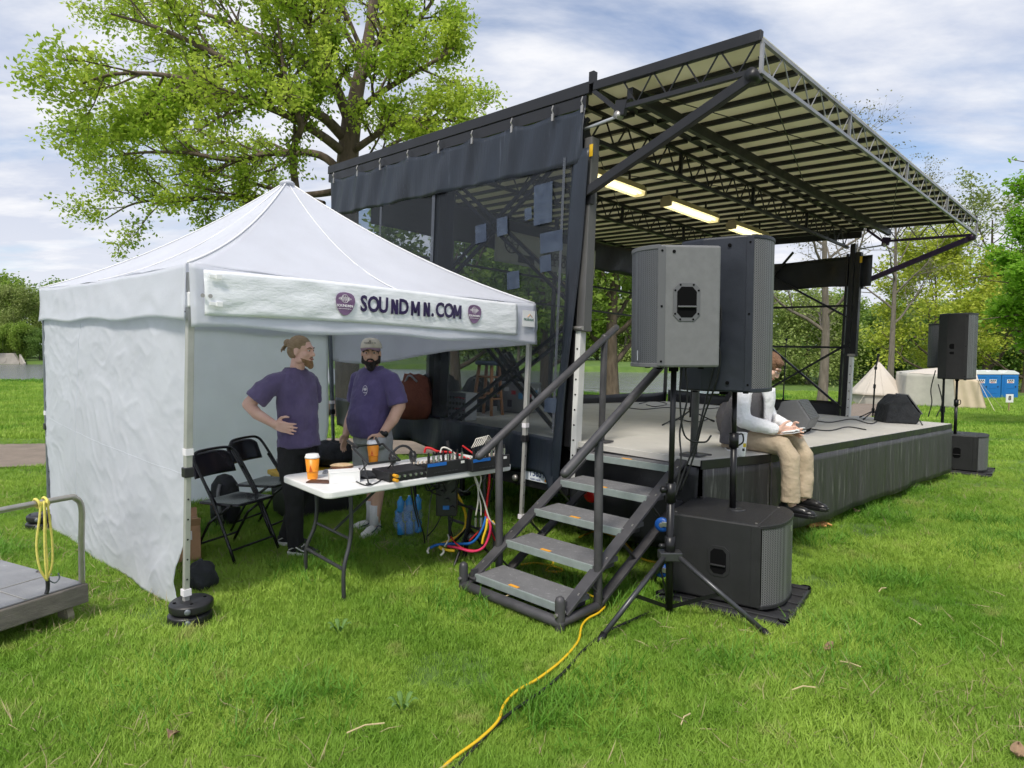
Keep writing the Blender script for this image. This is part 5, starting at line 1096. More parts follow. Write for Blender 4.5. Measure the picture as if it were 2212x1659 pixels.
# subwoofer on its tray
def subwoofer(label, label_tray, c0, rz, tz):
    tr = thing('ground_tray', label_tray, 'tray', (c0.x, c0.y, tz), rz)
    MB().box((.02, 0, .032), (.84, .74, .05)).build('tray_plate', 'tray_black', tr, bevel=.012)
    for k in range(5): MB().box((.02, -.31 + .155 * k, .062), (.82, .05, .014)).build('tray_rib', 'tray_black', tr, bevel=.004)
    for xx in (-.37, .41):
        for yy in (-.33, .33): MB().lathe((xx, yy, .055), [(.035, 0), (.035, .012), (.028, .012), (.026, .002)], 14).build('tray_socket', 'dark_gap', tr, smooth=True)
    t = thing('subwoofer', label, 'subwoofer', (c0.x, c0.y, tz + .078), rz); D_, W_, H_ = .69, .60, .53
    poly = [(-D_ / 2, -W_ / 2), (-D_ / 2, W_ / 2), (D_ * .36, W_ / 2), (D_ * .36, -W_ / 2)]
    MB().prism(poly, 0, H_).build('cabinet', 'cab_black', t, bevel=.012)
    cur = lambda u: D_ * .36 + .018 + .10 * (1 - (2 * abs(u - .5)) ** 3)
    MB().sheet(lambda u, v: Vector((cur(u), (u - .5) * W_ * .985, .02 + (H_ - .04) * v)), 20, 4).build('grille', 'grille', t, smooth=True)
    for z0 in (0, H_ - .024): MB().prism([(D_ * .35, -W_ / 2)] + [(cur(i / 16) + .005, (i / 16 - .5) * W_) for i in range(17)] + [(D_ * .35, W_ / 2)], z0, z0 + .0242).build('grille_frame', 'cab_black', t, bevel=.004)
    for s_ in (-1, 1): MB().box((D_ * .335, s_ * (W_ / 2 + .001), H_ / 2), (.06, .006, H_ - .02)).build('side_trim', 'cab_black', t, bevel=.002)
    handle_cup(t, -W_ / 2, -1, .0, .26, .14, .20, 'cab_black', False)
    MB().lathe((.02, .03, H_), [(.055, 0), (.055, .004), (.03, .004), (.026, .002)], 18).build('pole_plate', 'stand_leg', t, smooth=True)
    MB().box((cur(.5) + .002, .03, H_ * .86), (.004, .02, .035)).build('badge', 'zinc', t)
    for (xx, yy) in ((-.30, -.26), (-.30, .26), (.22, -.26), (.24, .25)): MB().cyl((xx, yy, H_), (xx, yy, H_ + .003), .008, seg=8).build('screw', 'bolt', t)
    for z_ in (.09, .41):
        for s_ in (-1, 1):
            w0 = MB().lathe((-D_ / 2 - .075, s_ * .2, z_), [(.02, -.016), (.048, -.016), (.05, -.01), (.05, .01), (.048, .016), (.02, .016)], 18, (0, 1, 0)).build('caster_wheel', 'wheel_blue', t, smooth=True)
            MB().cyl((-D_ / 2 - .075, s_ * .2 - .02, z_), (-D_ / 2 - .075, s_ * .2 + .02, z_), .018).box((-D_ / 2 - .035, s_ * .2, z_ + .01), (.07, .05, .035)).build('caster_fork', 'zinc', w0, bevel=.004)
    return t
subwoofer('black subwoofer with blue casters standing nearest the steps', 'black plastic tray under the near subwoofer', Vector((1.495, 4.37, 0)), R(-34.6), -.055)
def pole(label, p, z0, z1, knob=.52):
    t = thing('speaker_pole', label, 'pole', (p[0], p[1], z0)); h = z1 - z0
    MB().cyl((0, 0, 0), (0, 0, h * .55), .022).build('lower_tube', 'stand_black', t, smooth=True); MB().cyl((0, 0, h * .5), (0, 0, h), .017).build('upper_tube', 'stand_black', t, smooth=True)
    MB().cyl((0, 0, h * knob), (0, 0, h * knob + .10), .032).build('collar', 'stand_black', t, smooth=True)
    MB().tube(spline([(.03, 0, h * knob + .09), (.055, -.01, h * knob + .09), (.06, -.01, h * knob + .04), (.03, 0, h * knob + .01)], 4), .006, 6).build('clamp_lever', 'stand_black', t, smooth=True)
pole('black pole rising from the near subwoofer', (1.515, 4.43), .553, 1.36)
# far side pair
zf = float(gz(6.95, 10.1))
subwoofer('black subwoofer at the far corner of the stage', 'grey tray under the far subwoofer', Vector((6.98, 10.12, 0)), R(-40), zf)
pole('black pole rising from the far subwoofer', (6.86, 10.05), zf + .61, zf + 1.44)
fk = loudspeaker('loudspeaker', 'large black loudspeaker on a pole at the far stage corner', (6.86, 10.05, zf + 1.46), R(-48), .46, .50, 1.0, 'cab_black', 'grille', 'cab_black', -.02)
handle_cup(fk, -.232, -1, -.02, .50, .11, .10, 'cab_black', False, 0); handle_cup(fk, -.232, -1, -.02, .40, .11, .05, 'cab_black', False, 0)
fs = thing('speaker_stand', 'black tripod stand behind the far stage corner', 'speaker stand', on_ground(7.12, 10.75))
MB().cyl((0, 0, .05), (0, 0, 1.0), .024).build('lower_tube', 'stand_black', fs); MB().cyl((0, 0, .95), (0, 0, 1.62), .018).build('upper_tube', 'stand_black', fs); MB().cyl((0, 0, .9), (0, 0, 1.0), .034).build('collar', 'stand_black', fs)
for a in (.4, 2.5, 4.6): MB().tube([(0, 0, .45), (.55 * math.cos(a), .55 * math.sin(a), .0)], .015, 8).build('leg', 'stand_black', fs)
loudspeaker('loudspeaker', 'black loudspeaker half hidden behind the far pole speaker', tuple(on_ground(7.12, 10.75, 1.64)), R(170), .38, .40, .72, 'cab_black', 'grille_fine', 'cab_black', .03)
mat('cable_black', (0.012, 0.012, 0.013), 0.5); mat('cable_grey', (0.10, 0.10, 0.105), 0.5)
def cable(label, pts, r_, m_='cable_black', n=6, group=None, name='cable', grp='cable'):
    P = spline(pts, n); o0 = Vector(P[0]); o = MB(Matrix.Translation(-o0)).tube(P, r_, 6, cap=True).build(name, m_, None, smooth=True); o.location = o0; return tag(o, label, grp, group)
def Y(u, v, y): return px(u, v, y)
for i, (pts, lab) in enumerate((
    ([(1540, 655, 4.2), (1556, 665, 4.2), (1553, 730, 4.2), (1540, 800, 4.25), (1520, 880, 4.3), (1500, 960, 4.3), (1480, 1010, 4.32), (1455, 1080, 4.3)], 'black cable hanging beside the dark loudspeaker to the subwoofer'),
    ([(1540, 740, 4.2), (1555, 760, 4.2), (1548, 820, 4.22), (1520, 900, 4.3), (1498, 985, 4.32), (1470, 1060, 4.35)], 'black cable looping from the middle of the dark loudspeaker'),
    ([(1480, 792, 4.15), (1484, 860, 4.15), (1468, 930, 4.15), (1470, 1000, 4.12), (1452, 1090, 4.1)], 'thin black cable hanging just right of the tripod pole'),
    ([(1473, 792, 4.15), (1468, 850, 4.15), (1478, 940, 4.15), (1520, 955, 4.2), (1536, 940, 4.2)], 'black cable looping from the grey loudspeaker towards the pole'))): cable(lab, [Y(*p) for p in pts], .006, group='cables hanging from the near speakers')
for i, (pts, lab) in enumerate(([[(2020, 800, 10.3), (2010, 840, 10.3), (2012, 870, 10.3), (2004, 900, 10.3)], 'thin cable hanging left of the far speakers'], [[(2026, 830, 10.3), (2034, 870, 10.3), (2022, 900, 10.3)], 'thin cable hanging close to the far speaker poles'])): cable(lab, [Y(*p) for p in pts], .008, group='cables by the far speakers')

# ---------------------------------------------------------------- table top gear
mat('cup_orange', (0.86, 0.30, 0.015), 0.4, var=.04); mat('cup_lid', (0.85, 0.85, 0.84), 0.35); mat('cup_print', (0.62, 0.10, 0.01), 0.5)
def takeaway_cup(p, label, m_body='cup_orange', h=.15, r=.043):
    t = thing('paper_cup', label, 'cup', p); MB().lathe((0, 0, 0), [(r * .70, 0), (r * .72, .003), (r, h * .90)], 24).build('body', m_body, t, smooth=True)
    return t
for (u, v, lab) in ((675, 1034, 'orange takeaway coffee cup at the near end of the table'), (806, 998, 'orange takeaway coffee cup behind the laptop stand')):
    t = takeaway_cup(tab(u, v), lab, h=.165, r=.048); MB().lathe((0, 0, .146), [(.050, 0), (.051, .010), (.046, .013), (.044, .026), (.040, .028)], 24).build('lid', 'cup_lid', t, smooth=True)
    MB().lathe((0, 0, .045), [(.0385, 0), (.0405, .018)], 24).build('print_band', 'cup_orange', t, smooth=True)
    MB().prism([(-.008, -.014), (.008, -.014), (0, .016)], .0, .002, (Vector((.0, -.0445, .085)), Vector((1, 0, 0)), Vector((0, 0, 1)), Vector((0, -1, 0)))).box((0, -.042, .062), (.022, .004, .008)).build('flame_print', 'cup_print', t)
mat('box_white', (0.80, 0.80, 0.79), 0.5, var=.03); mat('leather_brown', (0.085, 0.035, 0.02), 0.5, var=.2); mat('glass_screen', (0.03, 0.035, 0.045), 0.08); mat('bread', (0.62, 0.40, 0.20), 0.8, col2=(.72, .55, .35), vscale=30, bump=.4, bscale=60); mat('meat', (0.22, 0.09, 0.045), 0.7, var=.3, vscale=40); mat('foil', (.7, .71, .73), .25, .9, bump=.9, bscale=40); mat('tape_red', (.6, .03, .03), .5)
p = tab(743, 1040); wb = thing('small_box', 'small white cardboard box on the near end of the table', 'box', p, R(20)); MB().box((0, 0, .0355), (.20, .12, .070)).build('carton', 'box_white', wb, bevel=.003); MB().box((0, 0, .074), (.202, .122, .008)).build('lid', 'box_white', wb, bevel=.002)
p = tab(690, 1042); ph = thing('phone', 'dark brown phone case lying by the orange cup', 'phone', p, R(-8)); MB().box((0, 0, .006), (.16, .08, .011)).build('case', 'leather_brown', ph, bevel=.004); MB().box((0, 0, .0125), (.145, .068, .002)).build('cover', 'leather_brown', ph)
p = tab(738, 1018); sn = thing('sandwich', 'half eaten sandwich on foil beside the coffee cup', 'sandwich', p, R(10)); MB().sheet(lambda u, v: Vector(((u - .5) * .26, (v - .5) * .18, .006 + .010 * mn.noise(Vector((u * 9, v * 9, 1))))), 16, 12, .001).build('foil', 'foil', sn, smooth=True)
for z_, m_, r_ in ((.012, 'bread', (.085, .05, .012)), (.03, 'meat', (.087, .052, .010)), (.046, 'bread', (.085, .05, .016))): MB().ell((0, 0, z_), r_).build('slice' if m_ == 'bread' else 'filling', m_, sn, smooth=True)
p = tab(722, 1024); ms = thing('computer_mouse', 'dark computer mouse behind the orange cup', 'mouse', p, .4); MB().ell((0, 0, .012), (.05, .03, .022)).build('shell', 'plastic_black', ms, smooth=True); MB().lathe((.03, 0, .025), [(.006, -.004), (.006, .004)], 8, (0, 1, 0)).build('scroll_wheel', 'stand_leg', ms)
p = tab(718, 1036); tp_ = thing('tape_roll', 'red and white tape roll next to the white box', 'tape roll', p + Vector((0, .02, .028))); MB().lathe((0, 0, 0), [(.02, -.012), (.032, -.012), (.032, .012), (.02, .012)], 20, (.9, -.4, 0)).build('roll', 'box_white', tp_, smooth=True); MB().lathe((0, 0, 0), [(.019, -.013), (.022, -.013), (.022, .013), (.019, .013)], 20, (.9, -.4, 0)).build('core', 'tape_red', tp_, smooth=True)
# laptop stand: two folding X frames carrying a tilted frame
ls = thing('laptop_stand', 'black folding laptop stand on the table', 'laptop stand', tab(820, 1040), R(40)); ls.scale = (.84, .84, .84); fr_ = [(0, -.02, .01), (0, .26, .01)]
for s_ in (-.13, .13):
    MB().tube([(s_, -.06, .006), (s_ * .95, .06, .20)], .007, 7).build('leg_bar', 'plastic_black', ls); MB().tube([(s_, .20, .006), (s_ * .95, -.04, .17)], .006, 7).build('leg_bar', 'plastic_black', ls); MB().box((s_, -.06, .006), (.03, .04, .012)).build('foot', 'plastic_black', ls)
MB().tube([(-.14, -.08, .17), (-.14, .20, .27), (.14, .20, .27), (.14, -.08, .17), (-.14, -.08, .17)], .010, 6).build('cradle', 'plastic_black', ls)
for s_ in (-.10, .10): MB().tube([(s_, .18, .265), (s_ * 1.3, .30, .31)], .012, 6).build('cradle_arm', 'plastic_black', ls)
mat('rack_black', (.018, .018, .02), .4, var=.2); mat('blue_panel', (.015, .14, .50), .35); mat('knob', (.03, .03, .033), .4); mat('led', (.7, .6, .5), .4); mat('plug_silver', (.6, .61, .62), .25, .9); mat('plug_orange', (.75, .36, .02), .5)
def boxy(name, label, cat, u, v, rz, dims, m_='rack_black'):
    t = thing(name, label, cat, tab(u, v), rz); MB().box((0, 0, dims[2] / 2), dims).build('case', m_, t, bevel=.004); return t
rk = boxy('audio_interface', 'flat black audio interface with orange plugs on the table', 'audio interface', 868, 1030, TA, (.34, .24, .065))
for k in range(6): MB().cyl((-.10 + .045 * k, -.12, .034), (-.10 + .045 * k, -.132, .034), .010, seg=10).build('jack', 'plug_silver', rk)
MB().box((.17 - .02, -.124, .045), (.02, .01, .05)).build('rack_ear', 'rack_black', rk)
for z_ in (.016, .046): MB().cyl((-.135, -.12, z_), (-.135, -.165, z_), .012, seg=10).build('orange_plug', 'plug_orange', rk)
def mixer(label, u, v, dims):
    t = thing('mixing_console', label, 'mixer', tab(u, v), TA); w, d_, h = dims
    ax = (Vector((-w / 2, 0, 0)), Vector((0, 1, 0)), Vector((0, 0, 1)), Vector((1, 0, 0)))
    MB().prism([(-d_ / 2, 0), (d_ / 2, 0), (d_ / 2, h * .45), (-d_ / 2 + .02, h), (-d_ / 2, h)], 0, w, ax).build('chassis', 'rack_black', t, bevel=.004)
    MB().box((-w * .26, -d_ / 2 - .002, h * .86), (w * .44, .004, h * .24)).build('blue_strip', 'blue_panel', t); MB().box((w * .36, -d_ / 2 - .002, h * .80), (.03, .003, .018)).build('label', 'box_white', t)
    kn = MB()
    for i in range(9):
        for j in range(4): kn.cyl((-w * .42 + i * w * .105, -d_ * .30 + j * d_ * .17, h * (.93 - .10 * j)), (-w * .42 + i * w * .105, -d_ * .30 + j * d_ * .17, h * (.93 - .10 * j) + .018), .006, seg=6)
    tag(kn.build('knobs', 'led', t), kind='stuff')
    sl_m = MB()
    for i in range(7): sl_m.box((-w * .3 + i * .03, -d_ / 2 - .002, h * .25), (.022, .003, .008))
    tag(sl_m.build('vent_slots', 'stand_leg', t), kind='stuff')
    for i in range(8):
        xx = -w * .40 + i * w * .115; c_ = 'plug_silver' if i % 3 else 'cable_black'; MB().cyl((xx, -d_ * .40, h * .98), (xx, -d_ * .40, h * .98 + .05), .010, seg=8).build('xlr_plug', c_, t); MB().cyl((xx, -d_ * .40, h * .98 + .05), (xx, -d_ * .40, h * .98 + .075), .006, seg=8).build('plug_boot', 'cable_black', t)
    return t
m1 = mixer('black mixing console with blue strip in the middle of the table', 942, 1018, (.36, .30, .095)); m2 = mixer('black mixing console with blue strip at the far table end', 1035, 1008, (.36, .30, .095))
hp = thing('headphones', 'black headphones lying behind the laptop stand', 'headphones', tab(880, 1008) + Vector((-.05, .12, 0)), .5)
MB().tube([(.09 * math.cos(a), .02, .04 + .10 * math.sin(a)) for a in [R(8 + 16.4 * k) for k in range(11)]], .010, 7).build('headband', 'plastic_black', hp, smooth=True)
for s_ in (-1, 1): MB().lathe((s_ * .085, .02, .05), [(.02, -.02), (.045, -.018), (.045, .012), (.03, .02)], 16, (s_, 0, 0)).build('ear_cup', 'plastic_black', hp, smooth=True)
lump('cable_coil', 'tangle of black cables beside the white box', 'cable', tab(790, 1030), (.12, .09, .022), 'cloth_black', 9)
cable('thin black cable looping on the table by the white box', [tab(765, 1040) + Vector((0, 0, .006)), tab(790, 1050) + Vector((0, 0, .006)), tab(812, 1045) + Vector((0, 0, .006)), tab(830, 1032) + Vector((0, 0, .006))], .004)
tb2 = thing('tablet', 'small tablet lying under the laptop stand', 'tablet', tab(840, 1034), .9); MB().box((0, 0, .005), (.14, .09, .009)).build('body', 'plastic_black', tb2, bevel=.003); MB().box((0, 0, .010), (.128, .078, .002)).build('screen', 'glass_screen', tb2)
# cables from the mixers down to the grass
mat('cable_red', (.55, .012, .015), .45); mat('cable_white', (.70, .67, .60), .5); mat('cable_yellow', (.78, .50, .015), .45); mat('cable_blue', (.012, .13, .46), .45); mat('cable_pink', (.62, .03, .11), .45)
def zc(X, Yv, y): return px((850 + X / 4.148) / 1.1533, (1080 + Yv / 4.148) / 1.1533, y)
for pts, r_, m_, lab in (
    ([(860, 200, 4.95), (875, 150, 4.95), (930, 155, 4.95), (1000, 185, 4.95), (1150, 200, 4.98), (1330, 270, 4.98), (1480, 325, 4.98), (1525, 400, 4.97), (1522, 560, 4.96), (1502, 720, 4.96), (1490, 870, 4.97)], .010, 'cable_red', 'thick red cable running over the mixers and down to the grass'),
    ([(1250, 125, 5.0), (1300, 160, 5.0), (1370, 215, 4.99), (1440, 300, 4.98), (1515, 360, 4.965), (1532, 450, 4.955), (1512, 640, 4.95), (1498, 800, 4.955), (1515, 900, 4.96)], .007, 'cable_red', 'thinner red cable beside the thick one at the far table end'),
    ([(1022, 200, 4.9), (1040, 150, 4.9), (1090, 150, 4.9), (1170, 205, 4.92), (1250, 300, 4.93), (1370, 430, 4.94), (1430, 580, 4.94), (1480, 720, 4.94), (1530, 880, 4.95), (1590, 945, 4.98)], .007, 'cable_white', 'cream cable arching from the mixer down past the table edge'),
    ([(1410, 260, 4.97), (1408, 360, 4.94), (1375, 440, 4.94), (1410, 560, 4.94), (1412, 700, 4.94), (1388, 850, 4.94)], .006, 'cable_white', 'left of two cream cables with dangling plugs'),
    ([(1412, 260, 4.98), (1415, 380, 4.95), (1443, 470, 4.95), (1415, 600, 4.95), (1440, 740, 4.95), (1443, 850, 4.95)], .006, 'cable_white', 'right of two cream cables with dangling plugs'),
    ([(1165, 590, 5.2), (1215, 660, 5.2), (1275, 800, 5.22), (1283, 940, 5.22), (1230, 1040, 5.22), (1130, 1100, 5.25), (1040, 1140, 5.2), (1020, 1180, 5.05), (1100, 1205, 5.0), (1170, 1212, 5.0)], .012, 'cable_yellow', 'thick yellow cable bowing down from under the table'),
    ([(1495, 850, 4.97), (1470, 950, 4.95), (1415, 1060, 4.95), (1340, 1130, 4.98), (1230, 1140, 5.05), (1100, 1140, 5.1), (990, 1150, 5.1), (920, 1180, 5.05)], .011, 'cable_blue', 'bright blue cable fanning out onto the grass'),
    ([(1510, 860, 4.96), (1540, 960, 4.94), (1525, 1060, 4.94), (1480, 1160, 4.93), (1420, 1205, 4.93), (1330, 1215, 4.95), (1200, 1180, 5.0), (1100, 1165, 5.05)], .011, 'cable_pink', 'pink red cable fanning out onto the grass'),
    ([(1508, 880, 4.95), (1495, 980, 4.93), (1465, 1080, 4.92), (1455, 1140, 4.92)], .010, 'cable_yellow', 'short yellow cable in the fan of cables'),
    ([(1500, 850, 4.98), (1450, 970, 5.0), (1380, 1050, 5.0), (1320, 1110, 5.0)], .006, 'cable_red', 'thin red cable left in the fan of cables'),
    ([(1515, 870, 4.98), (1540, 980, 5.0), (1590, 1105, 5.0)], .006, 'cable_red', 'thin red cable right in the fan of cables'),
    ([(1130, 1065, 5.1), (1180, 1130, 5.02), (1270, 1190, 4.98), (1400, 1210, 4.95)], .006, 'cable_red', 'thin red cable lying in the grass by the yellow one'),
    ([(1560, 900, 5.0), (1590, 945, 5.0), (1620, 970, 5.02)], .009, 'cable_yellow', 'yellow cable end by the left step post'),
    ([(1100, 1045, 5.15), (1110, 1090, 5.1), (1065, 1165, 5.02)], .006, 'cable_white', 'short cream cable end in the grass'),
    ([(905, 1180, 5.05), (890, 1215, 5.0), (900, 1235, 5.0)], .009, 'cable_white', 'cream plug end lying at the left of the cable pile'),
    ([(1050, 1190, 5.0), (1055, 1225, 4.97), (1025, 1260, 4.95)], .009, 'cable_white', 'cream plug end lying nearest the camera in the cable pile'),
    ([(740, 400, 4.65), (735, 480, 4.62), (755, 620, 4.62), (785, 820, 4.7), (850, 1040, 4.9), (862, 1130, 5.0)], .005, 'cable_black', 'thin black cable hanging in front of the table'),
    ([(780, 360, 4.7), (840, 430, 4.66), (870, 540, 4.68), (900, 590, 4.8), (1010, 560, 4.95)], .006, 'cable_black', 'black cable drooping from the audio interface'),
    ([(900, 360, 4.78), (980, 400, 4.72), (1005, 470, 4.74), (1010, 560, 4.9)], .006, 'cable_black', 'black cable drooping under the middle mixer'),
    ([(1180, 210, 4.92), (1195, 330, 4.86), (1175, 440, 4.86), (1090, 520, 4.9), (960, 530, 4.95), (905, 580, 4.95)], .005, 'cable_grey', 'grey cable hanging in a wide loop below the table edge'),
    ([(1110, 540, 5.0), (1180, 550, 5.0), (1270, 600, 5.0), (1350, 540, 4.98), (1480, 470, 4.95), (1490, 340, 4.96)], .005, 'cable_grey', 'grey cable swagging below the far mixer'),
    ([(1420, 780, 4.97), (1425, 950, 4.97), (1440, 1090, 4.97), (1460, 1200, 4.95)], .004, 'cable_black', 'thin black wire hanging among the coloured cables'),
    ([(945, 590, 5.0), (915, 720, 5.0), (900, 900, 5.0), (880, 1100, 5.05)], .004, 'cable_grey', 'thin grey wire hanging behind the table front edge')):
    cable(lab, [zc(*p) for p in pts], r_, m_, group='cables around the sound table')
for (X, Yv) in ((1388, 868), (1443, 868)): a = zc(X, Yv, 4.945); o = MB().cyl((0, 0, 0), (0, 0, -.07), .010, seg=8).build('cable_plug', 'plug_silver', None); o.location = a; tag(o, 'silver plug dangling on the %s cream cable' % ('left' if X < 1400 else 'right'), 'plug', 'dangling plugs')
for k, (pts, lab) in enumerate((([(700, 380, 4.62), (712, 470, 4.60), (740, 700, 4.62), (800, 960, 4.85)], 'black cable hanging straight down from the table front'), ([(830, 370, 4.72), (860, 470, 4.70), (930, 600, 4.78), (1030, 640, 4.95)], 'black cable sagging towards the power box'), ([(1000, 350, 4.85), (1030, 430, 4.80), (1060, 540, 4.88), (1085, 600, 4.98)], 'black cable dropping to the power box under the mixer'), ([(1200, 330, 4.92), (1215, 450, 4.88), (1190, 560, 4.92), (1120, 620, 4.98)], 'black cable curling under the far mixer'),
    ([(1060, 700, 5.0), (1030, 850, 5.0), (960, 980, 5.0), (890, 1060, 5.05)], 'black cable running from the power box to the grass'), ([(1110, 720, 5.02), (1150, 860, 5.02), (1130, 980, 5.02), (1150, 1060, 5.05)], 'black cable looping below the power box'), ([(560, 470, 4.42), (640, 450, 4.45), (700, 430, 4.5), (760, 400, 4.62)], 'black cable trailing across the table front edge'), ([(1560, 350, 5.02), (1575, 480, 5.0), (1540, 620, 5.0), (1520, 760, 4.98)], 'thin black cable at the far table corner'))): cable(lab, [zc(*p) for p in pts], .0055, 'cable_black', group='cables around the sound table')
# white plug loops standing behind the far mixer
for k in range(6):
    a = zc(1345 + 22 * k, 150 - 6 * k, 5.02); b = zc(1400 + 24 * k, 40 - 6 * k + 10, 5.06); c_ = zc(1470 + 20 * k, 60 + 8 * k, 5.1); d_ = zc(1500 + 18 * k, 150 + 6 * k, 5.12)
    cable('cream patch cable %s in the arch behind the far mixer' % ('first', 'second', 'third', 'fourth', 'fifth', 'sixth')[k], [a, a.lerp(b, .6), b, c_, d_], .0034, 'cable_white', group='patch cables behind the far mixer')
# floor box / power gear under the table and water bottles
def zg(X, Yv, y): return zc(X, Yv, y)
gd = thing('power_box', 'black power box with plugs hanging beneath the table', 'power box', zg(1090, 640, 5.02)); MB().box((0, 0, 0), (.16, .12, .30)).build('case', 'rack_black', gd, bevel=.01)
for k in range(3): MB().cyl((-.03 + .04 * k, -.06, .04 - .06 * k), (-.03 + .04 * k, -.10, .04 - .06 * k), .018, seg=10).build('plug', 'cable_black', gd)
MB().box((.0, -.063, -.08), (.05, .004, .03)).build('plate', 'blue_panel', gd); MB().tube(spline([(0, 0, .13), (.02, .02, .30), (.0, .05, .42)], 4), .012, 6).build('hanger', 'cable_black', gd)
bd = thing('folded_stand', 'black folded equipment stand on the grass under the table', 'stand', on_ground(-.38, 5.15)); 
MB().tube([(0, 0, 0), (.05, .02, .42)], .02, 8).build('post', 'stand_black', bd)
for a in (.5, 2.6, 4.4): MB().tube([(.03, .01, .25), (.22 * math.cos(a), .22 * math.sin(a), .0)], .012, 7).build('leg', 'stand_black', bd)
MB().lathe((.06, -.04, .18), [(.01, -.02), (.035, -.015), (.035, .015), (.01, .02)], 12, (.3, -1, 0)).build('knob', 'stand_leg', bd, smooth=True)
mat('bottle_blue', (.06, .34, .80), .12, trans=.2, var=.2, vscale=14); mat('wrap', (.62, .74, .84), .12); see_through('wrap', .75, (.80, .92, 1))
wpk = thing('bottled_water', 'pack of blue water bottles in plastic behind the table', 'bottled water', on_ground(-.92, 5.72, .03), .5)
for i in range(3):
    for j in range(3): MB().lathe((-.08 + .08 * i, -.03 + .06 * (j % 2), .10 * j), [(.03, 0), (.034, .01), (.03, .05), (.034, .09), (.012, .12), (.012, .135)], 12, (0, 0, 1)).build('bottle', 'bottle_blue', wpk, smooth=True)
wpk.location.z += .0
o = lump('wrap', 'x', 'x', (0, 0, -.02), (.12, .10, .17), 'wrap', 13); o.parent = wpk; del o['label']; del o['category']; MB().bar((.10, .06, -.05), (.08, .05, .62), .015).build('carry_strap', 'stand_black', wpk)

# ---------------------------------------------------------------- yellow extension cord and others on the grass
def gpt(u, v, h=.012): p = gp(u, v); return p + Vector((0, 0, h))
cable('bright yellow extension cord snaking through the foreground grass', [gpt(u, v, .028) for u, v in ((930, 1700), (975, 1655), (1035, 1610), (1075, 1570), (1088, 1535), (1115, 1505), (1165, 1475), (1215, 1435), (1248, 1395), (1256, 1362), (1270, 1345), (1296, 1330), (1305, 1310), (1260, 1288))], .0072, 'cable_yellow', 8, name='extension_cord', grp='cord')
cable('dark green cord lying beside the yellow extension cord', [gpt(u, v, .02) for u, v in ((960, 1690), (1010, 1640), (1062, 1585), (1100, 1550), (1160, 1508), (1215, 1462), (1262, 1410), (1310, 1372), (1400, 1330))], .008, 'cable_black', 8, name='extension_cord', grp='cord')
cable('loop of yellow cord on the grass beneath the steps', [gpt(u, v, .02) for u, v in ((1125, 1225), (1160, 1222), (1205, 1232), (1215, 1240), (1180, 1238), (1195, 1222), (1188, 1212))], .009, 'cable_yellow', 6, name='extension_cord', grp='cord')
cable('yellow cord running behind the steps towards the subwoofer', [gpt(u, v, .02) for u, v in ((1250, 1165), (1290, 1152), (1340, 1170), (1380, 1208), (1420, 1222))], .009, 'cable_yellow', 6, name='extension_cord', grp='cord')
# ---------------------------------------------------------------- people
mat('skin', (0.70, 0.43, 0.33), 0.5, col2=(0.78, 0.51, 0.40), vscale=14, bump=.08, bscale=90); mat('skin_pink', (0.72, 0.42, 0.33), 0.5, col2=(0.80, 0.52, 0.42), vscale=12, bump=.08, bscale=90); mat('skin_warm', (0.64, 0.39, 0.28), 0.5, col2=(0.72, 0.46, 0.34), vscale=12, bump=.08, bscale=90)
mat('shirt_purple', (0.095, 0.072, 0.165), 0.9, col2=(0.15, 0.118, 0.235), vscale=5, bump=1.0, bscale=9, bstretch=(1, 1, .45), sheen=.2); mat('shirt_violet', (0.080, 0.062, 0.168), 0.9, col2=(0.125, 0.098, 0.235), vscale=5, bump=1.0, bscale=9, bstretch=(1, 1, .45), sheen=.2)
mat('trousers_black', (0.012, 0.012, 0.014), 0.85, var=.4, vscale=8, bump=.9, bscale=10, bstretch=(1, 1, .4)); mat('shorts_grey', (0.42, 0.43, 0.44), 0.9, var=.1, vscale=20, bump=.8, bscale=12); mat('chinos', (0.44, 0.35, 0.24), 0.85, col2=(.52, .42, .30), vscale=6, bump=.9, bscale=10)
mat('shirt_white', (0.86, 0.86, 0.88), 0.8, var=.04, bump=1.0, bscale=14); mat('vest_grey', (0.115, 0.11, 0.118), 0.85, var=.15, bump=.5, bscale=30)
mat('hair_blond', (0.30, 0.20, 0.105), 0.6, col2=(.45, .33, .19), vscale=30, vstretch=(1, 1, 4), bump=.8, bscale=70); mat('beard_blond', (0.33, 0.19, 0.09), 0.7, var=.2, vscale=60, bump=.8, bscale=120); mat('beard_black', (0.018, 0.014, 0.012), 0.7, var=.3, vscale=60, bump=.9, bscale=140); mat('hair_brown', (0.17, 0.085, 0.045), 0.6, col2=(.26, .14, .075), vscale=40, bump=.9, bscale=80)
mat('cap_cream', (0.66, 0.61, 0.50), 0.8, var=.05); mat('cap_brim', (0.24, 0.15, 0.19), 0.8, var=.1); mat('eye_white', (.75, .73, .70), .25); mat('eye_dark', (.03, .022, .018), .2); mat('lip', (.42, .16, .13), .5); mat('brow_blond', (.25, .16, .09), .8)
mat('shoe_black', (.014, .014, .015), .6, var=.2); mat('sole_white', (.75, .74, .71), .6, var=.05); mat('shoe_white', (.72, .71, .68), .6, var=.06); mat('sock_white', (.76, .76, .77), .9, bump=.5, bscale=80); mat('navy_trim', (.02, .03, .10), .6); mat('dress_shoe', (.012, .012, .013), .3, var=.2); mat('paper', (.82, .82, .82), .7)
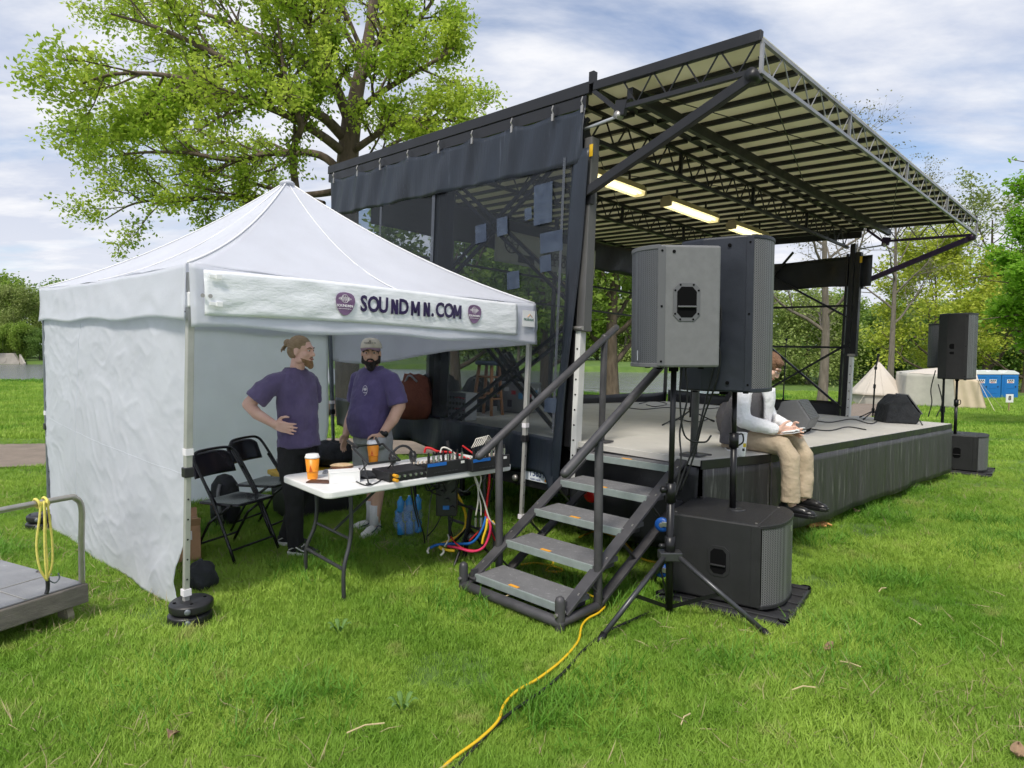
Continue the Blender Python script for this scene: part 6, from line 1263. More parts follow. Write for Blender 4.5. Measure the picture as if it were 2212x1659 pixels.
class Person:
    """body frame: x = the person's right, y = forward, z = up, origin between the feet"""
    def __init__(s, name_label, loc, facing):
        f = Vector((math.cos(facing), math.sin(facing), 0)); r = Vector((f.y, -f.x, 0)); s.f, s.r = f, r
        s.M = Matrix(((r.x, f.x, 0, loc[0]), (r.y, f.y, 0, loc[1]), (0, 0, 1, loc[2]), (0, 0, 0, 1))); s.o = thing('person', name_label, 'person', matrix=s.M); s.b = MB()
    def hand(s, wrist, palm_dir, spread_dir, size=1.0, curl=.35, mb=None):
        """palm plus five fingers; palm_dir runs to the fingertips, spread_dir to the thumb side"""
        b = mb or s.b; w = Vector(wrist); d = Vector(palm_dir).normalized(); sp_ = Vector(spread_dir); sp_ = (sp_ - d * sp_.dot(d)).normalized(); nn_ = d.cross(sp_); k = size
        for i in range(4):
            o = sp_ * (.030 - .020 * i) * k; b.tube([w + o * .55, w + d * .05 * k + o * .9, w + d * .092 * k + o], [.018 * k, .017 * k, .012 * k], 8, round_=True)
        for i, ln in enumerate((.070, .080, .074, .058)):
            o = sp_ * (.030 - .020 * i) * k; base = w + d * .09 * k + o; dd = (d + sp_ * (.16 - .10 * i)).normalized(); a = base + dd * ln * .42 * k; dd2 = (dd - nn_ * curl).normalized(); c = a + dd2 * ln * .34 * k; dd3 = (dd2 - nn_ * curl * .8).normalized()
            b.tube([base, a, c, c + dd3 * ln * .24 * k], [.0098 * k, .0092 * k, .0085 * k, .007 * k], 7, round_=True)
        t0 = w + d * .02 * k + sp_ * .028 * k; t1 = t0 + (d * .5 + sp_ * .75).normalized() * .045 * k; t2 = t1 + (d * .85 + sp_ * .35 - nn_ * .2).normalized() * .03 * k
        b.tube([t0, t1, t2, t2 + (d - nn_ * .3).normalized() * .022 * k], [.016 * k, .012 * k, .0105 * k, .008 * k], 7, round_=True)
    def head(s, c, yaw=0.0, pitch=0.0, roll=0.0, k=1.0):
        """c = centre of the head; yaw>0 turns to the person's right"""
        Hm = Matrix.Translation(c) @ Matrix.Rotation(-yaw, 4, 'Z') @ Matrix.Rotation(pitch, 4, 'X') @ Matrix.Rotation(roll, 4, 'Y') @ Matrix.Scale(k, 4); s.H = Hm; b = MB(Hm); s.hb = b
        b.ell((0, -.012, .030), (.074, .094, .085)); b.ell((0, .022, -.030), (.062, .070, .080)); b.ell((0, .050, -.075), (.040, .042, .040)); b.ell((0, .074, -.092), (.022, .020, .020))
        b.ell((0, .070, .028), (.052, .022, .018))                                           # brow
        b.tube([(0, .082, .018), (0, .096, -.008), (0, .104, -.026)], [.009, .011, .0135], 8, round_=True); b.ell((-.011, .094, -.030), (.008, .010, .007)); b.ell((.011, .094, -.030), (.008, .010, .007))
        for sx_ in (-1, 1):
            b.ell((sx_ * .038, .058, -.022), (.024, .026, .022)); b.ell((sx_ * .074, -.008, -.005), (.009, .020, .032)); b.ell((sx_ * .050, .010, -.070), (.022, .035, .025))
        b.ell((0, .083, -.056), (.022, .012, .007)); b.ell((0, .082, -.066), (.019, .012, .008))
        b.tube([(0, -.020, -.06), (0, -.032, -.14), (0, -.045, -.21)], [.056, .056, .064], 12)
        s.b.v += b.v and [] ; off = len(s.b.v); s.b.v += b.v; s.b.f += [tuple(i + off for i in f_) for f_ in b.f]
    def face(s, brow='brow_blond', smile=0.0, lips=True):
        H = s.H; o = s.body
        for sx_ in (-1, 1):
            e_ = MB(H).ell((sx_ * .032, .0775, .008), (.0125, .009, .0068)).build('eye', 'eye_white', o, smooth=True); MB(H).ell((sx_ * .032, .0852, .0075), (.0055, .003, .0058)).build('iris', 'eye_dark', e_, smooth=True)
            MB(H).tube([(sx_ * .014, .090, .026), (sx_ * .034, .089, .031), (sx_ * .052, .076, .025)], [.0042, .005, .003], 6, round_=True).build('eyebrow', brow, o, smooth=True)
            MB(H).tube([(sx_ * .019, .0855, .0135), (sx_ * .032, .0885, .0165), (sx_ * .046, .0795, .0125)], [.003, .0035, .0025], 5).build('eyelid', s.skin, o, smooth=True)
        if lips: MB(H).tube([(-.025, .083, -.058 + smile), (-.010, .0955, -.061), (.010, .0955, -.061), (.025, .083, -.058 + smile)], [.003, .0055, .0055, .003], 6, round_=True).build('lips', 'lip', o, smooth=True)
    def finish(s, skin, voxel=.0055): s.skin = skin; s.body = s.b.build('body', skin, s.o, remesh=voxel, smooth_it=3); return s.body
def rings(mb, rs, seg=20, power=2.4):
    """loft of superellipse rings: (z, cx, cy, half width, half depth)"""
    vs = []
    for (z_, cx_, cy_, rx_, ry_) in rs:
        for k in range(seg):
            a = 2 * math.pi * k / seg; c_, s_ = math.cos(a), math.sin(a); e_ = 2 / power
            vs.append((cx_ + rx_ * math.copysign(abs(c_) ** e_, c_), cy_ + ry_ * math.copysign(abs(s_) ** e_, s_), z_))
    fs = []
    for i in range(len(rs) - 1):
        for k in range(seg): a = i * seg + k; b = i * seg + (k + 1) % seg; fs.append((a, b, b + seg, a + seg))
    fs.append(tuple(range(seg - 1, -1, -1))); fs.append(tuple((len(rs) - 1) * seg + k for k in range(seg))); mb.add(vs, fs); return mb
def wrinkle(o, strength=.012, size=.12, seed=0):
    tx = bpy.data.textures.new('folds', 'CLOUDS'); tx.noise_scale = size; tx.noise_depth = 2
    d_ = o.modifiers.new('folds', 'DISPLACE'); d_.texture = tx; d_.strength = strength; d_.mid_level = .5; d_.texture_coords = 'LOCAL'
def sneaker(p, d_, m_up, m_sole, parent, name='shoe', L=.29, stripe=None, tongue=True, h=.10):
    d_ = Vector(d_); d_.z = 0; d_.normalize(); sd__ = Vector((-d_.y, d_.x, 0)); p = Vector(p); Ms = Matrix(((d_.x, sd__.x, 0, p.x), (d_.y, sd__.y, 0, p.y), (0, 0, 1, p.z), (0, 0, 0, 1)))
    outl = [(-.085, -.030), (-.095, 0), (-.085, .030), (-.02, .036), (.08, .046), (.15, .044), (.19, .025), (.198, 0), (.19, -.025), (.15, -.044), (.08, -.046), (-.02, -.036)]; q = L / .29
    so_ = MB(Ms).prism([(a * q, b * q) for a, b in outl], 0, .030).build(name, m_sole, parent, bevel=.006)
    u_ = MB(Ms); u_.ell((-.03 * q, 0, .055), (.062 * q, .036, .045)); u_.ell((.06 * q, 0, .045), (.09 * q, .041, .040)); u_.ell((.125 * q, 0, .035), (.066 * q, .040, .030)); u_.tube([(-.035 * q, 0, .05), (-.03 * q, 0, h + .01)], [.042, .040], 12)
    u_.build('upper', m_up, so_, remesh=.006, smooth_it=4)
    if tongue:
        for k in range(5): MB(Ms).tube([((.02 + .024 * k) * q, -.026, .085 - .007 * k), ((.03 + .024 * k) * q, 0, .093 - .008 * k), ((.02 + .024 * k) * q, .026, .085 - .007 * k)], .0038, 5).build('lace', 'sole_white', so_)
    if stripe:
        for s_ in (-1, 1): MB(Ms).tube(spline([(-.06 * q, s_ * .041, .05), (.0, s_ * .043, .075), (.05 * q, s_ * .046, .055), (.10 * q, s_ * .044, .045)], 4), .005, 5).build('side_stripe', stripe, so_, smooth=True)
    return so_
# --- man with the hair bun, hand on hip
P1 = Person('man with a blond hair bun in a purple shirt, hand on hip', on_ground(-1.735, 5.25), R(-28)); b = P1.b; cx0 = .0
P1.head((-.015, .045, 1.625), yaw=R(-18), pitch=R(-3), k=1.02)
rings(b, [(1.05, 0, 0, .13, .09), (1.25, 0, 0, .13, .09), (1.38, 0, -.01, .12, .07), (1.44, 0, -.015, .08, .06)])
b.tube([(.16, -.04, 1.375), (.265, -.10, 1.31), (.335, -.165, 1.215)], [.035, .052, .048], 12, round_=True)
b.tube([(.335, -.165, 1.215), (.31, -.10, 1.14), (.235, .01, 1.055)], [.047, .044, .030], 12, round_=True)
P1.hand((.235, .01, 1.055), (-.25, .95, -.20), (.10, .1, 1), 1.08, .18)
b.tube([(-.17, -.03, 1.36), (-.235, -.07, 1.25), (-.25, -.08, 1.10)], [.055, .050, .045], 10, round_=True); b.tube([(-.25, -.08, 1.10), (-.23, -.10, .98), (-.17, -.12, .90)], [.045, .036, .028], 10, round_=True)
P1.hand((-.17, -.12, .90), (.2, .1, -.95), (.2, .9, 0), .95)
for s_, kx, ky, ax_, ay in ((1, .10, .05, .095, .075), (-1, -.09, -.05, -.06, -.19)): b.tube([(s_ * .082, 0, .92), (kx, ky, .48), (ax_, ay - .02, .09)], [.075, .055, .04], 10, round_=True)
P1.finish('skin_pink'); P1.face(smile=.006)
o = P1.o
t_ = MB(); rings(t_, [(.855, .0, .012, .172, .140), (.95, .0, .012, .168, .134), (1.08, 0, .010, .168, .128), (1.22, 0, .006, .176, .124), (1.34, 0, -.005, .182, .114), (1.42, 0, -.012, .166, .094), (1.465, 0, -.016, .115, .080), (1.49, 0, -.02, .078, .070)])
t_.tube([(.10, -.02, 1.415), (.195, -.05, 1.375), (.25, -.085, 1.315), (.295, -.13, 1.245)], [.062, .078, .088, .090], 14); t_.tube([(-.10, -.02, 1.415), (-.185, -.04, 1.37), (-.225, -.06, 1.28), (-.24, -.07, 1.19)], [.062, .074, .08, .078], 14)
sh = t_.build('shirt', 'shirt_purple', o, remesh=.010, smooth_it=5); wrinkle(sh, .026, .10)
t_ = MB(); rings(t_, [(.80, 0, 0, .165, .125), (.90, 0, 0, .165, .125), (.97, 0, 0, .15, .11)])
for s_, kx, ky, ax_, ay in ((1, .10, .05, .095, .075), (-1, -.09, -.05, -.06, -.19)): t_.tube([(s_ * .082, 0, .86), (s_ * .09, .01, .70), (kx, ky, .48), ((kx + ax_) / 2, (ky + ay) / 2 - .01, .28), (ax_, ay - .02, .07)], [.098, .095, .078, .070, .066], 14)
tr_ = t_.build('trousers', 'trousers_black', o, remesh=.010, smooth_it=4); wrinkle(tr_, .018, .10)
fd = Vector((.62, .78, 0))
sneaker((.095, .085, 0), (-.25, .97, 0), 'shoe_black', 'sole_white', o, stripe='sole_white'); sneaker((-.06, -.20, 0), (-.30, .95, 0), 'shoe_black', 'sole_white', o, stripe='sole_white')
H = P1.H; hr = MB(H); hr.ell((0, -.020, .040), (.079, .096, .085)); hr.ell((0, -.055, .0), (.070, .060, .07)); hr.ell((0, -.118, .058), (.032, .034, .032))
for k in range(7): a = k * .9; hr.tube([(.01 * math.cos(a), -.125, .05), (.02 * math.cos(a), -.15, .02 + .01 * math.sin(a)), (.03 * math.cos(a), -.165 - .01 * (k % 3), -.02 + .012 * math.sin(a * 2))], [.008, .006, .002], 5)
hr_o = hr.build('hair', 'hair_blond', o, remesh=.005, smooth_it=2)
bdm = MB(H); bdm.ell((0, .062, -.090), (.040, .036, .034)); bdm.ell((0, .080, -.108), (.026, .024, .030)); bdm.tube([(-.056, .02, -.055), (-.05, .05, -.075), (0, .085, -.085), (.05, .05, -.075), (.056, .02, -.055)], [.010, .016, .018, .016, .010], 8); bdm.tube([(-.026, .084, -.050), (0, .0945, -.045), (.026, .084, -.050)], [.004, .006, .004], 6)
bdm.build('beard', 'beard_blond', o, remesh=.005, smooth_it=3)
MB().lathe((.20, .12, 1.03), [(.0115, -.003), (.0115, .003), (.010, .003)], 10, (-.2, .9, -.2)).build('ring', 'plug_silver', o)
MB().tube([(.075 * math.cos(a), -.02 + .068 * math.sin(a), 1.487) for a in [k * .3307 for k in range(20)]], .008, 6, cap=False).build('collar', 'shirt_purple', sh, smooth=True)
# --- man with cap and black beard, hand in pocket
P2 = Person('man with a cap and black beard in a purple shirt and grey shorts', on_ground(-1.25, 5.84), R(-125)); b = P2.b
P2.head((-.02, .03, 1.605), yaw=R(-42), pitch=R(-1), k=1.06)
rings(b, [(1.05, 0, 0, .14, .10), (1.25, 0, 0, .14, .10), (1.38, 0, -.01, .13, .07), (1.44, 0, -.015, .08, .06)])
b.tube([(-.18, -.02, 1.36), (-.25, -.04, 1.27), (-.285, -.05, 1.15)], [.04, .054, .054], 12, round_=True); b.tube([(-.285, -.05, 1.15), (-.27, .02, 1.03), (-.215, .10, .90)], [.055, .052, .034], 12, round_=True)
P2.hand((-.215, .10, .90), (.35, .45, -.8), (.3, .5, .3), 1.05)
b.tube([(.18, -.02, 1.36), (.255, -.04, 1.26), (.28, -.05, 1.13)], [.04, .052, .05], 10, round_=True); b.tube([(.28, -.05, 1.13), (.26, .05, .98), (.22, .12, .88)], [.052, .045, .034], 10, round_=True); P2.hand((.22, .12, .88), (0, .3, -.9), (-.2, .8, 0), 1.0)
for s_, fx_, fy_ in ((-1, -.075, .07), (1, .075, -.03)): b.tube([(s_ * .09, 0, .92), (s_ * .095, .01, .52), (fx_ * 1.1, fy_ - .04, .36), (fx_, fy_ - .01, .10)], [.085, .060, .060, .042], 12, round_=True)
P2.finish('skin_warm'); P2.face('beard_black', lips=True); o = P2.o
t_ = MB(); rings(t_, [(.87, 0, .03, .180, .165), (.94, 0, .04, .184, .178), (1.03, 0, .045, .187, .185), (1.12, 0, .035, .190, .175), (1.24, 0, .015, .195, .148), (1.35, 0, -.005, .198, .122), (1.42, 0, -.012, .178, .098), (1.465, 0, -.016, .12, .082), (1.49, 0, -.02, .082, .072)])
t_.tube([(-.11, -.015, 1.415), (-.20, -.025, 1.37), (-.245, -.035, 1.28), (-.275, -.045, 1.16)], [.066, .082, .090, .088], 14); t_.tube([(.11, -.015, 1.415), (.20, -.025, 1.37), (.24, -.035, 1.28), (.27, -.045, 1.16)], [.066, .082, .088, .086], 14)
sh = t_.build('shirt', 'shirt_violet', o, remesh=.010, smooth_it=5); wrinkle(sh, .024, .11)
t_ = MB(); rings(t_, [(.80, 0, .005, .185, .145), (.90, 0, .01, .185, .15), (.96, 0, .01, .17, .14)])
for s_ in (-1, 1): t_.tube([(s_ * .085, 0, .86), (s_ * .10, .01, .70), (s_ * .105, .01, .47)], [.115, .112, .105], 14)
t_.ell((-.20, .09, .84), (.05, .06, .07)); tr_ = t_.build('shorts', 'shorts_grey', o, remesh=.010, smooth_it=4); wrinkle(tr_, .016, .10)
for fx_, fy_, dx in ((-.075, .07, (-.25, .97, 0)), (.075, -.03, (.45, .9, 0))):
    MB().tube([(fx_, fy_ - .01, .26), (fx_, fy_ - .01, .17), (fx_, fy_, .08)], [.050, .046, .044], 12).build('sock', 'sock_white', o, smooth=True)
    sneaker((fx_, fy_, 0), dx, 'shoe_white', 'sole_white', o, L=.30, stripe='navy_trim')
H = P2.H; hm = MB(H); hm.ell((0, -.016, .034), (.078, .098, .082)); hm.build('hair', 'beard_black', o, remesh=.006, smooth_it=2)
bdm = MB(H); bdm.ell((0, .058, -.086), (.046, .040, .040)); bdm.ell((0, .072, -.112), (.036, .030, .034)); bdm.tube([(-.070, .0, -.02), (-.062, .03, -.065), (0, .088, -.080), (.062, .03, -.065), (.070, .0, -.02)], [.010, .022, .020, .022, .010], 8); bdm.tube([(-.032, .080, -.062), (-.02, .094, -.047), (0, .0985, -.043), (.02, .094, -.047), (.032, .080, -.062)], [.006, .008, .008, .008, .006], 6)
bdm.build('beard', 'beard_black', o, remesh=.005, smooth_it=3)
cp = MB(H); prof = [(-.5, 0)]
def capf(u, v, front):
    a = (u - .5) * math.pi + (0 if front else math.pi); z_ = .044 + .078 * math.sin(v * math.pi / 2); r_ = math.cos(v * math.pi / 2) ** .55; return Vector((.086 * r_ * math.sin(a), -.012 + .106 * r_ * math.cos(a), z_ + (.020 * (math.cos(a)) * math.sin(v * math.pi) if front else 0)))
cap_o = MB(H).sheet(lambda u, v: capf(u, v, True), 20, 12, .003).build('cap_front', 'cap_cream', o, smooth=True); MB(H).sheet(lambda u, v: capf(u, v, False), 20, 12, .003).build('cap_back', 'cloth_black', o, smooth=True)
MB(H).sheet(lambda u, v: Vector(((u - .5) * .165 * (1 - .12 * v), .055 + .045 * math.cos((u - .5) * math.pi) + .060 * v * math.cos((u - .5) * 2.1), .052 - .006 * v - .016 * abs(u - .5) * 2 * (.5 + v))), 16, 8, .004).build('cap_brim', 'cap_brim', o, smooth=True)
text_obj('cap_text', 'DJ\nSoundwave Co', .016, 'ink_dark', cap_o, H @ Matrix.Translation((0, .094, .098)) @ Matrix.Rotation(R(180), 4, 'Z') @ Matrix.Rotation(R(68), 4, 'X'), extrude=.002)
wt = MB().lathe((-.225, .085, .915), [(.036, -.018), (.041, -.012), (.041, .012), (.036, .018)], 16, (.4, .45, -.8)).build('watch', 'plastic_black', o, smooth=True); MB().lathe((-.262, .098, .918), [(.020, -.004), (.020, .006), (.017, .008)], 14, (-.85, .35, .0)).build('watch_face', 'plastic_black', wt, smooth=True)
Lm = Matrix.Translation((-.065, .150, 1.285)) @ Matrix.Rotation(R(180 - 14), 4, 'Z') @ Matrix.Rotation(R(84), 4, 'X')
lg = MB(Lm).tube([(.042 * math.cos(a), .042 * math.sin(a), 0) for a in [k * .2618 for k in range(25)]], .0022, 4, cap=False).build('chest_logo_ring', 'ink_white', sh)
for k in range(7): MB(Lm).box(((k - 3) * .008, .010, 0), (.004, (.012, .022, .016, .03, .018, .024, .012)[k], .003)).build('chest_logo_bar', 'ink_white', lg)
text_obj('chest_logo_text', 'SOUNDMN', .013, 'ink_white', lg, Lm @ Matrix.Translation((0, -.020, 0)))
MB().tube([(.080 * math.cos(a), -.02 + .070 * math.sin(a), 1.487) for a in [k * .3307 for k in range(20)]], .008, 6, cap=False).build('collar', 'shirt_violet', sh, smooth=True)
# --- man sitting on the stage edge
sp0 = STM @ Vector((1.00, 1.02, 0)); P3 = Person('man in white shirt, grey vest and tan trousers sitting on the stage edge', (sp0.x, sp0.y, sp0.z), R(-46)); b = P3.b
P3.head((-.05, .19, .70), yaw=R(-8), pitch=R(-38), k=1.0)
rings(b, [(.10, 0, -.02, .13, .08), (.30, 0, .0, .13, .08), (.44, 0, .05, .12, .06), (.50, 0, .07, .07, .045)])
for s_, e_, w_ in ((1, (.25, .12, .26), (.14, .36, .20)), (-1, (-.25, .12, .24), (-.08, .38, .19))):
    b.tube([(s_ * .14, .045, .44), e_], [.045, .042], 10, round_=True); b.tube([e_, w_], [.043, .028], 10, round_=True)
P3.hand((.14, .36, .20), (-.75, .5, -.1), (0, .3, 1), 1.0, .3); P3.hand((-.08, .38, .19), (.55, .6, -.12), (0, -.2, 1), 1.0, .3)
for s_, kx in ((1, .13), (-1, -.14)): b.tube([(s_ * .09, .0, .09), (kx, .42, .06), (kx * .9, .47, -.38)], [.07, .055, .04], 10, round_=True)
P3.finish('skin'); P3.face('hair_brown'); o = P3.o
t_ = MB(); rings(t_, [(.06, 0, -.01, .185, .135), (.20, 0, .0, .178, .128), (.34, 0, .025, .182, .122), (.44, 0, .045, .180, .105), (.50, 0, .06, .145, .092), (.545, 0, .085, .10, .085), (.575, .0, .10, .080, .074)])
for s_, e_, w_ in ((1, (.25, .12, .26), (.155, .33, .205)), (-1, (-.25, .12, .24), (-.10, .345, .195))):
    t_.tube([(s_ * .14, .045, .46), (s_ * .215, .08, .36), e_], [.075, .072, .066], 12, round_=True); t_.tube([e_, Vector(e_).lerp(Vector(w_), .5), w_], [.066, .060, .050], 12, round_=True)
sh = t_.build('shirt', 'shirt_white', o, remesh=.010, smooth_it=4); wrinkle(sh, .020, .09)
vt = MB(); rings(vt, [(.045, 0, -.015, .215, .165), (.20, 0, -.004, .210, .160), (.34, 0, .020, .200, .155), (.43, 0, .040, .165, .140), (.50, 0, .058, .125, .115)], 28)
vo = vt.build('vest', 'vest_grey', o, remesh=.012, smooth_it=3)
def shirt_front(u, v):
    z_ = .12 + .40 * v; hw_ = .022 + .075 * v ** 1.4; x_ = (u - .5) * 2 * hw_; yf_ = .186 + .035 * sstep(.2, .5, z_) - .012 * sstep(.42, .52, z_); return Vector((x_, float(yf_) + .012 * (1 - (2 * abs(u - .5)) ** 2) - (x_ / .2) ** 2 * .10, z_))
MB().sheet(shirt_front, 12, 14, .03).build('shirt_front', 'shirt_white', vo, smooth=True)
t_ = MB(); rings(t_, [(.005, 0, -.03, .165, .15), (.08, 0, -.02, .175, .14), (.15, 0, -.01, .165, .12)])
for s_, kx in ((1, .13), (-1, -.14)): t_.tube([(s_ * .085, .0, .085), (s_ * .11, .2, .092), (kx, .40, .070), (kx, .455, -.02), (kx * .96, .465, -.20), (kx * .9, .46, -.37)], [.092, .090, .080, .076, .072, .075], 14)
tr_ = t_.build('trousers', 'chinos', o, remesh=.010, smooth_it=4); wrinkle(tr_, .018, .10)
sneaker((.117, .46, -.475), (-.05, 1, 0), 'dress_shoe', 'dress_shoe', o, tongue=False, L=.30); sneaker((-.126, .47, -.455), (.10, 1, 0), 'dress_shoe', 'dress_shoe', o, tongue=False, L=.30)
H = P3.H; hm = MB(H); hm.ell((0, -.018, .036), (.082, .102, .088)); hm.ell((.02, .045, .080), (.055, .045, .030)); hm.ell((0, -.065, -.01), (.068, .05, .06)); hm.build('hair', 'hair_brown', o, remesh=.006, smooth_it=2)
MB(H).tube([(-.05, .092, .006), (-.01, .098, .006), (0, .10, .010), (.01, .098, .006), (.05, .092, .006)], .0025, 5).build('glasses', 'pole_dark', o)
nb = thing('notebook', 'white open notebook on the lap of the seated man', 'notebook', matrix=P3.M @ Matrix.Translation((.02, .385, .175)) @ Matrix.Rotation(R(10), 4, 'X'))
for s_ in (-1, 1): MB().sheet(lambda u, v, s_=s_: Vector((s_ * .11 * u, (v - .5) * .20, .010 * math.sin(u * 2.6) + .004)), 8, 6, .008).build('page_block', 'paper', nb, smooth=True)
MB().box((0, 0, -.008), (.225, .205, .004)).build('cover', 'paper', nb)
# ---------------------------------------------------------------- things on the stage
def stage_thing(name, label, cat, u, v, rz=0.0, h=0.0, group=None):
    p = on_stage(u, v, h); return thing(name, label, cat, matrix=STM @ Matrix.Translation(p) @ Matrix.Rotation(rz, 4, 'Z'), group=group), p
mat('wood_stool', (0.46, 0.19, 0.065), 0.45, col2=(.56, .27, .11), vscale=9, vstretch=(1, 1, .3)); mat('seat_blue', (.05, .085, .14), .5)
t, p = stage_thing('bar_stool', 'orange wooden bar stool behind the mesh curtain', 'stool', 1052, 896, .3)
for k in range(4): a = .785 + k * 1.571; MB().tube([(.19 * math.cos(a), .19 * math.sin(a), 0), (.12 * math.cos(a), .12 * math.sin(a), .60)], [.019, .022], 10).build('leg', 'wood_stool', t, smooth=True)
for z_, f in ((.20, .166), (.26, .16), (.46, .138)):
    for k in range(4):
        if z_ == .26 and k % 2: continue
        if z_ == .20 and not k % 2: continue
        a, b_ = .785 + k * 1.571, .785 + (k + 1) * 1.571; MB().tube([(f * math.cos(a), f * math.sin(a), z_), (f * math.cos(b_), f * math.sin(b_), z_)], .012, 8).build('rung', 'wood_stool', t, smooth=True)
MB().lathe((0, 0, .60), [(.15, 0), (.17, .01), (.17, .035), (.15, .05)], 22).build('seat', 'seat_blue', t, smooth=True)
mat('case_silver', (.40, .41, .41), .35, .6, var=.1); mat('panel_silver', (.62, .62, .61), .4, .3); mat('sticker_blue', (.10, .35, .62), .5); mat('sticker_red', (.6, .05, .06), .5)
t, p = stage_thing('flight_case', 'grey flight case covered in stickers behind the mesh curtain', 'flight case', 1120, 890, R(20))
MB().box((0, 0, .20), (.42, .36, .38)).build('shell', 'case_silver', t, bevel=.008)
for sx_ in (-1, 1):
    for sy_ in (-1, 1): MB().bar((sx_ * .21, sy_ * .18, .01), (sx_ * .21, sy_ * .18, .39), .025).build('edge_rail', 'aluminium', t)
for k, (yy, zz, w, h, m_) in enumerate(((-.10, .31, .07, .05, 'paper'), (-.02, .29, .05, .07, 'paper'), (.06, .27, .06, .05, 'sticker_blue'), (-.12, .22, .05, .05, 'sticker_red'), (-.05, .20, .07, .06, 'paper'), (.05, .18, .05, .05, 'sticker_red'), (-.11, .10, .06, .09, 'ink_dark'), (-.03, .09, .04, .10, 'sticker_blue'), (.11, .17, .06, .07, 'sticker_blue'), (.12, .30, .05, .05, 'paper'))): MB().box((.2125, yy, zz), (.003, w, h)).build('sticker', m_, t); 
for k, (xx, zz, w, h, m_) in enumerate(((-.10, .30, .07, .05, 'paper'), (.0, .26, .06, .05, 'sticker_red'), (.10, .22, .06, .08, 'sticker_blue'), (-.05, .12, .06, .09, 'ink_dark'))): MB().box((xx, -.1825, zz), (w, .003, h)).build('sticker', m_, t)
t, p = stage_thing('patch_panel', 'silver patch panel box with round sockets behind the mesh curtain', 'patch panel', 998, 906, R(5))
MB().box((0, 0, .15), (.26, .18, .30)).build('box', 'panel_silver', t, bevel=.004)
for i in range(5):
    for j in range(4): MB().lathe((-.10 + .05 * i, -.0905, .06 + .06 * j), [(.016, 0), (.016, .004), (.011, .005)], 10, (0, -1, 0)).build('socket', 'dark_gap', t)
for z_ in (.12, .24): MB().tube([(-.02, -.10, z_), (.06, -.13, z_ + .01), (.13, -.11, z_)], .008, 6).build('plugged_lead', 'cable_red', t)
mat('pack_rust', (.14, .04, .022), .8, var=.2, vscale=12, bump=.5, bscale=40)
for (u, v, rs, m_, sd, nm, lab, cat) in ((895, 905, (.20, .16, .27), 'pack_rust', 21, 'travel_bag', 'rust brown travel bag behind the mesh curtain', 'bag'), (975, 905, (.26, .2, .28), 'cloth_black', 22, 'duffel_bag', 'black duffel bag left of the patch panel', 'bag'), (1035, 893, (.22, .2, .25), 'cloth_black', 23, 'gig_bag', 'black gear bag behind the wooden stool', 'bag'), (1100, 880, (.18, .2, .44), 'cloth_black', 24, 'instrument_bag', 'tall rounded black instrument bag behind the flight case', 'bag')):
    pp = STM @ (on_stage(u, v) + Vector((-.25 if sd > 21 else 0, .2 if sd > 22 else 0, 0))); o = lump(nm, lab, cat, pp, rs, m_, sd)
    MB().tube(spline([(-.08, -.10, rs[2] * 1.5), (-.03, -.12, rs[2] * 1.75), (.05, -.12, rs[2] * 1.5)], 4), .012, 6).build('handle', 'sticker_red' if sd == 22 else 'cloth_grey', o, smooth=True)
# floor monitors
t, p = stage_thing('floor_monitor', 'grey floor monitor wedge behind the seated man', 'monitor', 1716, 932, R(12))
ax = (Vector((0, -.30, 0)), Vector((1, 0, 0)), Vector((0, 0, 1)), Vector((0, 1, 0)))
MB().prism([(-.20, .05), (-.10, .34), (.06, .36), (.20, .16), (.16, .05)], 0, .60, ax).build('cabinet', 'cab_grey', t, bevel=.012); MB().prism([(-.20, .0), (-.17, .05), (.14, .05), (.12, .0)], .06, .54, ax).build('foot_bar', 'dark_gap', t)
MB().prism([(.062, .352), (.072, .36), (.205, .172), (.20, .16)], .02, .58, ax).build('grille', 'grille', t); MB().box((-.16, 0, .20), (.01, .14, .05), Matrix.Rotation(R(19), 3, 'Y')).build('handle', 'dark_gap', t)
t, p = stage_thing('floor_monitor', 'black fabric covered floor monitor near the far stage corner', 'monitor', 1930, 912, R(35))
mb = MB(); mb.prism([(-.20, .0), (-.16, .26), (-.02, .40), (.06, .40), (.26, .14), (.20, .0)], 0, .50, (Vector((0, -.25, 0)), Vector((1, 0, 0)), Vector((0, 0, 1)), Vector((0, 1, 0)))); mo = mb.build('covered_cabinet', 'cloth_black', t, remesh=.02, smooth_it=4); wrinkle(mo, .03, .12)
MB().prism([(.075, .405), (.085, .415), (.285, .155), (.275, .145)], .03, .47, (Vector((0, -.25, 0)), Vector((1, 0, 0)), Vector((0, 0, 1)), Vector((0, 1, 0)))).build('grille', 'grille', t)
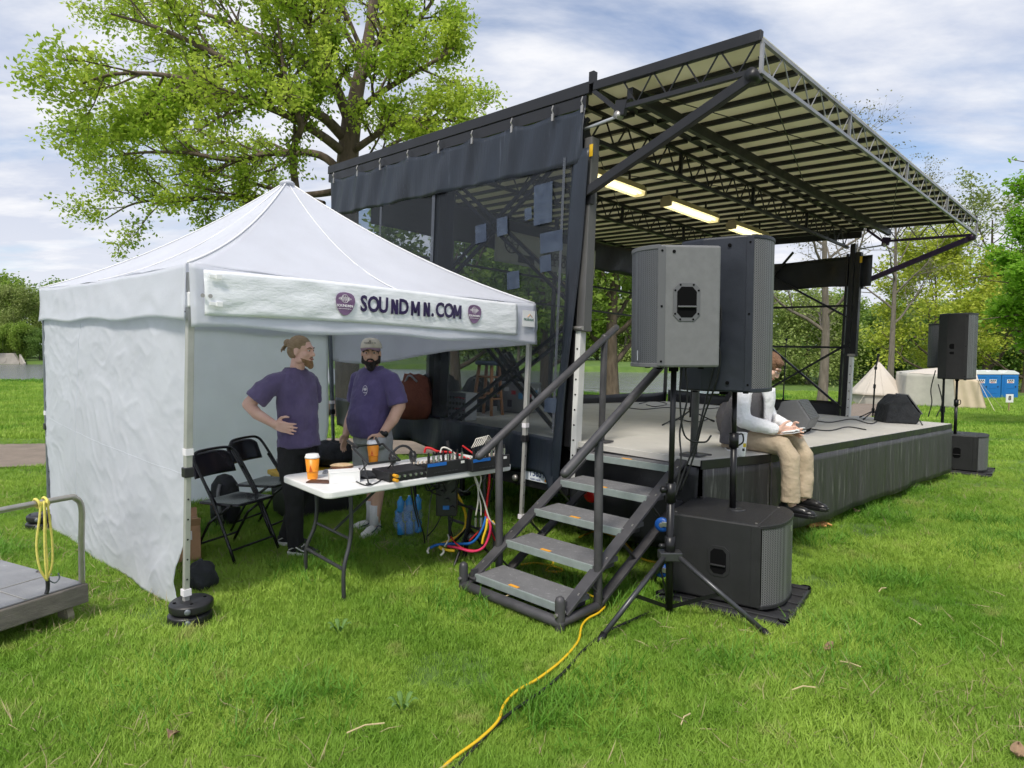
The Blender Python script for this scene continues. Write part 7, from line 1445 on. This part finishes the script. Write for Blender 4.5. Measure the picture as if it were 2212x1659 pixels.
# microphone stands
def mic_stand(label, u, v, h, boom=None, mic=True, base_r=.28, rz=0.0):
    t, p = stage_thing('microphone_stand', label, 'microphone stand', u, v, rz)
    MB().cyl((0, 0, .04), (0, 0, h * .6), .012).build('lower_tube', 'stand_black', t); MB().cyl((0, 0, h * .58), (0, 0, h), .008).build('upper_tube', 'stand_black', t); MB().cyl((0, 0, h * .57), (0, 0, h * .57 + .06), .019).build('clutch', 'stand_black', t); MB().cyl((0, 0, .10), (0, 0, .17), .022).build('hub', 'stand_black', t)
    for k in range(3): a = .4 + k * 2.094; MB().tube([(0, 0, .13), (base_r * math.cos(a), base_r * math.sin(a), .012)], .008, 7).build('leg', 'stand_black', t); MB().tube([(base_r * .92 * math.cos(a), base_r * .92 * math.sin(a), .022), (base_r * 1.03 * math.cos(a), base_r * 1.03 * math.sin(a), .012)], .013, 8, round_=True).build('rubber_tip', 'cable_black', t)
    top = Vector((0, 0, h))
    if boom: MB().tube([Vector(boom[0]) + top, Vector(boom[1]) + top], .008, 7).build('boom', 'stand_black', t); MB().lathe((0, 0, h), [(.02, -.02), (.024, 0), (.02, .02)], 10, (1, 0, 0)).build('boom_clutch', 'stand_black', t); top = Vector(boom[1]) + top
    if mic: MB().tube([top + Vector((0, 0, -.06)), top + Vector((.01, 0, .02)), top + Vector((.02, 0, .10)), top + Vector((.028, 0, .15))], [.009, .011, .014, .021], 10, round_=True).build('microphone', 'plastic_black', t, smooth=True); MB().lathe(top + Vector((.0, 0, -.05)), [(.02, -.02), (.026, 0), (.02, .02)], 10, (1, .3, 0)).build('mic_clip', 'plastic_black', t)
mic_stand('microphone stand with a tripod base behind the hanging cables', 1490, 908, 1.25, mic=False)
mic_stand('boom microphone stand behind the seated man', 1690, 880, 1.25, ((.10, -.18, .06), (-.16, .34, -.10)), False)
mic_stand('straight microphone stand beside the covered monitor', 1884, 906, .82)
t, p = stage_thing('phone', 'white phone lying on the stage edge', 'phone', 1578, 972, .6); MB().box((0, 0, .006), (.08, .15, .009)).build('body', 'box_white', t, bevel=.003); MB().box((0, 0, .0115), (.07, .135, .002)).build('screen', 'glass_screen', t)
q = on_stage(1600, 985); mat('cup_print_yellow', (.75, .55, .02), .5); t = takeaway_cup(STM @ q, 'tall white paper cup on the stage edge', 'cup_lid', .20, .044); MB().lathe((0, 0, .176), [(.0445, 0), (.046, .004), (.0445, .008)], 20).build('rim', 'cup_lid', t, smooth=True)
MB().box((.012, -.0375, .09), (.022, .003, .03)).build('yellow_print', 'cup_print_yellow', t); MB().box((.005, -.0345, .055), (.018, .003, .02)).build('dark_print', 'ink_dark', t)
pp = STM @ on_stage(1574, 938); o = lump('shoulder_bag', 'dark blue bag behind the seated man', 'bag', pp, (.13, .12, .19), 'vest_grey', 31)
for pts, lab in (([(1430, 918), (1460, 905), (1500, 912), (1530, 905)], 'black cable coiled on the deck behind the tripod pole'), ([(1350, 880), (1390, 884), (1440, 880), (1500, 884), (1560, 880)], 'thin cable crossing the rear of the deck'), ([(1745, 905), (1790, 912), (1840, 905), (1880, 915), (1900, 905)], 'cable running along the deck to the covered monitor'), ([(1740, 925), (1790, 930), (1830, 922), (1870, 928)], 'cable lying near the front deck edge'), ([(1955, 905), (1975, 915), (1985, 908), (1992, 918)], 'short cable trailing off the covered monitor'), ([(1380, 872), (1410, 866), (1440, 872), (1415, 878), (1395, 874)], 'black cable loop at the back of the deck')):
    cable(lab, [STM @ on_stage(u, v, .008) for u, v in pts], .007, group='cables on the stage deck')
# ---------------------------------------------------------------- camp beyond the stage
mat('canvas', (0.74, 0.68, 0.60), 0.85, col2=(.82, .75, .67), vscale=1.2, bump=.3, bscale=5); translucent('canvas', .25); mat('canvas_grey', (0.42, 0.41, 0.37), 0.9, col2=(.58, .56, .50), vscale=1.0, wear=((.30, .29, .26), 1.6, .62), bump=.4, bscale=4); mat('canvas_warm', (0.68, 0.56, 0.42), .85, var=.1, vscale=1.5, bump=.6, bscale=3, bstretch=(1, 1, .2)); mat('rope', (.62, .55, .42), .9); mat('pole_wood', (.36, .24, .14), .8)
c0 = px(1896, 830, 37); zg_ = float(gz(c0.x, 37)); ct_ = thing('cone_tent', 'pale canvas cone tent on the far lawn', 'tent', (c0.x, 37, zg_)); nS = 10; rr = 1.55; hA = 2.42; hE = .56
for k in range(nS):
    a, b_ = 2 * math.pi * k / nS, 2 * math.pi * (k + 1) / nS
    MB().sheet(lambda u, v: Vector(((rr * v) * (math.cos(a) * (1 - u) + math.cos(b_) * u), (rr * v) * (math.sin(a) * (1 - u) + math.sin(b_) * u), hA + (hE - hA) * v - .05 * math.sin(v * math.pi) * (1 + .5 * math.sin(u * math.pi)))), 6, 10, .01).build('roof_panel', 'canvas', ct_, smooth=True)
    MB().sheet(lambda u, v: Vector(((rr - .12 - .04 * v) * (math.cos(a) * (1 - u) + math.cos(b_) * u), (rr - .12 - .04 * v) * (math.sin(a) * (1 - u) + math.sin(b_) * u), (hE + .02) * (1 - v))), 3, 3, .01).build('low_wall', 'canvas_grey', ct_)
    MB().tube([(rr * math.cos(a), rr * math.sin(a), hE), (rr * 1.5 * math.cos(a), rr * 1.5 * math.sin(a), 0)], .008, 4).build('guy_rope', 'rope', ct_)
MB().cyl((0, 0, hA - .1), (0, 0, hA + .42), .02).build('centre_pole', 'pole_wood', ct_)
Lb, Cb, Rb = gp(1950, 877.6), gp(2063, 883.5), gp(2131, 886); Lt, Ct, Rt = px(1957, 806, Lb.y), px(2058, 809, Cb.y), px(2113, 822, Rb.y); r0_, r1_ = px(1992, 797, Lb.y + 1.2), px(2092, 789, Cb.y + 1.4); bk = Vector((.9, 2.4, 0))
wt_ = thing('wall_tent', 'grey and cream canvas wall tent right of the cone tent', 'tent', Cb)
def quad(name, a, b, c_, d_, m_, w=.03, fr=9):                  # a-b bottom edge, d-c top edge
    nrm = (b - a).cross(d_ - a).normalized(); MB(Matrix.Translation(-Cb)).sheet(lambda u, v: (a.lerp(b, u)).lerp(d_.lerp(c_, u), v) + nrm * w * math.sin(u * fr + v) * (1 - .6 * v), 24, 10, .01).build(name, m_, wt_, smooth=True)
quad('side_panel', Lb, Cb, Ct, Lt, 'canvas_grey'); quad('front_panel', Cb, Rb, Rt, Ct, 'canvas_warm', .05, 16); quad('roof_slope', Lt, Ct, r1_, r0_, 'canvas', .02); quad('roof_slope', Ct, Rt, r1_ + Vector((.3, 0, -.05)), r1_, 'canvas', .01)  # side panel greyer and mottled, front panel warmer, roof palest
LB_, RB_ = Lb + bk, Rb + bk; LBt, RBt = Lt + bk, Rt + bk; quad('end_panel', LB_, Lb, Lt, LBt, 'canvas_grey'); quad('end_panel', Rb, RB_, RBt, Rt, 'canvas_warm'); quad('back_panel', RB_, LB_, LBt, RBt, 'canvas_grey'); quad('back_roof', RBt, LBt, r0_, r1_, 'canvas', .02); quad('gable', LBt, Lt, r0_, r0_, 'canvas_grey', .0); quad('gable', Rt, RBt, r1_, r1_ + Vector((.3, 0, -.05)), 'canvas_warm', .0)
for tgt in (gp(2168, 886), gp(2150, 892)): MB(Matrix.Translation(-Cb)).tube([Rt, tgt], .012, 4).build('guy_rope', 'rope', wt_)
mat('toilet_blue', (0.012, 0.17, 0.50), .35, var=.06); mat('toilet_roof', (.78, .80, .80), .4)
for k, (u, lab) in enumerate(((2117, 'blue portable toilet half hidden behind the wall tent'), (2142, 'blue portable toilet in the middle of the three'), (2180, 'blue portable toilet farthest to the right'))):
    g_ = gp(u, 861.5); t = thing('portable_toilet', lab, 'toilet', g_, R(-6), 'row of portable toilets'); w_ = 33.5 * g_.y / FPX; h_ = 53 * g_.y / FPX
    MB().box((0, .55, h_ / 2), (w_, 1.1, h_)).build('cabin', 'toilet_blue', t, bevel=.04)
    MB().prism([(-w_ / 2 - .03, 0), (w_ / 2 + .03, 0), (w_ / 2 + .0, .12), (w_ * .2, .32), (-w_ * .2, .32), (-w_ / 2, .12)], -.04, 1.16, (Vector((0, 0, h_)), Vector((1, 0, 0)), Vector((0, 0, 1)), Vector((0, 1, 0)))).build('roof', 'toilet_roof', t, bevel=.02)
    d_ = MB().box((0, -.015, h_ * .48), (w_ * .74, .03, h_ * .88)).build('door', 'toilet_blue', t, bevel=.03); MB().prism([(w_ * .3 * math.cos(a), .12 * math.sin(a)) for a in [i * .314 for i in range(11)]], 0, .02, (Vector((0, -.03, h_ * .88)), Vector((1, 0, 0)), Vector((0, 0, 1)), Vector((0, -1, 0)))).build('door_arch', 'toilet_blue', d_)
    sg_ = MB().box((0, -.035, h_ * .72), (w_ * .42, .01, .30)).build('sign', 'toilet_roof', d_); text_obj('sign_text', 'AAA', .22, 'ink_dark', sg_, face_y(0, -.045, h_ * .745), bold=.01); text_obj('sign_text_red', 'RENTAL', .10, 'sticker_red', sg_, face_y(0, -.045, h_ * .675), bold=.004)
    MB().box((w_ * .30, -.05, h_ * .5), (.06, .04, .12)).build('handle', 'ink_dark', d_)
    for zz in (.25, .45): MB().box((0, -.04, h_ * zz), (w_ * .5, .02, .05)).build('door_rib', 'toilet_blue', d_, bevel=.01)
g_ = gp(2178, 890); sc2 = g_.y / FPX; t = thing('camp_sign', 'white sign with number eight on a wooden stake', 'sign', g_); MB().bar((0, 0, 0), (0, 0, 30 * sc2), .04).build('stake', 'pole_wood', t)
b_ = MB().box((0, -.02, 30 * sc2), (16 * sc2, .02, 18 * sc2)).build('board', 'box_white', t); text_obj('number', '8', .28, 'ink_dark', b_, face_y(0, -.034, 30 * sc2), bold=.008)
# culvert across the river
c0 = px(8, 765, 112); cu = thing('culvert', 'concrete culvert with a round black pipe on the far bank', 'culvert', (c0.x, 112, WATER_Z + .1)); mat('concrete', (.40, .37, .33), .9, var=.15, vscale=1.2)
MB().prism([(-4.5, 0), (2.6, 0), (2.6, .3), (1.6, 1.9), (-4.5, 1.9)], 0, .6, (Vector((0, 0, -.1)), Vector((1, 0, 0)), Vector((0, 0, 1)), Vector((0, 1, 0)))).build('headwall', 'concrete', cu, bevel=.05); MB().lathe((-.2, -.05, .75), [(.45, 0), (.62, .0), (.62, .1), (.45, .1)], 20, (0, 1, 0)).build('pipe_rim', 'concrete', cu); MB().lathe((-.2, -.02, .75), [(.46, 0), (.46, .01)], 20, (0, -1, 0)).build('pipe_mouth', 'dark_gap', cu)
MB().prism([(0, 0), (2.2, 0), (2.2, .25), (0, 1.7)], 0, .3, (Vector((2.4, .3, -.1)), Vector((.8, -.6, 0)), Vector((0, 0, 1)), Vector((.6, .8, 0)))).build('wing_wall', 'concrete', cu, bevel=.04)
# teal tree guard bags by the river
mat('teal', (.03, .24, .21), .6, var=.1); g_ = gp(1520, 852); t = thing('tree_guard', 'teal watering bags wrapped round a sapling by the river', 'tree guard', g_)
for s_ in (-1, 1): MB().lathe((s_ * .28, 0, 0), [(.26, 0), (.25, .5), (.16, 1.0), (.06, 1.12)], 14).build('bag', 'teal', t, smooth=True)
MB().cyl((0, 0, 0), (0, 0, 2.6), .04).build('stem', 'bark_grey', t)
# work glove, dry leaves, straw and weeds in the grass
mat('glove', (.60, .30, .10), .8, var=.2, vscale=20); g_ = gp(1762, 1143); gl = thing('work_glove', 'tan leather work glove lying in the grass by the stage skirt', 'glove', g_ + Vector((0, 0, .03)), .3)
gm = MB(); gm.ell((0, 0, .02), (.06, .05, .022)); [gm.tube([(.04, (i - 1.5) * .022, .02), (.09, (i - 1.5) * .03, .03), (.13, (i - 1.5) * .036, .012)], [.014, .013, .010], 8, round_=True) for i in range(4)]; gm.tube([(.0, -.04, .02), (.04, -.08, .02)], [.015, .011], 8, round_=True); gm.tube([(-.03, 0, .02), (-.10, .01, .02)], [.042, .048], 10); gm.build('leather', 'glove', gl, remesh=.006); MB().lathe((-.10, .01, .02), [(.046, -.004), (.05, 0), (.046, .004)], 14, (1, -.1, 0)).build('cuff', 'glove', gl)
mat('dry_leaf', (.30, .20, .12), .9, var=.3, vscale=30); mat('straw', (.58, .47, .26), .9, var=.2); mat('weed', (.16, .30, .07), .6, var=.2); translucent('weed', .3)
for k, (u, v, lab) in enumerate(((372, 1608, 'curled pale dry leaf in the left foreground grass'), (1790, 1415, 'dry leaf on the grass to the right of the tripod foot'), (1850, 1112, 'pale dry leaf on the grass in front of the stage skirt'), (2195, 1645, 'dry leaf at the right bottom edge of the lawn'))):
    g_ = gp(u, v); o = MB().sheet(lambda a, b_: Vector(((a - .5) * .055 * math.sin(max(.05, b_) * math.pi), (b_ - .5) * .07, .012 + .03 * abs(a - .5) + .015 * math.sin(b_ * 5 + k))), 6, 8, .001).build('dry_leaf', 'dry_leaf', None, smooth=True); o.location = g_ + Vector((0, 0, .03)); o.rotation_euler = (0, .2, k * 1.9); tag(o, lab, 'leaf', 'dry leaves')
for k, (u, v, ln, a, lab) in enumerate(((790, 1598, .16, .4, 'straw stalk in the centre foreground grass'), (1735, 1510, .12, .1, 'straw stalk right of the centre foreground'), (1835, 1455, .10, 2.6, 'short straw stalk in the right middle grass'), (1110, 1302, .14, .3, 'thin straw stalk just in front of the steps'), (1480, 1578, .10, .9, 'straw stalk in the lower right foreground'), (1905, 1290, .10, .6, 'straw stalk right of the subwoofer tray'), (1975, 1360, .10, 1.7, 'straw stalk farthest to the right'))):
    g_ = gp(u, v); o = MB().tube([(-ln / 2, 0, .0), (0, .008, .012), (ln / 2, 0, .006)], .0032, 5).build('straw_stalk', 'straw', None); o.location = g_ + Vector((0, 0, .05)); o.rotation_euler = (0, 0, a); tag(o, lab, 'straw', 'straw stalks on the lawn')
for k, (u, v, lab) in enumerate(((733, 1375, 'broad leaved weed in the middle of the foreground lawn'), (870, 1545, 'small broad leaved weed low in the foreground lawn'))):
    g_ = gp(u, v); t = thing('weed', lab, 'weed', g_, group='weeds in the lawn')
    for j in range(6): a = j * 1.05 + k; MB().sheet(lambda p_, q_: Vector(((.015 + .06 * p_) * math.cos(a) - (q_ - .5) * .026 * math.sin(p_ * math.pi) * math.sin(a), (.015 + .06 * p_) * math.sin(a) + (q_ - .5) * .026 * math.sin(p_ * math.pi) * math.cos(a), .03 + .055 * math.sin(p_ * 2.2))), 6, 3, .0008).build('leaf', 'weed', t, smooth=True)
